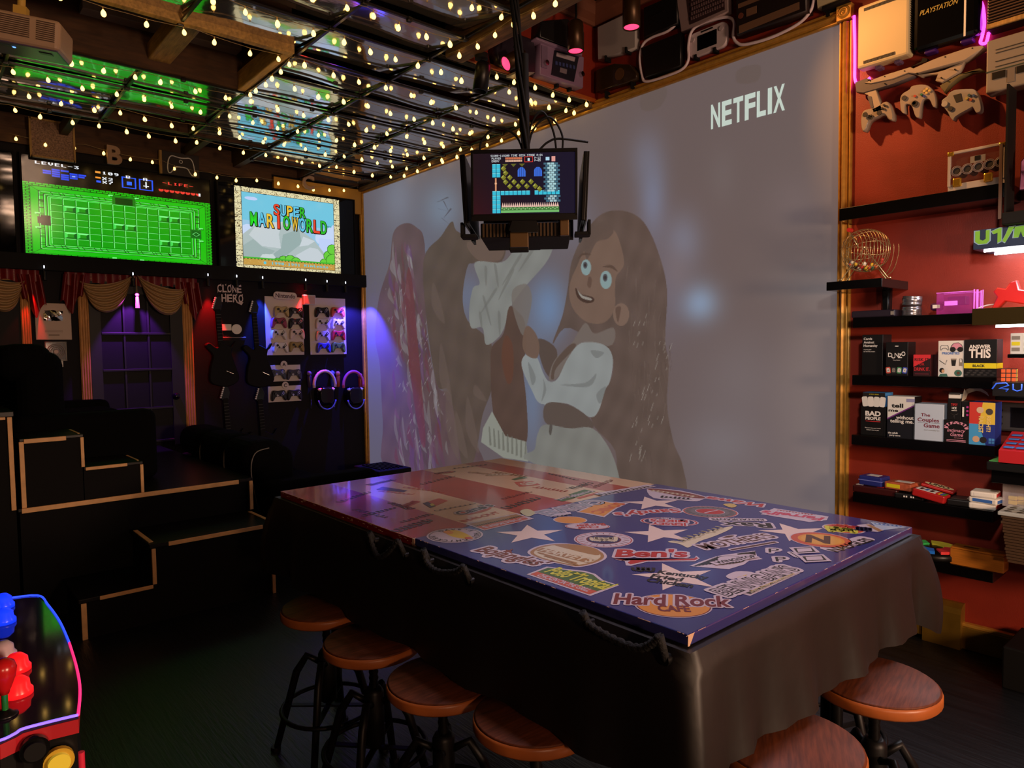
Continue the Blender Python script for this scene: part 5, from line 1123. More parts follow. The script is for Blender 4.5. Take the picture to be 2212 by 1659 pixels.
# consoles above the frame
def slab_poly(name, label, cat, pts, d, m, bv=.006, nm='shell'): return tracedA(name, label, cat, [(nm, pts, .01, d, m, bv)], pts[0])
o = slab_poly('game_console', 'flat white game console upright in the recess corner', 'game console', [(1291, 130), (1290, 58), (1348, 30), (1372, 20), (1372, 103), (1330, 118)], .06, mat('dim_white_plastic', (176, 168, 166), .5))
b = MB(); q0 = A(1291, 130)
for x_, y_ in ((1308, 126), (1352, 108)): q = A(x_, y_, .07); b.box((-(q.y-q0.y), q.z-q0.z, .045), (.012, .04, .06), BLM, .003)
b.build('bracket', o)
o = slab_poly('game_console', 'smoky brown translucent console under the flat white one', 'game console', [(1287, 199), (1288, 150), (1326, 137), (1360, 139), (1375, 157), (1373, 170)], .07, mat('smoky_brown', (52, 38, 22), .15))
b = MB(); q0 = A(1287, 199)
for x_, y_ in ((1310, 205), (1366, 184)): q = A(x_, y_, .04); MB().box((-(q.y-q0.y), q.z-q0.z, .03), (.012, .05, .05), BLM, .003).build('bracket', o)
q = A(1338, 160, .072); b.cyl((-(q.y-q0.y), q.z-q0.z, .068), (-(q.y-q0.y), q.z-q0.z, .074), .04, mat('amber_disc', (92, 62, 28), .2)); b.build('disc', o)
o = slab_poly('game_console', 'black game console with a thin silver line, upper one left of the keyboard computer', 'game console', [(1390, 82), (1390, 16), (1461, -14), (1463, 50)], .07, CB)
q0 = A(1390, 82); q = A(1422, 28, .072); b = MB(); b.box((-(q.y-q0.y), q.z-q0.z, .072), (.09, .005, .003), CHROME); b.build('trim_line', o)
slab_poly('game_console', 'plain black game console wrapped by the white rope light', 'game console', [(1393, 168), (1384, 103), (1469, 69), (1470, 142)], .06, CB)
kb = mat('computer_mauve', (150, 128, 128), .5); q0 = A(1471, 70)
o = tracedA('home_computer', 'mauve-grey keyboard computer hung above the white tablet controller', 'computer', [('case', [(1471, 70), (1457, -26), (1571, -66), (1573, 25)], .01, .06, kb, .006), ('key_bed', [(1490, 53), (1482, -12), (1563, -42), (1565, 20)], .055, .064, mat('key_bed_dark', (56, 38, 40), .5), 0)], (1471, 70))
pa, pb = A(1490, 53, .065), A(1565, 20, .065); wk = pa.y-pb.y
b = MB()
for r in range(5):
    for k in range(14): b.box((-(pa.y-q0.y)+wk*(.06+.068*k+.012*r % .03), pa.z-q0.z+.03+.028*r, .068), (wk*.05, .019, .01), mat('key_cap', (96, 74, 76), .5), .003)
b.build('keys', o)
y_, z_, w_, h_ = rectA(1486, 52+30, 1570, 112, .03); pa = A(1528, 87, .03)
o = thing('tablet_controller', 'white tablet game controller with a black screen, above the gold frame', 'tablet controller', FA((XA, pa.y, pa.z))); w_ = A(1486, 100, .03).y-A(1570, 70, .03).y; h_ = w_*.56
MB().prism(rr(w_, h_, h_*.3, 6), .008, .034, mat('tablet_white', (206, 190, 196), .4), bev=.006).build('shell', o); MB().prism(rr(w_*.5, h_*.58, .004), .03, .0355, BLG).build('screen', o)
for x_ in (-.37, .37): b = MB(); b.cyl((x_*w_, h_*.22, .03), (x_*w_, h_*.22, .042), .014, mat('tablet_stick', (190, 174, 180), .4)); b.build('thumbstick', o)
b = MB(); b.box((0, h_*.40, .035), (w_*.3, .008, .003), BLK); b.build('slot', o)
for x_ in (-.3, .2): MB().box((x_*w_, -h_*.5, .02), (.02, .03, .045), BLM, .003).build('bracket', o)
q0 = A(1590, 76); BEI = mat('beige_stripe', (120, 88, 66), .5)
o = tracedA('game_console', 'large dark game console with beige stripes, above the gold frame near its corner', 'game console', [('shell', [(1590, 76), (1588, -44), (1738, -100), (1742, 24)], .01, .09, mat('console_brown_black', (34, 24, 22), .45), .008), ('stripe', [(1596, 72), (1596, 56), (1726, 4), (1726, 20)], .088, .094, BEI, 0), ('stripe', [(1594, 18), (1594, 9), (1720, -40), (1720, -32)], .088, .094, BEI, 0), ('badge', [(1612, 36), (1612, 20), (1634, 12), (1634, 28)], .088, .093, BEI, 0)], (1590, 76))
q = A(1600, 34, .092); b = MB(); b.cyl((-(q.y-q0.y), q.z-q0.z, .085), (-(q.y-q0.y), q.z-q0.z, .094), .016, mat('badge_rust', (110, 60, 46), .5)); b.build('dial', o)
o = tracedA('game_console', 'small pale console on a black bracket above the gold corner block', 'game console', [('shell', [(1765, 19), (1762, -16), (1804, -34), (1807, 4)], .01, .06, IV, .005), ('bracket', [(1774, 22), (1776, 14), (1826, -6), (1826, 2)], .0, .07, BLM, 0), ('bracket', [(1784, 36), (1784, 16), (1792, 13), (1792, 32)], .0, .03, BLM, 0)], (1765, 19))
# devices on the recess face
def tracedR(name, label, cat, parts, ref):
    p = RW(ref[0], ref[1], 0); o = thing(name, label, cat, FB(p))
    for nm, pts, d0, d1_, m, bv in parts:
        q = [(RW(x_, y_, d1_).x-p.x, RW(x_, y_, d1_).z-p.z) for x_, y_ in pts]; b = MB(); b.prism(q, d0, d1_, m, bev=bv); b.build(nm, o)
    return o
z11 = lambda pts: [(1100+.1808*x_, .1808*y_) for x_, y_ in pts]
MAU = mat('mauve_device', (138, 112, 140), .45)
o = tracedR('karaoke_console', 'mauve boxy console with a dark control panel on the recess face', 'game console', [('case', z11([(368, 890), (375, 500), (895, 680), (885, 1050)]), .0, .10, MAU, .006), ('control_panel', z11([(508, 890), (545, 600), (835, 668), (775, 975)]), .095, .108, mat('panel_dark', (28, 28, 40), .4), 0),
 ('display', z11([(565, 670), (570, 625), (790, 685), (780, 735)]), .1, .112, mat('display_grey', (176, 160, 170), .4), 0), ('label_square', z11([(605, 860), (612, 805), (692, 830), (685, 885)]), .1, .112, mat('label_dull_grey', (120, 112, 120), .4), 0), ('side_panel', z11([(385, 800), (390, 540), (460, 560), (455, 820)]), .095, .106, mat('mauve_panel', (120, 98, 124), .5), 0), ('lid', z11([(325, 465), (330, 440), (880, 640), (870, 670)]), .0, .13, MAU, .004)], z11([(368, 890)])[0])
for x_, y_ in ((425, 760), (850, 895)): q = RW(*z11([(x_, y_)])[0], .1); p = RW(*z11([(368, 890)])[0]); b = MB(); b.cyl((q.x-p.x, q.z-p.z, .1), (q.x-p.x, q.z-p.z, .125), .017, CHROME); b.build('knob', o)
b = MB(); p = RW(*z11([(368, 890)])[0])
for k in range(6): q = RW(*z11([(560+42*k, 755+10*k)])[0], .108); b.box((q.x-p.x, q.z-p.z, .11), (.018, .022, .006), mat('key_blue', (60, 70, 120), .4))
b.build('keys', o)
for x_, y_ in ((515, 1010), (668, 1050)): MB().box((RW(*z11([(x_, y_)])[0]).x-p.x, RW(*z11([(x_, y_)])[0]).z-p.z, .03), (.02, .07, .05), BLM, .003).build('bracket', o)
tracedR('game_console', 'black console above the mauve one on the recess face', 'game console', [('shell', z11([(370, 440), (380, 250), (700, 220), (900, 380), (900, 600), (830, 620)]), .0, .09, CB, .006)], z11([(370, 440)])[0])
o = tracedR('game_console', 'dark round-topped console left of the mauve one, behind hanging cables', 'game console', [('shell', z11([(-120, 740), (-160, 560), (-60, 440), (120, 400), (300, 470), (330, 640), (320, 880), (100, 850)]), .0, .08, mat('console_dark_plum', (36, 28, 40), .4), .01), ('front_edge', z11([(90, 870), (90, 845), (310, 865), (250, 900)]), .0, .1, GREY, 0)], z11([(-120, 740)])[0])
# spot lamps hung in the recess
REDG = mat('red_lamp_glow', (255, 60, 90), .3, em=(255, 52, 92), es=2.6); BRZ = mat('bronze_can', (70, 48, 26), .35, .6)
def can(label, p, r, L, ztop, tilt=(0, 0), lit=True, m=BRZ):
    o = thing('ceiling_spot', label, 'spotlight', T(*p)); X = RX(tilt[0]) @ RY(tilt[1])
    b = MB(); b.lathe([(.2*r, L*.5), (.7*r, L*.49), (r*.95, L*.42), (r, L*.3), (r, -L*.5), (r*.88, -L*.5), (r*.85, -L*.40), (.001, -L*.38)], m, None, 20); b.build('can', o, X)
    if lit: b = MB(); b.lathe([(r*.9, -L*.47), (r*.6, -L*.48), (.001, -L*.49)], REDG, None, 20); b.build('lamp', o, X)
    b = MB(); b.tube([(0, 0, L*.45), (.01, 0, L*.7), (.0, 0, ztop-p[2])], .008, BLM, 6); b.cyl((0, 0, ztop-p[2]-.03), (0, 0, ztop-p[2]), .04, BLM); b.build('stem', o)
    return o
s1 = onx(1243, 78, 3.3); can('bronze spotlight with a red glowing lamp in front of the mauve console', s1, .052, .19, ZU, (0, 0))
s2 = onx(1364, 22, 3.3); can('bronze spotlight with a red glowing lamp in front of the white console', s2, .052, .2, ZU)
s3 = RW(1112, 128, .25); can('spotlight with a red lamp seen edge-on behind the hanging cables', s3, .045, .15, ZU, (.3, 1.0))
s4 = onz(1041, 166, ZC-.16); can('black unlit spotlight hanging from the weathered beam', s4, .045, .17, ZC-.03, (.1, .12), False, BLK)
# ================================================================== second column of shelves at the right edge
def sideshelf(name, label, cat, px0, py0, py1, d, D, m, yr_=.35):
    a = A(px0, py1, d); t = A(px0, py0, d); o = thing(name, label, cat, FA((XA-d, a.y, a.z))); MB().box(((a.y-yr_)/2, (t.z-a.z)/2, -D/2), (a.y-yr_, t.z-a.z, D), m, .002).build('shelf_board', o); return o, a.y-yr_, t.z-a.z, t.z
GRB = mat('graffiti_navy', (34, 52, 84), .4); GRG = mat('graffiti_green', (120, 190, 60), .45); GRL = mat('graffiti_pale', (140, 180, 210), .45); LEDS = mat('white_led_strip', (255, 255, 255), .3, em=(236, 244, 255), es=14.)
o, w_, h_, zg = sideshelf('graffiti_shelf', 'shelf painted with green graffiti letters, lit by white strips underneath', 'shelf', 2102, 498, 540, .24, .24, GRB)
b = MB()
gl = [[(.02, .95), (.02, .4), (.06, .25), (.14, .25), (.17, .4), (.17, .95), (.13, .95), (.13, .5), (.1, .42), (.07, .5), (.07, .95)], [(.19, .85), (.26, .98), (.29, .98), (.29, .3), (.25, .22), (.25, .75), (.21, .7)], [(.30, .3), (.33, .2), (.37, .55), (.42, .98), (.36, .98), (.33, .6)], [(.42, .95), (.41, .4), (.46, .4), (.48, .7), (.5, .4), (.55, .45), (.53, .98)], [(.57, .95), (.56, .4), (.6, .42), (.62, .98)]]
for g_ in gl:
    P_ = [(x_*.36, h_*(.02+y_*.96)) for x_, y_ in g_]; cx, cy = sum(p_[0] for p_ in P_)/len(P_), sum(p_[1] for p_ in P_)/len(P_)
    b.poly([(cx+(x_-cx)*1.18, min(h_, cy+(y_-cy)*1.1)) for x_, y_ in P_], .0006, GRL); b.poly(P_, .0012, GRG)
b.build('graffiti_lettering', o)
for z_ in (-.04, -.20): MB().box((w_/2, -.006, z_), (w_*.9, .008, .012), LEDS).build('light_strip', o)
LEDP = []
LEDP.append(((XA-.14, A(2102, 540, .24).y-w_/2, zg-h_-.015), w_))
o = thing('mini_basketball_machine', 'pink tabletop basketball machine with a black hoop at the right edge of the photo', 'game', FA((XA-.2, A(2190, 470, .2).y-.075, zg+.055)))
MB().box((0, -.028, 0), (.19, .05, .2), BLM, .004).build('base', o)
MB().box((-.115, .26, .0), (.012, .52, .03), BLM).box((0, .25, -.07), (.23, .50, .03), BLM).box((-.10, .1, .0), (.02, .2, .14), BLM).build('tower', o) if False else None
b = MB(); b.box((.03, .27, -.07), (.15, .54, .04), BLM, .004).box((-.095, .27, -.01), (.008, .54, .12), BLM); b.build('tower', o)
b = MB(); b.prism([(-.06, .10), (.1, .10), (.1, .27), (.02, .27), (-.03, .255), (-.058, .22)], -.045, -.01, mat('machine_pink', (206, 130, 176), .4), bev=.004); b.build('backboard', o)
b = MB(); b.box((.04, .205, -.009), (.09, .05, .003), PNK).box((.05, .205, -.007), (.06, .035, .003), CB); b.build('score_panel', o)
b = MB(); b.tube([(.03+.045*math.cos(q), .165, .04+.045*math.sin(q)) for q in np.linspace(0, 2*PI, 19)[:-1]], .004, BLM, 6, True)
for q in np.linspace(0, 2*PI, 13)[:-1]: b.tube([(.03+.045*math.cos(q), .165, .04+.045*math.sin(q)), (.03+.03*math.cos(q+.4), .125, .04+.03*math.sin(q+.4)), (.03+.024*math.cos(q), .095, .04+.024*math.sin(q))], .0022, mat('net_navy', (30, 34, 50), .6), 4)
b.build('hoop', o)
one(MB().box((0, .16, 0), (.012, .32, .012), mat('brown_upright', (120, 96, 84), .5)), 'metal_upright', 'thin brown metal upright beside the clear chip case', 'upright', FA((XA-.21, A(2161, 430, .21).y, zg+.04)))
MIRG = mat('gold_mirror_board', (150, 128, 78), .14, .9)
o, w_, h_, zm = sideshelf('mirror_shelf', 'gold mirrored box shelf with a red toy gun on it', 'shelf', 2099, 667, 703, .24, .24, MIRG)
MB().box((w_/2, -.006, -.12), (w_*.8, .008, .02), LEDS).build('light_strip', o); LEDP.append(((XA-.12, A(2099, 703, .24).y-w_/2-.04, zm-h_-.015), w_))
pg = A(2185, 655, .14); o = thing('toy_gun', 'red toy light gun lying on the gold mirrored shelf', 'light gun', FA((XA-.14, pg.y, zm))); RDG = mat('gun_red', (196, 34, 34), .35)
b = MB(); b.prism([(-.07, .0), (-.045, .0), (-.02, .03), (.10, -.0), (.16, .0), (.16, .045), (.03, .078), (.02, .118), (-.004, .11), (-.02, .085), (-.05, .092), (-.065, .075), (-.05, .05)], -.02, .02, RDG, bev=.006); b.build('body', o)
b = MB(); b.tube(smooth_path([(-.055, .02, 0), (-.09, .016, .01), (-.125, .003, .02)], 5), .003, WHT, 6); b.build('cord', o)
o, w_, h_, zc4 = sideshelf('card_shelf', 'slim black shelf with a small yellow and white card standing on it', 'shelf', 2176, 765, 773, .2, .12, SHB)
a = A(2187, 760, .17); b = MB(); b.box((.06, .045, 0), (.13, .09, .03), CW, .002); o2 = thing('card_packet', 'small yellow and white patterned packet above the cube puzzle', 'card packet', FA((XA-.17, a.y, zc4))); b.build('packet', o2); b = MB()
for i in range(9): b.box((.015+.045*(i % 3), .02+.025*(i//3), .0155), (.03, .016, .001), YEL if i % 2 else GREY)
b.build('packet_print', o2)
o, w_, h_, zc5 = sideshelf('lit_sign_box', 'black box with blue neon-style lettering under the cube puzzle', 'sign box', 2143, 825, 855, .26, .16, CB)
NEB = mat('blue_neon_print', (60, 110, 240), .4, em=(60, 110, 255), es=.5); b = MB()
for i, g_ in enumerate(([(0, .5), (.03, .9), (.1, .95), (.12, .8), (.05, .55), (.12, .5), (.1, .35)], [(.15, .9), (.15, .5), (.18, .4), (.21, .5), (.21, .9)], [(.3, .4), (.3, .9)], [(.35, .9), (.35, .5), (.38, .4), (.41, .5), (.41, .9), (.38, .95), (.35, .9)])): b.tube([(x_*.5, h_*y_, .001) for x_, y_ in g_], .003, NEB, 5)
b.build('neon_lettering', o)
p = A(2196, 824, .2); s_ = .056
o = thing('cube_puzzle', 'three-by-three colour cube puzzle with an orange face showing', 'cube puzzle', FA((XA-.22, A(2178, 824, .22).y, zc5)) @ RY(.15)); MB().box((0, s_/2, -s_/2), (s_, s_, s_), CB, .002).build('core', o)
OR, YC = mat('cube_orange', (222, 96, 40), .4), mat('cube_yellow', (206, 176, 60), .4)
for i in range(3):
    for j in range(3):
        c_ = (-s_/3+i*s_/3, s_/6+j*s_/3); MB().box((c_[0], c_[1], .0006), (s_*.27, s_*.27, .0016), OR, .0006).build('facelet', o); MB().box((s_/2+.0004, c_[1], -s_/6-i*s_/3), (.0016, s_*.27, s_*.27), YC, .0006).build('facelet', o)
o = thing('handheld_console', 'dark handheld console standing behind the red and blue toy', 'handheld console', FA((XA-.05, A(2178, 955, .05).y-.06, EYE-.44))); MB().box((0, .10, 0), (.2, .13, .03), DGREY, .01).build('body', o); MB().box((.02, .10, .0156), (.14, .09, .002), BLG).build('screen', o); MB().box((0, .185, -.005), (.22, .02, .05), BLM, .005).build('top_bracket', o)
b = MB()
for k in range(3): b.cyl((-.085, .07+.03*k, .015), (-.085, .07+.03*k, .02), .006, BLK, n=10)
b.build('buttons', o)
o, w_, h_, z6 = sideshelf('toy_shelf', 'black shelf under the red and blue keyboard toy', 'shelf', 2141, 1012, 1042, .24, .24, SHB)
a = A(2132, 1000, .28); o = thing('toy_tray', 'black tray with a green edge under the red and blue toy', 'tray', FA((XA-.28, a.y, z6))); MB().box((.15, .018, -.11), (.30, .036, .24), BLM, .004).build('tray', o); MB().box((.03, .0375, -.09), (.05, .003, .16), mat('tray_green', (100, 200, 110), .45)).build('green_insert', o)
a = A(2157, 985, .3); o = thing('keyboard_toy', 'red toy with a sloping blue keyboard at the right edge', 'toy', FA((XA-.30, a.y, z6+.04)))
b = MB(); b.prism([(0, 0), (0, .052), (-.2, .115), (-.2, 0)], 0, .3, mat('toy_red', (190, 36, 44), .4), frame((0, 0, 0), (0, 0, 1), (0, 1, 0), (1, 0, 0))); bmesh.ops.recalc_face_normals(b.bm, faces=b.bm.faces); b.build('body', o)
b = MB()
for r in range(4):
    for k in range(6): b.box((.03+.045*k, .064+.0132*r, -.03-.042*r), (.038, .006, .034), mat('toy_blue', (62, 120, 206), .4), .003)
b.build('keys', o)
a = A(2166, 1092, .16); zac = a.z
o = thing('acrylic_bin', 'clear bin of yellow bricks and a white slip at the right edge of the photo', 'bin', FA((XA-.16, a.y-.09, zac))); b = MB()
for s_ in (-1, 1): b.box((s_*.09, .07, -.06), (.004, .14, .12), ACR)
b.box((0, .07, 0), (.18, .14, .003), ACR).box((0, .002, -.06), (.18, .004, .12), ACR); b.build('bin', o); MB().box((.03, .1, -.04), (.1, .09, .003), PAPER).build('paper_slip', o, RZ(-.15))
for k in range(6): MB().box((-.06+.03*(k % 4), .014+.02*(k//4), -.03-.02*(k % 2)), (.032, .018, .018), mat('brick_yellow', (226, 196, 50), .45), .003).build('brick', o)
a = A(2162, 1112, .3); o = thing('dice_tray', 'pale tray with rows of dark holes on top of the cardboard stack', 'tray', FA((XA-.3, a.y-.11, a.z)) @ RX(.0)); MB().box((0, .008, -.1), (.24, .016, .22), mat('tray_pale', (196, 206, 210), .45), .003).build('tray', o)
b = MB()
for i in range(5):
    for j in range(5): b.add([(p_[0], .0168, p_[1]) for p_ in ell(.014, .014, 10, -.09+.045*i, -.19+.042*j)][::-1], [tuple(range(10))], CB)
b.build('holes', o)
zt_ = a.z; CARD = mat('brown_cardboard', (84, 62, 44), .7)
for k in range(16):
    b = MB(); b.box((random.uniform(-.004, .004)+.004*k*.4, -.0065-.0125*k, -.1), (.22, .0105, .2), CARD, .0015)
    one(b, 'cardboard_sheet', 'brown cardboard sheet in the tall stack under the pale tray', 'cardboard', FA((XA-.3, a.y-.11, zt_)), 'stack of brown cardboard sheets')
one(MB().box((.11, -.012, -.1), (.34, .022, .25), SHB, .002), 'stack_shelf', 'black shelf under the tall stack of brown cardboard', 'shelf', FA((XA-.3, a.y-.16, zt_-.2)))
one(MB().box((0, .09, 0), (.3, .18, .3), BLM, .006), 'floor_box', 'black box on the floor at the right edge by the low baseboard', 'box', FA((XA-.2, A(2194, 1390, .05).y-.17, 0)))
# ================================================================== the table
TX0, TX1, TY0, TY1, TYS = 1.176, 2.402, .811, 2.846, 1.818
ZB = ZT-.006
tb = thing('folding_table', 'long table under a black vinyl cloth, bearing the flag-painted sticker boards', 'table', T((TX0+TX1)/2, (TY0+TY1)/2, 0))
cxt, cyt = (TX0+TX1)/2, (TY0+TY1)/2
MB().box((0, 0, ZT-.055), (TX1-TX0-.04, TY1-TY0-.04, .03), BLM, .006).build('table_top', tb)
for sx in (-1, 1):
    for sy in (-1, 1): MB().cyl((sx*.46, sy*.85, 0), (sx*.46, sy*.85, ZT-.07), .02, STEEL).build('leg', tb)
VINYL = mat('black_vinyl', (25, 21, 20), .5, bump=.25, bscale=9)
def cloth():
    b = MB(); ox = .022; hx, hy = (TX1-TX0)/2+ox, (TY1-TY0)/2+ox; rc = .03
    pts = []
    N = 46
    for (ax, ay, bx, by) in ((-hx, -hy, hx, -hy), (hx, -hy, hx, hy), (hx, hy, -hx, hy), (-hx, hy, -hx, -hy)):
        for k in range(N): t = k/N; pts.append((ax+(bx-ax)*t, ay+(by-ay)*t, t, (by-ay, -(bx-ax))))
    n = len(pts); ZC0 = ZT-.027; rings = 18; vs = []
    for j in range(rings+1):
        v = j/rings
        for i, (x, y, t, nr) in enumerate(pts):
            s = i/N; side = int(s)
            cw = math.exp(-((min(t, 1-t))/.055)**2)         # near a corner
            L = (.25, .25, .26, .30)[side]; L2 = (.30 if side in (0, 3) and (t < .5 if side == 0 else t > .5) else .27)
            Lc = L+cw*(L2-L+.05)
            nl = V((nr[0], nr[1], 0)).normalized()
            # corner points swing outward along the diagonal
            dg = V((math.copysign(1, x), math.copysign(1, y), 0)).normalized()
            fold = .014*math.sin(i*.55+1.2*side)*v+.007*math.sin(i*1.31)*v*v
            out = .010*math.sin(min(1, v*6)*PI/2)+.03*v+fold*(1-cw)
            p = V((x, y, 0))+nl*(out*(1-cw))+dg*(cw*(.018*v+.055*math.sin(v*2.2)))
            # pinch next to the corner, the classic table-cloth ear
            ear = math.exp(-((min(t, 1-t)-.085)/.028)**2)
            p -= nl*ear*.022*v
            if v < .12: p = V((x*(1-.004*(1-v/.12)), y*(1-.004*(1-v/.12)), 0))+nl*out
            vs.append((p.x, p.y, ZC0-Lc*v))
    fs = [(j*n+i, (j+1)*n+i, (j+1)*n+(i+1) % n, j*n+(i+1) % n) for j in range(rings) for i in range(n)]
    b.add(vs, fs, VINYL, None, True); b.add(vs[:n], [tuple(range(n))], VINYL)
    return b
one(cloth(), 'tablecloth', 'black vinyl tablecloth hanging in folds around the long table', 'tablecloth', T(cxt, cyt, 0))
def board_mat(name, c, rough): return mat(name, c, rough, bump=.05, bscale=6, coat=.7)
NAVY = board_mat('navy_gloss_board', (52, 54, 118), .22); REDB = board_mat('red_gloss_board', (176, 48, 34), .22); CREAMB = board_mat('cream_gloss_board', (222, 184, 146), .22)
CHIP = mat('bare_chipped_edge', (214, 176, 150), .6)
bd1 = thing('sticker_board', 'navy blue half of the flag board with white stars and restaurant stickers', 'board', FZ((TX0, TY0, ZB)))
W1, H1 = TX1-TX0, TYS-TY0
b = MB(); b.box((W1/2, H1/2, -.006), (W1, H1, .024), NAVY, .003)
b.add([(-.0006, -.0006, .0062), (.006, -.0006, .0064), (.022, -.0008, .0062), (.012, -.0008, -.008), (.004, -.0008, -.018), (-.0008, 0, -.018)], [(0, 1, 2, 3, 4, 5)], CHIP)
for k in range(16): x_ = random.random()*W1; b.box((x_, -.0001, .0055+random.uniform(-.0005, .0005)), (random.uniform(.004, .03), .0006, .0008), CHIP)
for k in range(18): y_ = random.random()*H1; b.box((-.0004, y_, .0055), (.0012, random.uniform(.004, .02), .0014), CHIP)
b.build('panel', bd1)
bd2 = thing('sticker_board', 'red and cream striped half of the flag board with outlined logos', 'board', FZ((TX0, TYS+.002, ZB-.003)))
H2 = TY1-TYS-.002
xs_ = [0]+[onz(a_, c_, ZT).x-TX0 for a_, c_ in ((1001.5, 1128.6), (1106, 1104), (1199, 1076), (1300, 1058), (1371, 1053))]+[W1]
b = MB()
for k in range(6): b.box(((xs_[k]+xs_[k+1])/2, H2/2, -.006), (xs_[k+1]-xs_[k], H2, .024), REDB if k % 2 == 0 else CREAMB, 0)
b.box((W1/2, H2/2, -.008), (W1+.0004, H2+.0004, .0205), mat('red_board_edge', (140, 24, 20), .35))
for k in range(40): y_ = random.random()*H2; b.box((-.0006, y_, random.uniform(-.01, .006)), (.0012, random.uniform(.003, .016), random.uniform(.001, .003)), CHIP)
b.box((0, H2*.5, .0058), (.0016, H2, .0012), CHIP); b.box((.004, .004, -.006), (.012, .012, .0246), CHIP); b.build('panel', bd2)
# --- stickers: outline points measured on the real board surface
def tp(px, py): q = onz(px, py, ZT); return (q.x-TX0, q.y-TY0)
def smat(n_, c): return mat('sticker_'+n_, c, .35, coat=.5)
SW = smat('white', (196, 180, 190)); SK = smat('black', (26, 20, 24)); SR = smat('red', (176, 44, 46)); SBR = smat('brown_red', (122, 48, 40)); SY = smat('yellow', (214, 180, 60)); SO = smat('orange', (214, 140, 60)); SGN = smat('green', (70, 100, 52)); STN = smat('tan', (160, 118, 76)); SGR = smat('grey', (110, 104, 108)); SNV = smat('navy', (40, 40, 92)); SST = smat('star', (222, 196, 186)); SDR = smat('maroon', (112, 34, 44)); SBK = smat('charcoal', (50, 44, 42)); SBRN = smat('brown', (84, 50, 40)); SLM = smat('lime', (206, 200, 70)); SCR = smat('cream', (206, 192, 164)); SRO = smat('rust', (190, 80, 60))
class St:
    def __init__(s, par=None): s.b = MB(); s.z = .0066; s.par = par or bd1; s.oy = 0 if s.par is bd1 else -(TYS+.002-TY0)
    def up(s, d=.00016): s.z += d; return s
    def P(s, pts): return [(p[0], p[1]+s.oy) for p in (tp(*q) for q in pts)]
    def poly(s, pts, m, grow=0., sm=0):
        q = s.P(pts)
        if sm: q = closed_smooth(q, sm)
        if grow:
            cx = sum(p[0] for p in q)/len(q); cy = sum(p[1] for p in q)/len(q)
            q = [(p[0]+(p[0]-cx)*grow/max(.001, math.hypot(p[0]-cx, p[1]-cy)), p[1]+(p[1]-cy)*grow/max(.001, math.hypot(p[0]-cx, p[1]-cy))) for p in q]
        s.b.poly(q, s.z, m); s.up(); return s
    def fr(s, a, c):
        a, c = tp(*a), tp(*c); a, c = V((a[0], a[1]+s.oy)), V((c[0], c[1]+s.oy)); d = c-a; return Matrix.Translation((a.x, a.y, 0)) @ RZ(math.atan2(d.y, d.x)), d.length
    def text(s, t, a, c, h, m, off=.02, shear=0., line=None, lo=.07):
        M, L = s.fr(a, c)
        if line: s.b.text(t, L/2, 0, h, line, s.z, w=L, M=M, off=max(0, off), shear=shear, ol=lo*.06); s.up()
        s.b.text(t, L/2, 0, h, m, s.z, w=L, M=M, off=off, shear=shear); s.up(); return s
    def band(s, a, c, y0, y1, m, r=0., x0=0., x1=1.):
        M, L = s.fr(a, c); pts = rr(L*(x1-x0), y1-y0, min(r, (y1-y0)/2-.0005), 5, L*(x0+x1)/2, (y0+y1)/2) if r else [(L*x0, y0), (L*x1, y0), (L*x1, y1), (L*x0, y1)]
        s.b.poly(pts, s.z, m, M); s.up(); return s
    def oval(s, c, l, r_, k, m, grow=0.):
        """ellipse: long axis from l to r_, short/long ratio k"""
        M, L = s.fr(l, r_); s.b.poly(ell(L/2+grow, L/2*k+grow, 36, L/2, 0), s.z, m, M); s.up(); return s
    def ringtext(s, t, l, r_, k, f, h, m, a0, a1, flip=False):
        M, L = s.fr(l, r_)
        for i, ch in enumerate(t):
            if ch == ' ': continue
            a = a0+(a1-a0)*i/max(1, len(t)-1); x_, y_ = L/2*(1+f*math.cos(a)), L/2*k*f*math.sin(a)
            s.b.text(ch, 0, -h/2, h, m, s.z, M=M @ Matrix.Translation((x_, y_, 0)) @ RZ(a-PI/2 if not flip else a+PI/2), off=.02)
        s.up(); return s
    def scribble(s, a, c, h, m, n=9, seed=1):
        """illegible handwriting: one wavy brush line"""
        M, L = s.fr(a, c); rg = random.Random(seed); N = n*10; up, lo = [], []; ph = rg.uniform(0, 6); am = [rg.uniform(.55, 1.1) for _ in range(n+1)]
        for i in range(N+1):
            t = i/N; A_ = am[int(t*n)]; x_ = L*t+.32*L/n*math.cos(t*n*2*PI+ph); y_ = h*.5+h*.42*A_*math.sin(t*n*2*PI+ph); up.append((x_, y_))
        wd = h*.09
        for i in range(N):
            (x0, y0), (x1, y1) = up[i], up[i+1]; d = math.hypot(x1-x0, y1-y0) or 1; nx, ny = -(y1-y0)/d*wd, (x1-x0)/d*wd
            s.b.poly([(x0+nx, y0+ny), (x1+nx, y1+ny), (x1-nx, y1-ny), (x0-nx, y0-ny)], s.z+(i % 2)*2e-5, m, M)
        s.up(); return s
    def done(s): s.b.build('sticker', s.par)
def stars(*pts): s_ = St(); s_.z = .0064; s_.poly(pts, SST); s_.b.build('painted_star', bd1)
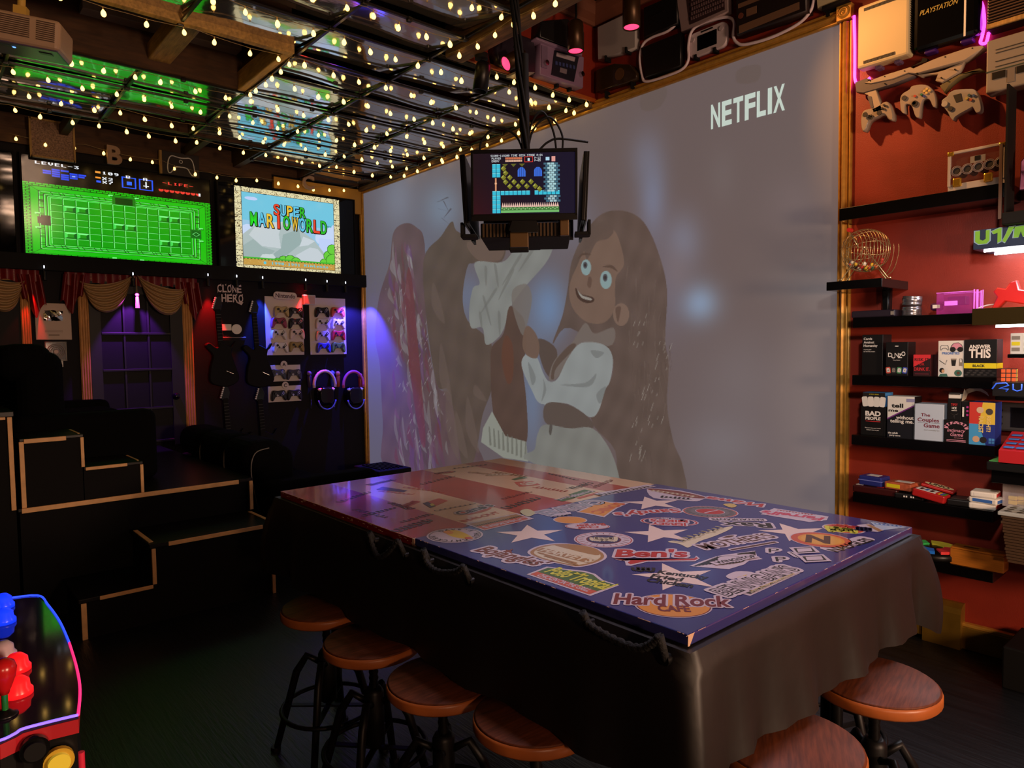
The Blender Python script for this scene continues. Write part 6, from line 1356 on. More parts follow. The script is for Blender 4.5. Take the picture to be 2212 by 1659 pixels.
def star_fit(top, right, br, bl, left):
    P5 = [V(tp(*p)) for p in (top, right, br, bl, left)]; c = sum(P5, V((0, 0)))/5; r = sum((p-c).length for p in P5)/5
    a = sum((((math.atan2((p-c).y, (p-c).x)-math.atan2((P5[0]-c).y, (P5[0]-c).x)+2*PI*k/5+PI) % (2*PI))-PI) for k, p in enumerate(P5))/5+math.atan2((P5[0]-c).y, (P5[0]-c).x)
    b = MB(); b.poly([(c.x+(r if i % 2 == 0 else r*.39)*math.cos(a+i*PI/5), c.y+(r if i % 2 == 0 else r*.39)*math.sin(a+i*PI/5)) for i in range(10)], .0064, SST); b.build('painted_star', bd1)
star_fit((1139.7, 1133), (1213.3, 1145), (1197.4, 1169.7), (1105, 1172.7), (1073, 1150))
star_fit((1394, 1072), (1461, 1080.8), (1462, 1097.5), (1385, 1100.8), (1345.5, 1084.6))
star_fit((1400.6, 1135), (1489.8, 1143.5), (1488.9, 1167), (1395.8, 1172), (1350, 1149))
star_fit((1684.4, 1131), (1778.4, 1141.6), (1800, 1165), (1700.5, 1168), (1636, 1146.4))
star_fit((1430.8, 1217), (1537, 1232), (1544.7, 1269), (1427.6, 1274.4), (1365.7, 1241.8))
l, r = (922, 1156.8), (1043.6, 1155.8); s = St(); s.oval(0, l, r, .97, SW); s.oval(0, (926, 1156.8), (1039.5, 1155.8), .97, SGR); s.oval(0, (929, 1156.8), (1036.5, 1155.9), .97, SW)
s.poly([(960, 1148), (985, 1146), (1010, 1155), (1022, 1164), (1000, 1164), (972, 1158)], SY, sm=4); s.poly([(957, 1150), (968, 1147), (980, 1150), (972, 1155)], SO, sm=3); s.poly([(1003, 1162), (1014, 1160), (1022, 1164), (1008, 1166)], SRO); s.ringtext("DAVE'S HOT CHICKEN", l, r, .97, .78, .017, SK, PI*.75, -PI*.9); s.done()
s = St(); s.text("Bojangles'", (1024, 1190), (1166, 1225), .062, SBRN, .03, .2, SW, .17); s.text("Bojangles'", (1024, 1190), (1166, 1225), .062, SBR, .0, .2); s.poly([(1092, 1188), (1100, 1189), (1109, 1186), (1104, 1191), (1107, 1197), (1098, 1193), (1090, 1196), (1093, 1191)], SBR); s.done()
s = St(); s.poly([(1142.6, 1241.3), (1184.4, 1225.4), (1234, 1232), (1262, 1235), (1282, 1241), (1298, 1253), (1332.6, 1264), (1274, 1286)], SW, .006); s.poly([(1146, 1240.6), (1184.4, 1226.8), (1234, 1233.5), (1262, 1236.5), (1281, 1242), (1296, 1254), (1328, 1264), (1273, 1284)], SGN); s.poly([(1146, 1241), (1161, 1235.5), (1290, 1278), (1273, 1284.5)], SRO)
s.text('Pollo Tropical', (1176, 1236), (1306, 1275), .058, SLM, .03, .15); s.text('CHICKEN ON THE GRILL', (1158.6, 1244.3), (1268, 1279), .022, SW, .03)
for a_ in (0, 1, 2, 3, 4): x_, y_ = 1254, 1242; dx, dy = ((-18, -3), (-10, -5), (0, -6), (14, -1), (18, 4))[a_]; s.poly([(x_, y_), (x_+dx*.6, y_+dy*.6-1.6), (x_+dx, y_+dy), (x_+dx*.6, y_+dy*.6+1.2)], SLM)
s.done()
s = St(); hv = [(1139.7, 1191.6), (1165, 1179), (1210, 1173.7), (1270, 1180), (1300, 1190), (1311, 1204), (1290, 1217), (1252, 1225.4), (1225, 1222), (1180, 1212), (1150, 1202)]; s.poly(hv, SW, sm=4)
cxh, cyh = 1226, 1199; sc_ = lambda f: [(cxh+(x_-cxh)*f, cyh+(y_-cyh)*f) for x_, y_ in hv]
s.poly(sc_(.93), STN, sm=4); s.poly(sc_(.84), SCR, sm=4); s.poly([(1196, 1177), (1240, 1176.5), (1285, 1185), (1296, 1195), (1286, 1200), (1230, 1187)], STN, sm=3); s.poly([(1158, 1190), (1172, 1184), (1284, 1211), (1270, 1217)], STN); s.text("HARVEY'S", (1166, 1191), (1272, 1216), .04, SCR, .035)
for k in (0, 1): s.poly([(1160+14*k, 1195+7*k), (1164+14*k, 1193.5+7*k), (1248+2*k, 1217+4*k), (1244+2*k, 1218.6+4*k)], STN)
s.done()
s = St(); s.poly([(1009, 1132.4), (1115.4, 1109.6), (1151.5, 1121), (1047, 1145.7)], SW, .004); s.poly([(1012, 1132.4), (1115, 1110.8), (1147.5, 1121), (1047, 1144.4)], STN); s.poly([(1030, 1138.6), (1131, 1116), (1147.5, 1121), (1047, 1144.4)], SRO)
for k in range(22): t = k/22; x_, y_ = 1024+102*t, 1136.5-22.5*t; s.b.poly([(p[0], p[1]) for p in s.P([(x_, y_), (x_+2.6, y_-.6), (x_+6.4, y_+1), (x_+3.8, y_+1.6)])], s.z, SK)
s.up(); s.text('Checkers', (1135, 1117.5), (1040, 1138.5), .036, SW, .02); s.done()
s = St(); s.text('CARVEL', (1284, 1080), (1146, 1109), .075, SGR, .045, 0, SW, .13); s.text('CARVEL', (1284, 1080), (1146, 1109), .075, smat('silver', (160, 158, 170)), .01); s.poly([(1124, 1104), (1140, 1100), (1156, 1108), (1144, 1116), (1130, 1112)], smat('pale_cone', (196, 190, 150)), sm=3); s.done()
s = St(); s.poly([(1246, 1106), (1301, 1082), (1318, 1085), (1358, 1086.5), (1330, 1099), (1305, 1117.5), (1280, 1112)], SW, .003); s.poly([(1251, 1106), (1302, 1083.5), (1318, 1086.5), (1350, 1087.5), (1328, 1098), (1304, 1115.5), (1281, 1110.5)], SO); s.text('SONIC', (1330, 1086), (1276, 1106.5), .045, SRO, .03); s.done()
s = St(); s.oval(0, (1196, 1121), (1268, 1126), .85, SW); s.oval(0, (1199, 1121), (1265, 1126), .85, SO); s.oval(0, (1220, 1137), (1318, 1138), .55, SW); s.oval(0, (1222, 1137), (1316, 1138), .54, SR); s.oval(0, (1224, 1137), (1314, 1138), .53, SW); s.text('Burger', (1304, 1131), (1240, 1135), .03, SR, .03); s.text('Chef', (1290, 1136.5), (1246, 1139.5), .026, SR, .03); s.poly([(1188, 1117), (1200, 1111), (1232, 1107), (1234, 1111), (1206, 1117)], SW); s.scribble((1230, 1111), (1192, 1116), .02, SK, 4, 3); s.done()
l, r = (1239.5, 1164.5), (1368.5, 1167); s = St(); s.oval(0, l, r, .95, SW); s.oval(0, (1243, 1164.6), (1365, 1167), .95, SR); s.oval(0, (1245, 1164.6), (1363, 1167), .95, SW); s.oval(0, (1266, 1165), (1342, 1166.6), .95, SDR); s.oval(0, (1269, 1165), (1339, 1166.6), .95, SNV); s.scribble((1278, 1172), (1330, 1173), .07, SCR, 5, 4); s.ringtext('|'*22, l, r, .95, .80, .012, SDR, PI*.95, -PI*.95); s.done()
l, r = (1382.5, 1124.5), (1509.7, 1130); s = St(); s.oval(0, l, r, .58, SW); s.oval(0, (1385, 1124.6), (1507, 1129.9), .58, SR); s.oval(0, (1389, 1124.8), (1503, 1129.7), .58, SW); s.oval(0, (1392, 1125), (1500, 1129.5), .58, SNV); s.text('JERSEY', (1484, 1132), (1408, 1129), .032, SR, .04, 0, SW, .1); s.text("MIKE'S", (1484, 1125), (1406, 1122), .034, SR, .04, 0, SW, .1); s.text('SUBS', (1458, 1120), (1428, 1118.8), .018, SW, .03); s.done()
s = St(); s.text("Sandy's", (1462, 1099), (1324, 1108), .058, SR, .025, .15, SW, .13); s.done()
l, r = (1474, 1101), (1595, 1111); s = St(); s.oval(0, l, r, .9, SW); s.oval(0, (1476.5, 1101), (1592.5, 1111), .9, SRO); s.oval(0, (1479, 1101.5), (1590, 1110.5), .9, SGR); s.oval(0, (1502, 1103), (1566, 1108), .8, SW); s.oval(0, (1504, 1103), (1564, 1108), .8, SR); s.ringtext('|'*26, l, r, .9, .80, .012, SK, PI*.95, -PI*.95); s.poly([(1520, 1108), (1550, 1102), (1552, 1103), (1524, 1109)], SW); s.done()
s = St(); s.poly([(1397, 1058), (1410, 1055), (1470, 1060), (1528, 1074), (1520, 1078), (1505, 1083), (1470, 1081), (1412, 1076)], SW, sm=3); s.poly([(1401, 1058), (1412, 1056), (1470, 1062), (1522, 1074), (1510, 1077), (1460, 1071)], SBR, sm=3); s.scribble((1424, 1076), (1490, 1081), .05, SGR, 7, 2); s.scribble((1508, 1072), (1412, 1058), .04, SCR, 9, 6); s.done()
s = St(); s.text('Wawa', (1656, 1090), (1532, 1073), .055, SR, .03, .2, SW, .13); s.poly([(1562, 1090), (1580, 1088), (1592, 1093), (1580, 1097)], smat('pale_gold', (200, 170, 100)), sm=3); s.done()
s = St(); s.text('Rax', (1662, 1131), (1562, 1127.5), .062, SK, .035, 0, SW, .14); s.text('RESTAURANTS', (1648, 1122), (1536, 1120), .022, SK, .03, 0, SW, .16); s.done()
s = St(); s.poly([(1443, 1171), (1455, 1168), (1478, 1170), (1500, 1160), (1540, 1146), (1580, 1137), (1578, 1143), (1545, 1158), (1510, 1170), (1488, 1183), (1478, 1180), (1466, 1175)], SCR, sm=3); s.scribble((1476, 1174), (1570, 1143), .045, smat('cream_dark', (172, 158, 128)), 9, 3); s.done()
s = St(); s.text("Ben's", (1331, 1203), (1487, 1203.5), .072, SR, .04, .2, SW, .14); s.poly([(1324, 1207), (1340, 1212), (1500, 1206), (1504, 1201), (1512, 1207), (1502, 1213), (1400, 1214), (1362, 1223), (1352, 1222), (1350, 1213)], SW); s.poly([(1326, 1207), (1342, 1210.5), (1498, 1207.5), (1504, 1204), (1508, 1207), (1500, 1211), (1398, 1212), (1362, 1220), (1356, 1216), (1362, 1211.5)], SR); s.text("Ben's", (1331, 1203), (1487, 1203.5), .072, SR, .02, .2); s.done()
s = St(); s.text("MOTHER'S", (1526, 1187), (1678, 1161), .054, SBRN, .02, 0, SW, .15); s.band((1576, 1189), (1680, 1171), -.010, .012, SW, .008); s.band((1580, 1188.5), (1676, 1171.5), -.005, .006, SBRN); s.poly([(1550, 1164), (1572, 1157), (1592, 1156), (1584, 1163), (1566, 1166)], SW, sm=3); s.poly([(1560, 1162), (1574, 1158), (1586, 1158), (1576, 1162)], SBRN, sm=3); s.done()
s = St(); s.poly([(1490.8, 1223), (1520, 1212), (1548, 1203), (1562, 1200), (1590, 1196), (1630, 1190.5), (1634, 1203), (1645, 1208), (1615, 1212), (1606, 1219), (1575, 1229), (1556, 1228)], SW, .003)
for k in range(5): s.poly([(1498+7*k, 1223-1.0*k), (1530+5*k, 1211-2*k), (1533+5*k, 1213-2*k), (1503+8*k, 1224-1*k)], SK)
for k in range(4): s.poly([(1592+9*k, 1197-1.3*k), (1632, 1192+2.2*k), (1632, 1194+2.2*k), (1594+9*k, 1199-1.3*k)], SK)
s.oval(0, (1550, 1212), (1606, 1207), .8, SK); s.oval(0, (1553, 1212), (1603, 1207.2), .8, SW); s.scribble((1560, 1222), (1602, 1217), .022, SK, 6, 3); s.band((1546, 1222), (1640, 1205), -.002, .026, SW); s.text('WINGSTOP', (1552, 1220), (1636, 1205), .02, SK, .03); s.done()
s = St()
for ch, a_, c_ in (('P', (1661, 1194), (1690, 1194)), ('P', (1677, 1213.5), (1707, 1213)), ('I', (1722, 1203.5), (1728, 1203)), ('O', (1722, 1195), (1762, 1193)), ('O', (1742, 1214), (1786, 1211.5))): 
    if ch == 'O':
        M, L = s.fr(a_, c_); qq = lambda g_: [(-g_, -g_), (L+g_, -g_), (L+g_+.012, .042+g_), (.012-g_, .042+g_)]
        s.b.poly(qq(.009), s.z, SW, M); s.up(); s.b.poly(qq(0), s.z, SK, M); s.up(); s.b.poly(qq(-.006), s.z, SW, M); s.up()
    else: s.text(ch, a_, c_, .042, SK, .005, .25, SW, .16)
s.done()
s = St(); s.poly([(1554, 1269), (1670, 1222.5), (1727, 1238.6), (1621, 1287)], SW, .003); s.poly([(1558.5, 1269), (1670.6, 1225), (1721, 1238.6), (1620.7, 1284)], SBK); s.poly([(1568, 1245), (1590, 1235), (1622, 1236), (1634, 1243), (1610, 1252), (1592, 1250), (1580, 1252)], SW, sm=3); s.poly([(1592, 1248), (1620, 1240), (1640, 1245), (1612, 1255)], SY)
s.text("BENNIGAN'S", (1572, 1289), (1728, 1232), .055, SK, .05, 0, SW, .16); s.text("BENNIGAN'S", (1572, 1289), (1728, 1232), .055, SW, -.012); s.band((1622, 1278), (1716, 1240), -.001, .001, SY); s.text('AMERICAN FARE - IRISH HOSPITALITY', (1626, 1283), (1718, 1243), .013, SCR, .01); s.done()
l, r = (1705, 1160.6), (1841, 1171.5); s = St(); s.oval(0, l, r, .98, SW); s.oval(0, (1708, 1161), (1838, 1171), .98, SRO); s.oval(0, (1723, 1162), (1825, 1170), .98, SO); s.oval(0, (1730, 1162.6), (1818, 1169.5), .98, smat('amber', (214, 156, 76))); s.text('N', (1743, 1171), (1795, 1175), .085, SBRN, .05, .1); s.done()
s = St(); s.band((1800, 1193), (1893, 1165), -.004, .05, SW, .02); s.text('NAUGLES', (1809, 1193), (1889, 1168), .034, SK, .04); s.done()
l, r = (1778, 1135), (1868, 1150); s = St(); s.oval(0, l, r, .9, SW); s.oval(0, (1782, 1135.6), (1864, 1149.4), .9, SRO); s.scribble((1792, 1150), (1850, 1154), .09, SLM, 6, 8); s.scribble((1800, 1138), (1850, 1144), .05, SR, 6, 9); s.poly([(1850, 1135), (1876, 1132), (1910, 1146), (1896, 1150), (1878, 1148)], SW); s.poly([(1870, 1134), (1880, 1134), (1906, 1147), (1898, 1149)], STN); s.scribble((1848, 1147), (1884, 1150), .06, SNV, 4, 5); s.done()
s = St(); s.poly([(1643, 1111), (1672, 1098), (1790, 1116), (1786, 1124), (1748, 1128)], SW); s.text("Farrell's", (1780, 1119), (1652, 1103), .05, smat('rose', (190, 60, 90)), .045, .1, SW, .12); s.scribble((1760, 1112), (1680, 1101), .015, SR, 12, 5); s.done()
s = St(); s.text('Kentucky', (1420, 1239), (1527, 1252), .03, SK, .04, .05); s.text('Fried', (1405, 1247.5), (1472, 1256.5), .03, SK, .04, .05); s.text('Chicken', (1396, 1256), (1494, 1270), .03, SK, .04, .05); s.scribble((1368, 1236), (1412, 1238), .05, SK, 4, 7); s.done()
s = St(); el = ((1373.5, 1306.5), (1535, 1309.5)); s.oval(0, (1370, 1306.5), (1538, 1309.6), .84, SW); s.oval(0, *el, .84, SDR); s.oval(0, (1376, 1306.5), (1532.5, 1309.5), .84, SO); s.text('Hard Rock', (1326, 1305), (1580, 1312), .070, SDR, .03, .2, SW, .09); s.text('CAFE', (1424, 1321), (1492, 1322.5), .036, SDR, .04); s.done()
s = St(); s.band((1301, 1071), (1416, 1051), -.004, .05, SW); s.scribble((1303, 1071), (1412, 1052), .04, SK, 13, 2); s.done()
s = St(); s.poly([(1880, 1128), (1915, 1133), (1960, 1139), (1930, 1143), (1900, 1146)], smat('ice_blue', (170, 186, 206))); s.scribble((1890, 1134), (1945, 1140), .03, smat('sky_blue', (70, 120, 190)), 6, 4); s.done()
# red half
R2_ = lambda: St(bd2)
s = R2_(); s.oval(0, (996, 1110), (1058, 1093), .45, SRO); s.text("Cane's", (999, 1111), (1068, 1091), .05, SK, .03, .15, SW, .11); s.done()
s = R2_(); s.text('IN-N-OUT', (1004, 1126), (1082, 1106), .03, SRO, .03); s.done()
s = R2_(); s.poly([(1111, 1040), (1150, 1038), (1168, 1046), (1122, 1050)], SRO); s.oval(0, (1120, 1046), (1158, 1041), .7, SCR); s.text('KFC', (1126, 1047), (1152, 1042.5), .04, SRO, .03); s.done()
s = R2_(); s.poly([(1228, 1067), (1262, 1056), (1286, 1060), (1240, 1074)], SGN); s.poly([(1244, 1074), (1290, 1062), (1296, 1064), (1252, 1076)], SRO); s.text('sbarro', (1240, 1072), (1284, 1060), .034, SW, .03); s.done()
s = R2_(); s.text("Wendy's", (1243, 1056), (1284, 1042), .05, SK, .01, .2); s.done()
s = R2_(); s.poly([(1200, 1078), (1236, 1070), (1244, 1074), (1215, 1082)], SGN); s.scribble((1208, 1080), (1238, 1072), .03, SW, 5, 2); s.done()
for txt, a_, c_, h_, m_ in (("Arby's", (880, 1094), (908, 1082), .05, SRO), ('PIZZA HUT', (816, 1062), (890, 1070), .03, SRO), ('SMASHBURGER', (870, 1054), (952, 1062), .026, SRO), ("Johnny Shakes", (940, 1103), (1030, 1086), .022, SNV), ('Friends', (872, 1126), (940, 1110), .03, SBK), ("Moe's", (870, 1146), (940, 1126), .06, SBK), ('El Charro', (800, 1112), (870, 1096), .03, SBK), ('Shake Shack', (770, 1080), (830, 1060), .03, SBK), ('Fuddruckers', (980, 1012), (1055, 1002), .03, SBK), ("Hardee's", (920, 1042), (990, 1026), .03, SBK), ('Chipotle', (1100, 1082), (1170, 1062), .035, SBK), ("Culver's", (1040, 1078), (1100, 1062), .028, SBR)):
    pass
for k, (a_, c_, h_, m_) in enumerate((((882, 1095), (912, 1082), .05, SRO), ((816, 1060), (888, 1068), .028, SRO), ((868, 1052), (950, 1063), .03, SRO), ((942, 1103), (1028, 1087), .018, SNV), ((872, 1128), (936, 1110), .03, SBK), ((868, 1148), (944, 1124), .06, SBK), ((790, 1114), (862, 1096), .035, SBK), ((742, 1084), (806, 1062), .04, SBK), ((980, 1012), (1056, 1003), .03, SBK), ((914, 1046), (984, 1028), .03, SBK), ((1102, 1098), (1172, 1076), .05, SBK), ((1090, 1078), (1150, 1062), .03, SBR), ((804, 1048), (858, 1036), .05, SBK), ((760, 1100), (830, 1118), .03, SBK), ((1010, 1020), (1070, 1026), .04, STN), ((1060, 1020), (1130, 1030), .05, STN), ((1150, 1052), (1218, 1062), .04, SRO), ((1180, 1022), (1240, 1036), .03, SBK), ((1290, 1052), (1330, 1036), .035, SBR), ((834, 1086), (880, 1100), .04, SBK))):
    s = R2_(); s.scribble(a_, c_, h_, m_, 8, k+11); s.done()
s = R2_(); s.poly([(913, 1086), (948, 1075), (968, 1080), (930, 1096)], SRO); s.poly([(913, 1086), (924, 1082.6), (942, 1091.6), (930, 1096)], SBK); s.poly([(928, 1088), (934, 1086), (940, 1090), (932, 1092)], SLM); s.done()
s = R2_(); s.poly([(812, 1056), (826, 1050), (880, 1058), (872, 1062)], SBK); s.done()
s = R2_(); s.poly([(1104, 1034), (1128, 1028), (1140, 1031), (1112, 1036)], SGN); s.done()
for l, r, k in (((938, 1022), (984, 1017), .4), ((1048, 1026), (1112, 1022), .35)): s = R2_(); s.oval(0, l, r, k, SBK if l[0] < 1000 else STN); s.oval(0, (l[0]+3, l[1]), (r[0]-3, r[1]), k*.9, SRO if l[0] < 1000 else SCR); s.scribble((l[0]+8, l[1]+1), (r[0]-8, r[1]+1), .03, SBK if l[0] < 1000 else STN, 6, 3); s.done()
# rope handles on the near side
ROPB = mat('black_braided_rope', (12, 11, 12), .8, bump=.5, bscale=150)
for i, (pts, lb) in enumerate(((((797, 1148), (805, 1180), (818, 1203), (840, 1192), (862, 1165)), 'black rope handle below the red board edge'), (((914, 1185), (922, 1215), (945, 1234), (985, 1235), (1003, 1222)), 'black rope handle just right of the seam between the boards'), (((1258, 1322), (1272, 1348), (1320, 1378), (1378, 1400), (1412, 1388), (1425, 1372)), 'large black rope handle hanging below the navy board near its corner'))):
    path = smooth_path([onx(x_, y_, TX0-.055) for x_, y_ in pts], 10); b = MB()
    path[0] = V((TX0-.035, path[0].y, ZT-.04)); path[-1] = V((TX0-.035, path[-1].y, ZT-.05))
    b.tube([q-V((cxt, cyt, 0)) for q in path], [.0085+.0018*math.sin(k*2.2) for k in range(len(path))], ROPB, 8); o = b.build('rope_handle', tb, None, None, lb)
    for q in (path[0]-V((cxt, cyt, 0)), path[-1]-V((cxt, cyt, 0))): b = MB(); b.cyl((q.x-.006, q.y, q.z), (q.x+.02, q.y, q.z), .012, STEEL, n=10); b.build('eyelet', o)
# ================================================================== stools
SEAT = mat('oak_seat', (100, 50, 28), .55, noise=.4, nscale=14, stretch=(1, 9, 1), spec=.3); SRIM = mat('oak_rim_lit', (176, 96, 44), .4, noise=.2, nscale=12)  # rim is the lit copy of the seat oak, light put into its colour
IRON = mat('black_iron', (22, 21, 22), .45, .5)
def make_stool(label, x, y, zs_, rot):
    o = thing('bar_stool', label, 'stool', T(x, y, 0) @ RZ(rot), 'round wooden stools around the table')
    b = MB(); b.lathe([(.001, zs_), (.15, zs_), (.156, zs_-.004)], SEAT, None, 40); b.build('seat', o)
    b = MB(); b.lathe([(.156, zs_-.004), (.159, zs_-.012), (.159, zs_-.03), (.154, zs_-.036), (.001, zs_-.036)], SRIM, None, 40); b.build('seat_rim', o)
    b = MB(); b.lathe([(.10, zs_-.037), (.10, zs_-.045), (.02, zs_-.05), (.001, zs_-.05)], IRON, None, 20); b.build('seat_plate', o)
    zc = zs_-.20; b = MB(); prof = []
    for k in range(27): prof.append((.013 if k % 2 else .016, zc-.12+k*(zs_-.05-zc+.12)/26))
    b.lathe(prof, CHROME if False else STEEL, None, 12); b.build('screw_post', o)
    b = MB(); b.lathe([(.02, zc-.16), (.032, zc-.15), (.032, zc+.02), (.024, zc+.035), (.018, zc+.036)], IRON, None, 18); b.build('hub', o)
    for k in range(4):
        a = PI/4+k*PI/2; c_, s_ = math.cos(a), math.sin(a); L = MB()
        L.tube([(.03*c_, .03*s_, zc-.01), (.075*c_, .075*s_, zc+.012), (.115*c_, .115*s_, zc-.05), (.195*c_, .195*s_, .012)], [.012, .013, .014, .012], IRON, 6); L.cyl((.20*c_, .20*s_, 0), (.20*c_, .20*s_, .014), .018, IRON, n=10); L.build('leg', o)
    zr_ = .17; b = MB(); b.tube([(.165*math.cos(q), .165*math.sin(q), zr_) for q in np.linspace(0, 2*PI, 33)[:-1]], .008, IRON, 8, True); b.build('foot_ring', o)
    for k in range(2): b = MB(); a = PI/4+k*PI/2; b.box((0, 0, zr_), (.33, .02, .006), IRON, 0, RZ(a)); b.build('spoke', o)
    return o
stl = [('round wooden stool farthest along the near side of the table, tinted violet', 1.118, 2.330, .545, .05), ('round wooden stool second from the far end of the near side, in deep shade', 1.108, 1.975, .535, -.06),
 ('round brown wooden stool third along the near side of the table', 1.118, 1.600, .535, .03), ('round wooden stool nearest the front corner on the near side of the table', 1.168, 1.265, .545, -.04),
 ('round wooden stool at the short end of the table, its screw post in view', 1.935, .740, .565, .2), ('round wooden stool cut off by the bottom edge of the photo', 1.452, .735, .585, .5), ('round wooden stool almost hidden behind the cloth by the far table corner', 2.30, 1.02, .53, .4)]
for a_ in stl: make_stool(*a_)
# ================================================================== stage, steps and sofas
STG = mat('black_stage_paint', (13, 12, 12), .7, spec=.15); TRD = mat('black_tread', (16, 15, 17), .32, spec=.3); STRIP = mat('pale_edge_strip', (238, 184, 122), .5, noise=.12, nscale=20)
def strip(par, x0, x1, y0, y1, z0, z1): MB().box(((x0+x1)/2, (y0+y1)/2, (z0+z1)/2), (abs(x1-x0), abs(y1-y0), abs(z1-z0)), STRIP, .002).build('edge_strip', par)
YS, YF = 4.554, 4.10; w_ = .022
o = thing('stage_platform', 'black raised stage with a long pale edge strip, in front of the TV wall', 'platform', T(0, 0, 0))
MB().box((1.06, (YS+YB)/2+.01, .315), (1.25, YB-YS-.03, .62), STG).build('riser', o); MB().box((1.06, (YS+YB)/2-.005, .632), (1.27, YB-YS+.0, .02), TRD, .002).build('deck', o)
strip(o, .44, 1.60, YS-.014, YS+.002, .615, .642); strip(o, 1.668, 1.69, YS-.012, YS+.002, .435, .625)
o = thing('step_unit', 'low black two-step unit with pale edge strips in front of the stage', 'steps', T(0, 0, 0))
MB().box((.80, (YF+YS)/2, .095), (.34, YS-YF-.02, .19), STG).build('step_block', o); MB().box((1.305, (YF+YS)/2, .205), (.67, YS-YF-.02, .41), STG).build('step_block', o)
MB().box((.80, (YF+YS)/2, .201), (.37, YS-YF, .022), TRD, .003).build('tread', o); MB().box((1.305, (YF+YS)/2, .421), (.70, YS-YF, .024), TRD, .003).build('tread', o)
strip(o, .625, .65, YF-.004, YF+.012, .0, .19); strip(o, .71, .965, YF-.008, YF+.0, .192, .212); strip(o, .965, .985, YF-.004, YF+.012, .212, .408); strip(o, 1.05, 1.575, YF-.008, YF, .41, .433); strip(o, 1.625, 1.645, YF-.004, YF+.012, .0, .408)
for x_ in (.975, 1.645): strip(o, x_-.012, x_+.012, YF+.05, YS-.06, .432, .4365)
o = thing('step_unit', 'upper black two-step unit with pale edge strips standing on the stage', 'steps', T(0, 0, .642))
MB().box((.59, YS+.20, .18), (.29, .38, .36), STG).build('step_block', o); MB().box((.89, YS+.20, .085), (.30, .38, .17), STG).build('step_block', o)
MB().box((.595, YS+.20, .368), (.30, .39, .018), TRD, .003).build('tread', o); MB().box((.893, YS+.20, .178), (.305, .39, .018), TRD, .003).build('tread', o)
strip(o, .443, .465, YS-.004, YS+.012, .0, .36); strip(o, .465, .66, YS-.006, YS+.002, .35, .374); strip(o, .728, .745, YS-.004, YS+.012, .19, .36); strip(o, .747, .96, YS-.006, YS+.002, .168, .186); strip(o, 1.028, 1.045, YS-.004, YS+.012, .0, .168)
for x_, z_ in ((.735, .377), (1.035, .187)): strip(o, x_-.012, x_+.0, YS+.05, YS+.33, z_, z_+.003)
o = thing('tall_platform', 'tall black platform with a pale corner strip at the left edge of the photo', 'platform', T(0, 0, 0))
MB().box((-.29, (YS+YB)/2, .57), (1.42, YB-YS-.05, 1.14), STG).build('riser', o); MB().box((-.29, (YS+YB)/2, 1.155), (1.44, YB-YS-.03, .03), TRD, .004).build('deck', o); strip(o, .398, .42, YS+.008, YS+.026, .635, 1.14); strip(o, -.5, .39, YS-.0, YS+.02, 1.128, 1.142)
one(MB().box((0, 0, 0), (.10, .06, .012), DGREY, .003), 'grey_pad', 'small grey pad lying on the tall platform at the left photo edge', 'pad', T(.33, 4.72, 1.1765))
VEL = mat('black_velvet_upholstery', (7, 7, 8), .9, spec=.1, bump=.15, bscale=60); PIP = mat('grey_piping', (120, 112, 108), .5)
def sofa(label, x0, x1, y0, y1, z0, n, hb, ha, hs=.4, pip=True, group=None):
    o = thing('sofa', label, 'sofa', T(x0, y0, z0)); D, L = x1-x0, y1-y0; aw = .2
    MB().box((D/2+.02, L/2, hs*.4), (D-.06, L-.06, hs*.7), VEL, .03).build('base', o)
    for y_ in (aw/2, L-aw/2): b = MB(); b.box((D/2, y_, ha/2), (D, aw, ha), VEL, .055, seg=4); b.build('armrest', o)
    cw = (L-2*aw)/n
    for k in range(n):
        yc = aw+cw*(k+.5); b = MB(); b.box((D*.62, yc, hs*.9), (D*.7, cw-.01, .18), VEL, .05, seg=3); b.build('seat_cushion', o)
        b = MB(); b.box((.17, yc, (hs+hb)/2), (.26, cw-.015, hb-hs+.1), VEL, .09, seg=4); b.build('back_cushion', o, T(0, 0, 0))
        b = MB(); b.box((.10, yc, hb-.02), (.30, cw-.02, .24), VEL, .10, seg=4); b.build('head_cushion', o)
        if pip:
            for s_ in ((-.5, ) if k else (-.5, .5)): b = MB(); b.tube(smooth_path([(.10, yc+cw*s_*.98, hb+.05), (.0, yc+cw*s_*.98, hb+.02), (-.028, yc+cw*s_*.98, hb-.12), (.02, yc+cw*s_*.98, hs-.05)], 5), .004, PIP, 5); b.build('piping', o)
    return o
sofa('black upholstered sofa on the floor facing the screen, with pale piped seams', 1.76, 2.60, 4.47, 6.5, 0, 3, .76, .60)
sofa('black reclining sofa with high headrests standing on the stage', .47, 1.25, 5.02, 6.6, .642, 2, .80, .46, .36, False)
o = thing('subwoofer', 'black speaker box with a slatted top by the lower corner of the screen', 'speaker', T(3.52, 6.0, 0)); MB().box((0, 0, .16), (.36, .5, .32), BLM, .01).build('cabinet', o)
b = MB()
for k in range(7): b.box((-.12+.04*k, 0, .326), (.012, .36, .012), BLK, .003)
b.build('top_slats', o)
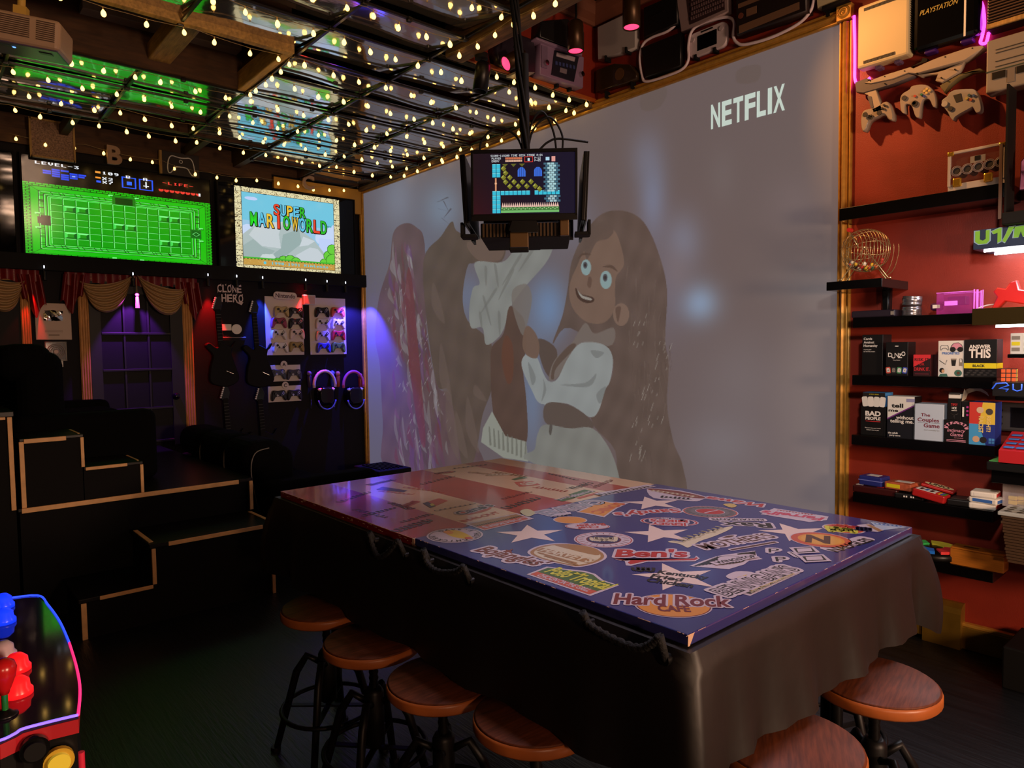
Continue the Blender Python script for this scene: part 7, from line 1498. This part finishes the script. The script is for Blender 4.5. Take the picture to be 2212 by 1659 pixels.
# ================================================================== monitors over the table
MC = V((1.74, 1.78, 0)); dv = V((-MC.x, -MC.y, 0)).normalized(); uR = V((dv.y*-1, dv.x, 0)); uR = V((-dv.y, dv.x, 0))
if uR.dot(CR) < 0: uR = -uR
HB = .215
pc_ = ray(1132, 398); tt = ((MC+dv*HB)-EYEP).dot(dv)/pc_.dot(dv); pm = EYEP+pc_*tt
zc_m = pm.z; off_ = (pm-MC).dot(uR)
C0 = MC+uR*off_; C0.z = zc_m
rg_ = thing('monitor_rig', 'black hanging four-sided mount holding the small monitors over the table', 'monitor mount', frame(C0, uR, (0, 0, 1), dv))
GRL_ = mat('brown_lit_grille', (74, 54, 30), .5, .3)  # brown light on the black grille put into its colour
b = MB(); b.box((0, -.135, 0), (.30, .05, .30), BLM, .004); 
b.build('tray', rg_)
b = MB()
for k in range(24): b.box((-.14+.012*k, -.135, .152), (.006, .044, .004), GRL_)
b.build('tray_grille', rg_)
MB().box((-.02, -.155, .165), (.062, .11, .02), mat('brown_lit_bracket', (96, 70, 36), .45, .3), .003).build('bracket', rg_)  # bracket colour carries the same brown light
MB().box((-.02, -.205, .18), (.062, .012, .05), BLM, .002).build('bracket_lip', rg_)
for s_ in (-1, 1):
    b = MB(); b.box((s_*.19, -.15, .12), (.05, .012, .06), BLM, .002).box((s_*.213, -.13, .12), (.01, .05, .06), BLM, .002); b.build('side_arm', rg_)
MB().box((.13, -.10, .165), (.03, .12, .02), MATS['brown_lit_bracket'], .003).build('bracket', rg_)
MB().cyl((0, -.1, 0), (0, .5, 0), .014, BLM).build('drop_pole', rg_); MB().box((0, 0, 0), (.22, .2, .22), BLM, .004).build('core', rg_)
Wm, Hm = .345, .206
# platform game on the front monitor
im = np.zeros((216, 384, 3), np.uint8); yy, xx = np.mgrid[0:216, 0:384]
im[:] = np.stack([24+30*np.clip(1-xx/230., 0, 1)*np.clip(yy/216., .3, 1), 16+4*np.clip(xx/384., 0, 1), 34-10*np.clip(1-xx/260., 0, 1)+8*(xx/384.)], -1).astype(np.uint8)  # reddish sheen on the left painted into the picture background
gx = 70
def bl(x, y, w_, h_, c): im[y:y+h_, gx+x:gx+x+w_] = c
px_text(im, 'SCORE-118200 TIME 0224 STAGE A-01', gx-4, 5, (230, 236, 240), 1, False); px_text(im, 'PLAYER', gx, 15, (230, 236, 240), 1, False); px_text(im, 'ENEMY', gx, 24, (230, 236, 240), 1, False)
for k in range(16): bl(52+4*k, 15, 3, 7, (236, 130, 90)); bl(52+4*k, 24, 3, 7, (240, 190, 160))
bl(124, 13, 32, 20, (220, 60, 50)); bl(126, 15, 28, 16, (20, 14, 30)); bl(136, 19, 8, 10, (200, 230, 240)); px_text(im, 'P-23', gx+162, 15, (230, 236, 240), 1, False); px_text(im, 'P-05', gx+162, 24, (230, 236, 240), 1, False); bl(204, 16, 14, 12, (180, 220, 240)); bl(226, 14, 14, 18, (230, 160, 150))
CY = (60, 196, 222)
def brick(x, y): bl(x, y, 15, 15, CY); bl(x, y, 15, 2, (130, 232, 245)); bl(x+13, y, 2, 15, (30, 120, 160))
for k in range(3): brick(2, 38+16*k); brick(18, 38+16*k)
for k in range(9): brick(2+16*k, 134)
for k in range(6): brick(162+16*k, 134)
for k in range(4): brick(2, 150+16*k); brick(18, 150+16*k)
for (cx, cy) in [(44, 54), (52, 70), (68, 86), (44, 86), (84, 102), (52, 102), (68, 118), (100, 118), (116, 102), (132, 118), (148, 102), (164, 118), (180, 128), (100, 86+0)][:13]:
    d = np.abs(xx-gx-cx)+np.abs(yy-cy); im[d < 12] = (126, 124, 40); im[(d < 12) & (yy < cy) & (xx-gx < cx)] = (176, 176, 84); im[(d >= 11) & (d < 12)] = (20, 14, 10)
for x in (50, 82, 114): d = np.abs(xx-gx-x)+np.abs(yy-38)*1.; im[(d < 11) & (yy >= 38)] = (100, 100, 40)
for x in (98, 160):
    a_ = ((xx-gx-x-14)/15.)**2+((yy-66)/16.)**2 < 1; im[a_ & (yy < 66)] = (60, 110, 220); bl(x, 64, 30, 20, (60, 110, 220))
    for k in (7, 14, 22): bl(x+k, 52, 1, 32, (20, 16, 40))
for yb in range(36, 134, 8):
    for k in range(4): bl(198+14*k+(7 if (yb//8) % 2 else 0)-2, yb, 12, 7, (170, 210, 216) if k in (1, 2) else (70, 110, 130))
for yb in range(152, 176, 8):
    for k in range(4): bl(200+14*k+(7 if (yb//8) % 2 else 0)-2, yb, 12, 7, (170, 200, 206) if k in (1, 2) else (70, 110, 130))
for k in range(27):
    for d in range(16): bl(36+8*k+4-d//4, 176+d, 1+d//2, 1, (240, 196, 180))
bl(34, 192, 220, 12, (70, 120, 60))
for k in range(27): bl(36+8*k, 194+(k % 2)*3, 5, 4, (150, 200, 130))
bl(34, 204, 220, 8, (120, 190, 110)); bl(12, 88, 6, 46, (220, 150, 110)); bl(11, 104, 8, 6, (240, 180, 140))
MONM = picmat('monitor_picture', .9, .12, .01)
def monitor(label, M, pic):
    o = thing('small_monitor', label, 'monitor', M, 'monitors on the hanging mount')
    MB().box((0, 0, -.008), (Wm, Hm+.02, .014), BLK, .003).build('housing', o)
    b = MB()
    for c, s2 in (((0, Hm/2+.004, .001), (Wm, .010, .006)), ((0, -Hm/2-.003, .001), (Wm, .02, .006)), ((-Wm/2+.004, 0, .001), (.008, Hm, .006)), ((Wm/2-.004, 0, .001), (.008, Hm, .006))): b.box(c, s2, BLK, .001)
    b.build('bezel', o)
    if pic is not None:
        q = facemesh('screen', flat(Wm-.016, Hm-.012, 384, 216, .0), npl(pic), MONM, o); q.location = (0, -(Hm-.012)/2+.003, 0)
    else: MB().box((0, .003, 0), (Wm-.016, Hm-.012, .001), mat('monitor_dim_glass', (150, 160, 150), .15, em=(120, 140, 130), es=.15)).build('screen', o)
    b = MB(); b.poly([(-.035, -Hm/2+.0), (.035, -Hm/2), (.05, -Hm/2-.045), (-.05, -Hm/2-.045)], -.002, BLK); b.prism([(-.035, -Hm/2+.0), (.035, -Hm/2), (.045, -Hm/2-.05), (-.045, -Hm/2-.05)], -.012, -.004, BLK); b.build('stand_plate', o)
    return o
Mz = frame(C0, uR, (0, 0, 1), dv)
monitor('small hanging monitor facing the camera with a castle platform game', Mz @ T(0, 0, HB) @ RZ(-.008), im)
monitor('small hanging monitor seen edge-on at the left side of the mount', Mz @ T(-.205, 0, .0) @ RY(-PI/2) @ RX(.05), None)
monitor('small hanging monitor seen edge-on at the right side of the mount', Mz @ T(.205, 0, .0) @ RY(PI/2) @ RX(.05), None)
monitor('small hanging monitor on the far side of the mount', Mz @ T(0, 0, -HB) @ RY(PI), None)
top_ = C0+V((0, 0, .13)); pu = EYEP+ray(1107, 4)*((C0-EYEP).dot(dv)/ray(1107, 4).dot(dv))
rc = random.Random(2); b_end = V((pu.x+(pu.x-top_.x)*.9, pu.y+(pu.y-top_.y)*.9, ZC-.02))
for i in range(7):
    pts = []
    for k in range(12): t = k/11; q = top_.lerp(b_end, t); a_ = i*.9+t*5; r_ = .011+.008*math.sin(t*9+i); pts.append(q+uR*math.cos(a_)*r_+dv*math.sin(a_)*r_)
    one(MB().tube(smooth_path(pts, 4), rc.uniform(.0035, .006), BLM, 6), 'hanging_cable', 'black cable in the bundle hanging from the ceiling to the monitor mount', 'cable', None, 'cables above the monitors')
for i, (dx, h_, r_) in enumerate(((.06, .17, .10), (.085, .15, .13), (-.10, .12, -.16), (.15, .10, .19))):
    q = [top_+V((0, 0, -.01)), top_+uR*dx*.3+V((0, 0, h_*.7)), top_+uR*dx+V((0, 0, h_)), top_+uR*r_+V((0, 0, h_*.55)), top_+uR*(r_+.01*(-1)**i)+V((0, 0, -.02))]
    if i == 3: q[3] = top_+uR*.12+V((0, 0, .075)); q[4] = top_+uR*.22+V((0, 0, .06)); q[1] = top_+uR*.05+V((0, 0, .04)); q[2] = top_+uR*.08+V((0, 0, .065))
    one(MB().tube(smooth_path(q, 7), .004, BLM, 6), 'looped_cable', ('inner arched black cable loop right of the bundle above the monitor', 'outer arched black cable loop right of the bundle above the monitor', 'low black cable loop left of the bundle above the monitor', 'black cable stub poking out to the right above the monitor')[i], 'cable')
# ================================================================== projector
pp = EYEP+ray(58, 66)*3.05; zpj = pp.z
nP = V((-pp.x, -pp.y, 0)).normalized(); uP = V((-nP.y, nP.x, 0)); uP = uP if uP.dot(CR) > 0 else -uP
nP2 = (nP*math.cos(.25)+uP*math.sin(-.25)).normalized(); uP2 = V((-nP2.y, nP2.x, 0)); uP2 = uP2 if uP2.dot(CR) > 0 else -uP2
pj = thing('ceiling_projector', 'pale ceiling projector with a slatted grille at the top left corner of the photo', 'projector', frame(pp, uP2, (0, 0, 1), nP2) @ RX(.10) @ RZ(-.09))
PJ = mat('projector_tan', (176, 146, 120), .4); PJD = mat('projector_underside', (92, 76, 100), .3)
b = MB(); b.box((-.03, .0, -.10), (.32, .13, .24), PJ, .02, seg=3); b.build('housing', pj); b = MB(); b.box((-.03, -.062, -.10), (.30, .012, .22), PJD, .005); b.build('underside', pj)
b = MB()
for k in range(10): b.box((-.075, .045-.0085*k, .0215), (.18, .004, .004), mat('grille_brown', (78, 58, 42), .5)).box((.075, .045-.0085*k, .0215), (.07, .004, .004), MATS['grille_brown'])
b.build('grille', pj)
b = MB(); b.cyl((-.06, -.068, -.05), (-.06, -.0695, -.05), .007, mat('blue_status_led', (90, 140, 255), .3, em=(90, 140, 255), es=3)); b.build('status_led', pj)
b = MB(); b.box((-.10, -.069, -.04), (.07, .003, .03), mat('panel_teal', (60, 80, 80), .3), .001).box((.06, -.069, -.06), (.05, .004, .03), BLK); b.build('bottom_panel', pj)
b = MB(); b.box((-.05, .09, -.1), (.05, .06, .05), mat('yellow_mount', (200, 160, 70), .5)); b.cyl((-.05, .1, -.1), (-.05, ZC-zpj+.2, -.1), .016, MATS['yellow_mount']); b.build('ceiling_mount', pj)
# ================================================================== arcade cabinet
ZP = 1.02; ap = lambda x_, y_, z=ZP: onz(x_, y_, z)
edge = [ap(*q) for q in ((169, 1546), (173, 1490), (165, 1440), (150, 1390), (130, 1345), (104, 1308), (80, 1287))]
far = [ap(0, 1296)]; fl_ = [V((-.55, 1.62, ZP)), V((-.62, .86, ZP))]; near = [ap(-60, 1612), ap(0, 1601), ap(33, 1586), ap(50, 1576), ap(110, 1560)]
outl = edge+far+fl_+near; base = V((-.22, 1.2, 0))
ar = thing('arcade_cabinet', 'arcade machine control deck with glowing edges, red joystick and buttons', 'arcade machine', T(*base))
o2d = [(p.x-base.x, p.y-base.y) for p in outl]
DECK = mat('arcade_deck_glass', (50, 36, 66), .06, coat=.6)  # purple tint of the deck's reflections put into its base colour
b = MB(); b.prism(o2d, ZP-.004, ZP, DECK); b.build('deck_panel', ar)
b = MB(); cxa, cya = sum(p[0] for p in o2d)/len(o2d), sum(p[1] for p in o2d)/len(o2d); b.prism([(p[0], p[1]) for p in o2d], ZP-.022, ZP-.0045, mat('arcade_red_rail', (176, 30, 40), .4)); b.build('deck_rail', ar)
ins = [(cxa+(p[0]-cxa)*.985, cya+(p[1]-cya)*.985) for p in o2d]; b = MB(); b.prism(ins, 0, ZP-.0225, BLK); b.build('cabinet_body', ar)
GB, GP, GV = mat('edge_glow_blue', (60, 90, 255), .3, em=(40, 70, 255), es=1.6), mat('edge_glow_pink', (255, 60, 120), .3, em=(255, 40, 110), es=1.4), mat('edge_glow_violet', (130, 100, 255), .3, em=(130, 100, 255), es=1.5)
pz = lambda L: [(p.x-base.x, p.y-base.y, ZP+.001) for p in L]
for L, m_ in ((edge[3:]+far, GB), (edge[:4], GP), (near+[edge[0]], GV)): b = MB(); b.tube(smooth_path(pz(L), 5), .0018, m_, 6); b.build('glowing_edge', ar)
q = [p for p in (edge[0], )][0]; b = MB(); b.cyl((q.x-base.x+.002, q.y-base.y+.006, 0), (q.x-base.x+.002, q.y-base.y+.006, ZP-.05), .004, mat('red_edge_moulding', (200, 40, 60), .4, em=(200, 30, 60), es=.15), n=8); b.build('side_moulding', ar)
def bigbtn(px, py, m, r=.0155): q = ap(px, py); b = MB(); b.lathe([(r*1.15, 0), (r*1.15, .006), (r*.95, .010), (r*.9, .018), (r*.5, .024), (.001, .025)], m, T(q.x-base.x, q.y-base.y, ZP), 20); b.build('push_button', ar)
BB, RB2 = mat('button_blue_lit', (30, 70, 255), .25, em=(10, 50, 255), es=.9), mat('button_red_lit', (255, 40, 40), .25, em=(255, 20, 30), es=.7)
for x_, y_ in ((6, 1312), (8, 1345), (-20, 1330)): bigbtn(x_, y_, BB)
for x_, y_ in ((36, 1448), (38, 1500), (-8, 1492)): bigbtn(x_, y_, RB2)
bigbtn(6, 1420, mat('button_white', (210, 190, 200), .3))
q = ap(12, 1546); X, Y = q.x-base.x, q.y-base.y
b = MB(); b.lathe([(.014, 0), (.013, .003), (.008, .005), (.005, .008)], BLK, T(X, Y, ZP), 20); b.build('dust_washer', ar)
b = MB(); b.cyl((X, Y, ZP+.006), (X, Y, ZP+.03), .0035, mat('joystick_shaft_green', (60, 170, 80), .2, .6)); b.build('joystick_shaft', ar)
b = MB(); b.lathe([(.005, 0), (.008, .008), (.013, .022), (.0145, .032), (.012, .040), (.006, .044), (.001, .045)], mat('joystick_red', (190, 24, 28), .25), T(X, Y, ZP+.028), 20); b.build('joystick_bat', ar)
e0, e1 = ap(-60, 1612), ap(169, 1546); fd = (e1-e0).normalized(); fn_ = V((fd.y, -fd.x, 0)); 
def onfront(px, py):
    d = ray(px, py); t = (e1-EYEP).dot(fn_)/d.dot(fn_); return EYEP+d*t
for px, py, r, m_, nm in ((126, 1640, .0165, mat('coin_button_yellow', (196, 160, 40), .4), 'coin_button'), (74, 1614, .0155, BLG, 'coin_slot')):
    q = onfront(px, py)-base; b = MB(); b.cyl(q, q+fn_*.008, r, m_, n=24); b.cyl(q+fn_*.008, q+fn_*.014, r*.72, mat('coin_button_lens', (214, 190, 60), .3, em=(230, 200, 60), es=.25) if nm == 'coin_button' else BLM, n=24); b.build(nm, ar)
# ================================================================== lighting of the place and added fill lights
def lamp(kind, name, p, e, c, size=.05, aim=None, spot=None, blend=.5, shape=None):
    l = bpy.data.lights.new(name, kind); l.energy = e; l.color = lin(c); o = bpy.data.objects.new(name, l); COL.objects.link(o); o.location = p
    if kind == 'AREA':
        if shape: l.shape = 'RECTANGLE'; l.size, l.size_y = shape
        else: l.size = size
    else: l.shadow_soft_size = size
    if aim is not None: o.rotation_mode = 'QUATERNION'; o.rotation_quaternion = (V(aim)-V(p)).to_track_quat('-Z', 'Y')
    if spot: l.spot_size = math.radians(spot); l.spot_blend = blend
    return o
lamp('POINT', 'arcade_glow_and_fill', (1.75, -2.1, 1.5), 330, (255, 208, 172), .28)
lamp('POINT', 'arcade_glow_and_fill', (-.2, -1.9, 1.6), 90, (255, 200, 160), .12)  # extra front fill, added to brighten the pale strips of the steps
lamp('SPOT', 'shelf_spot', (1.3, .25, 2.25), 110, (255, 236, 224), .08, (3.8, 1.12, 1.36), 34, .45)
lamp('SPOT', 'table_fill', (2.3, 1.5, 3.7), 300, (246, 228, 246), .35, (1.85, 1.75, .9), 52, .6)  # added fill from above that brightens the table top
w = bpy.data.worlds.new('dim_room'); SC.world = w; w.use_nodes = True
w.node_tree.nodes['Background'].inputs[0].default_value = (.010, .009, .012, 1)
vs_ = SC.view_settings; vs_.view_transform = 'Standard'; vs_.look = 'None'; vs_.gamma = 1; vs_.use_curve_mapping = False; vs_.exposure = 0
SC.display_settings.display_device = 'sRGB'
SC.cycles.use_denoising = True
SC.cycles.max_bounces = 8; SC.cycles.glossy_bounces = 5
SC.cycles.sample_clamp_indirect = 3
for p, c, px_ in SPOTS:
    if c:
        cc = {'red': (255, 20, 24), 'blue': (40, 70, 255), 'violet': (170, 60, 255)}[c]
        if px_ == 95: lamp('SPOT', 'ledge_spot', p+V((-.05, -.06, 0)), 14, cc, .012, (B(60, 640).x, YB-.08, p.z-.3), 40, .5)
        elif px_ == 287: lamp('SPOT', 'ledge_spot', p+V((0, -.13, .04)), 110, cc, .012, (p.x, YB-.03, p.z-.55), 62, .35)
        elif px_ == 746: lamp('SPOT', 'ledge_spot', p+V((0, -.10, 0)), 150, (70, 60, 255), .012, (p.x+.16, YB-.12, p.z-.6), 100, .5)
        else: lamp('SPOT', 'ledge_spot', (p.x+(.02 if px_ == 449 else 0), YB-.06, p.z+.05), 150, cc, .01, (p.x+(.04 if px_ == 449 else 0), YB-.045, p.z-.75), 44, .5)
for (p, w_) in LEDP: lamp('AREA', 'shelf_led', p, 9, (240, 244, 255), aim=(p[0]+.06, p[1]+.12, p[2]-1), shape=(.2, w_*.9))
lamp('SPOT', 'recess_spot', (2.9, 2.3, 3.6), 150, (255, 176, 104), .03, (3.78, .8, 2.3), 56, .7)
for p in (s1, s2): lamp('SPOT', 'red_recess_spot', (p.x, p.y, p.z-.10), 3, (255, 60, 80), .03, (p.x, p.y, 0), 70, .5)
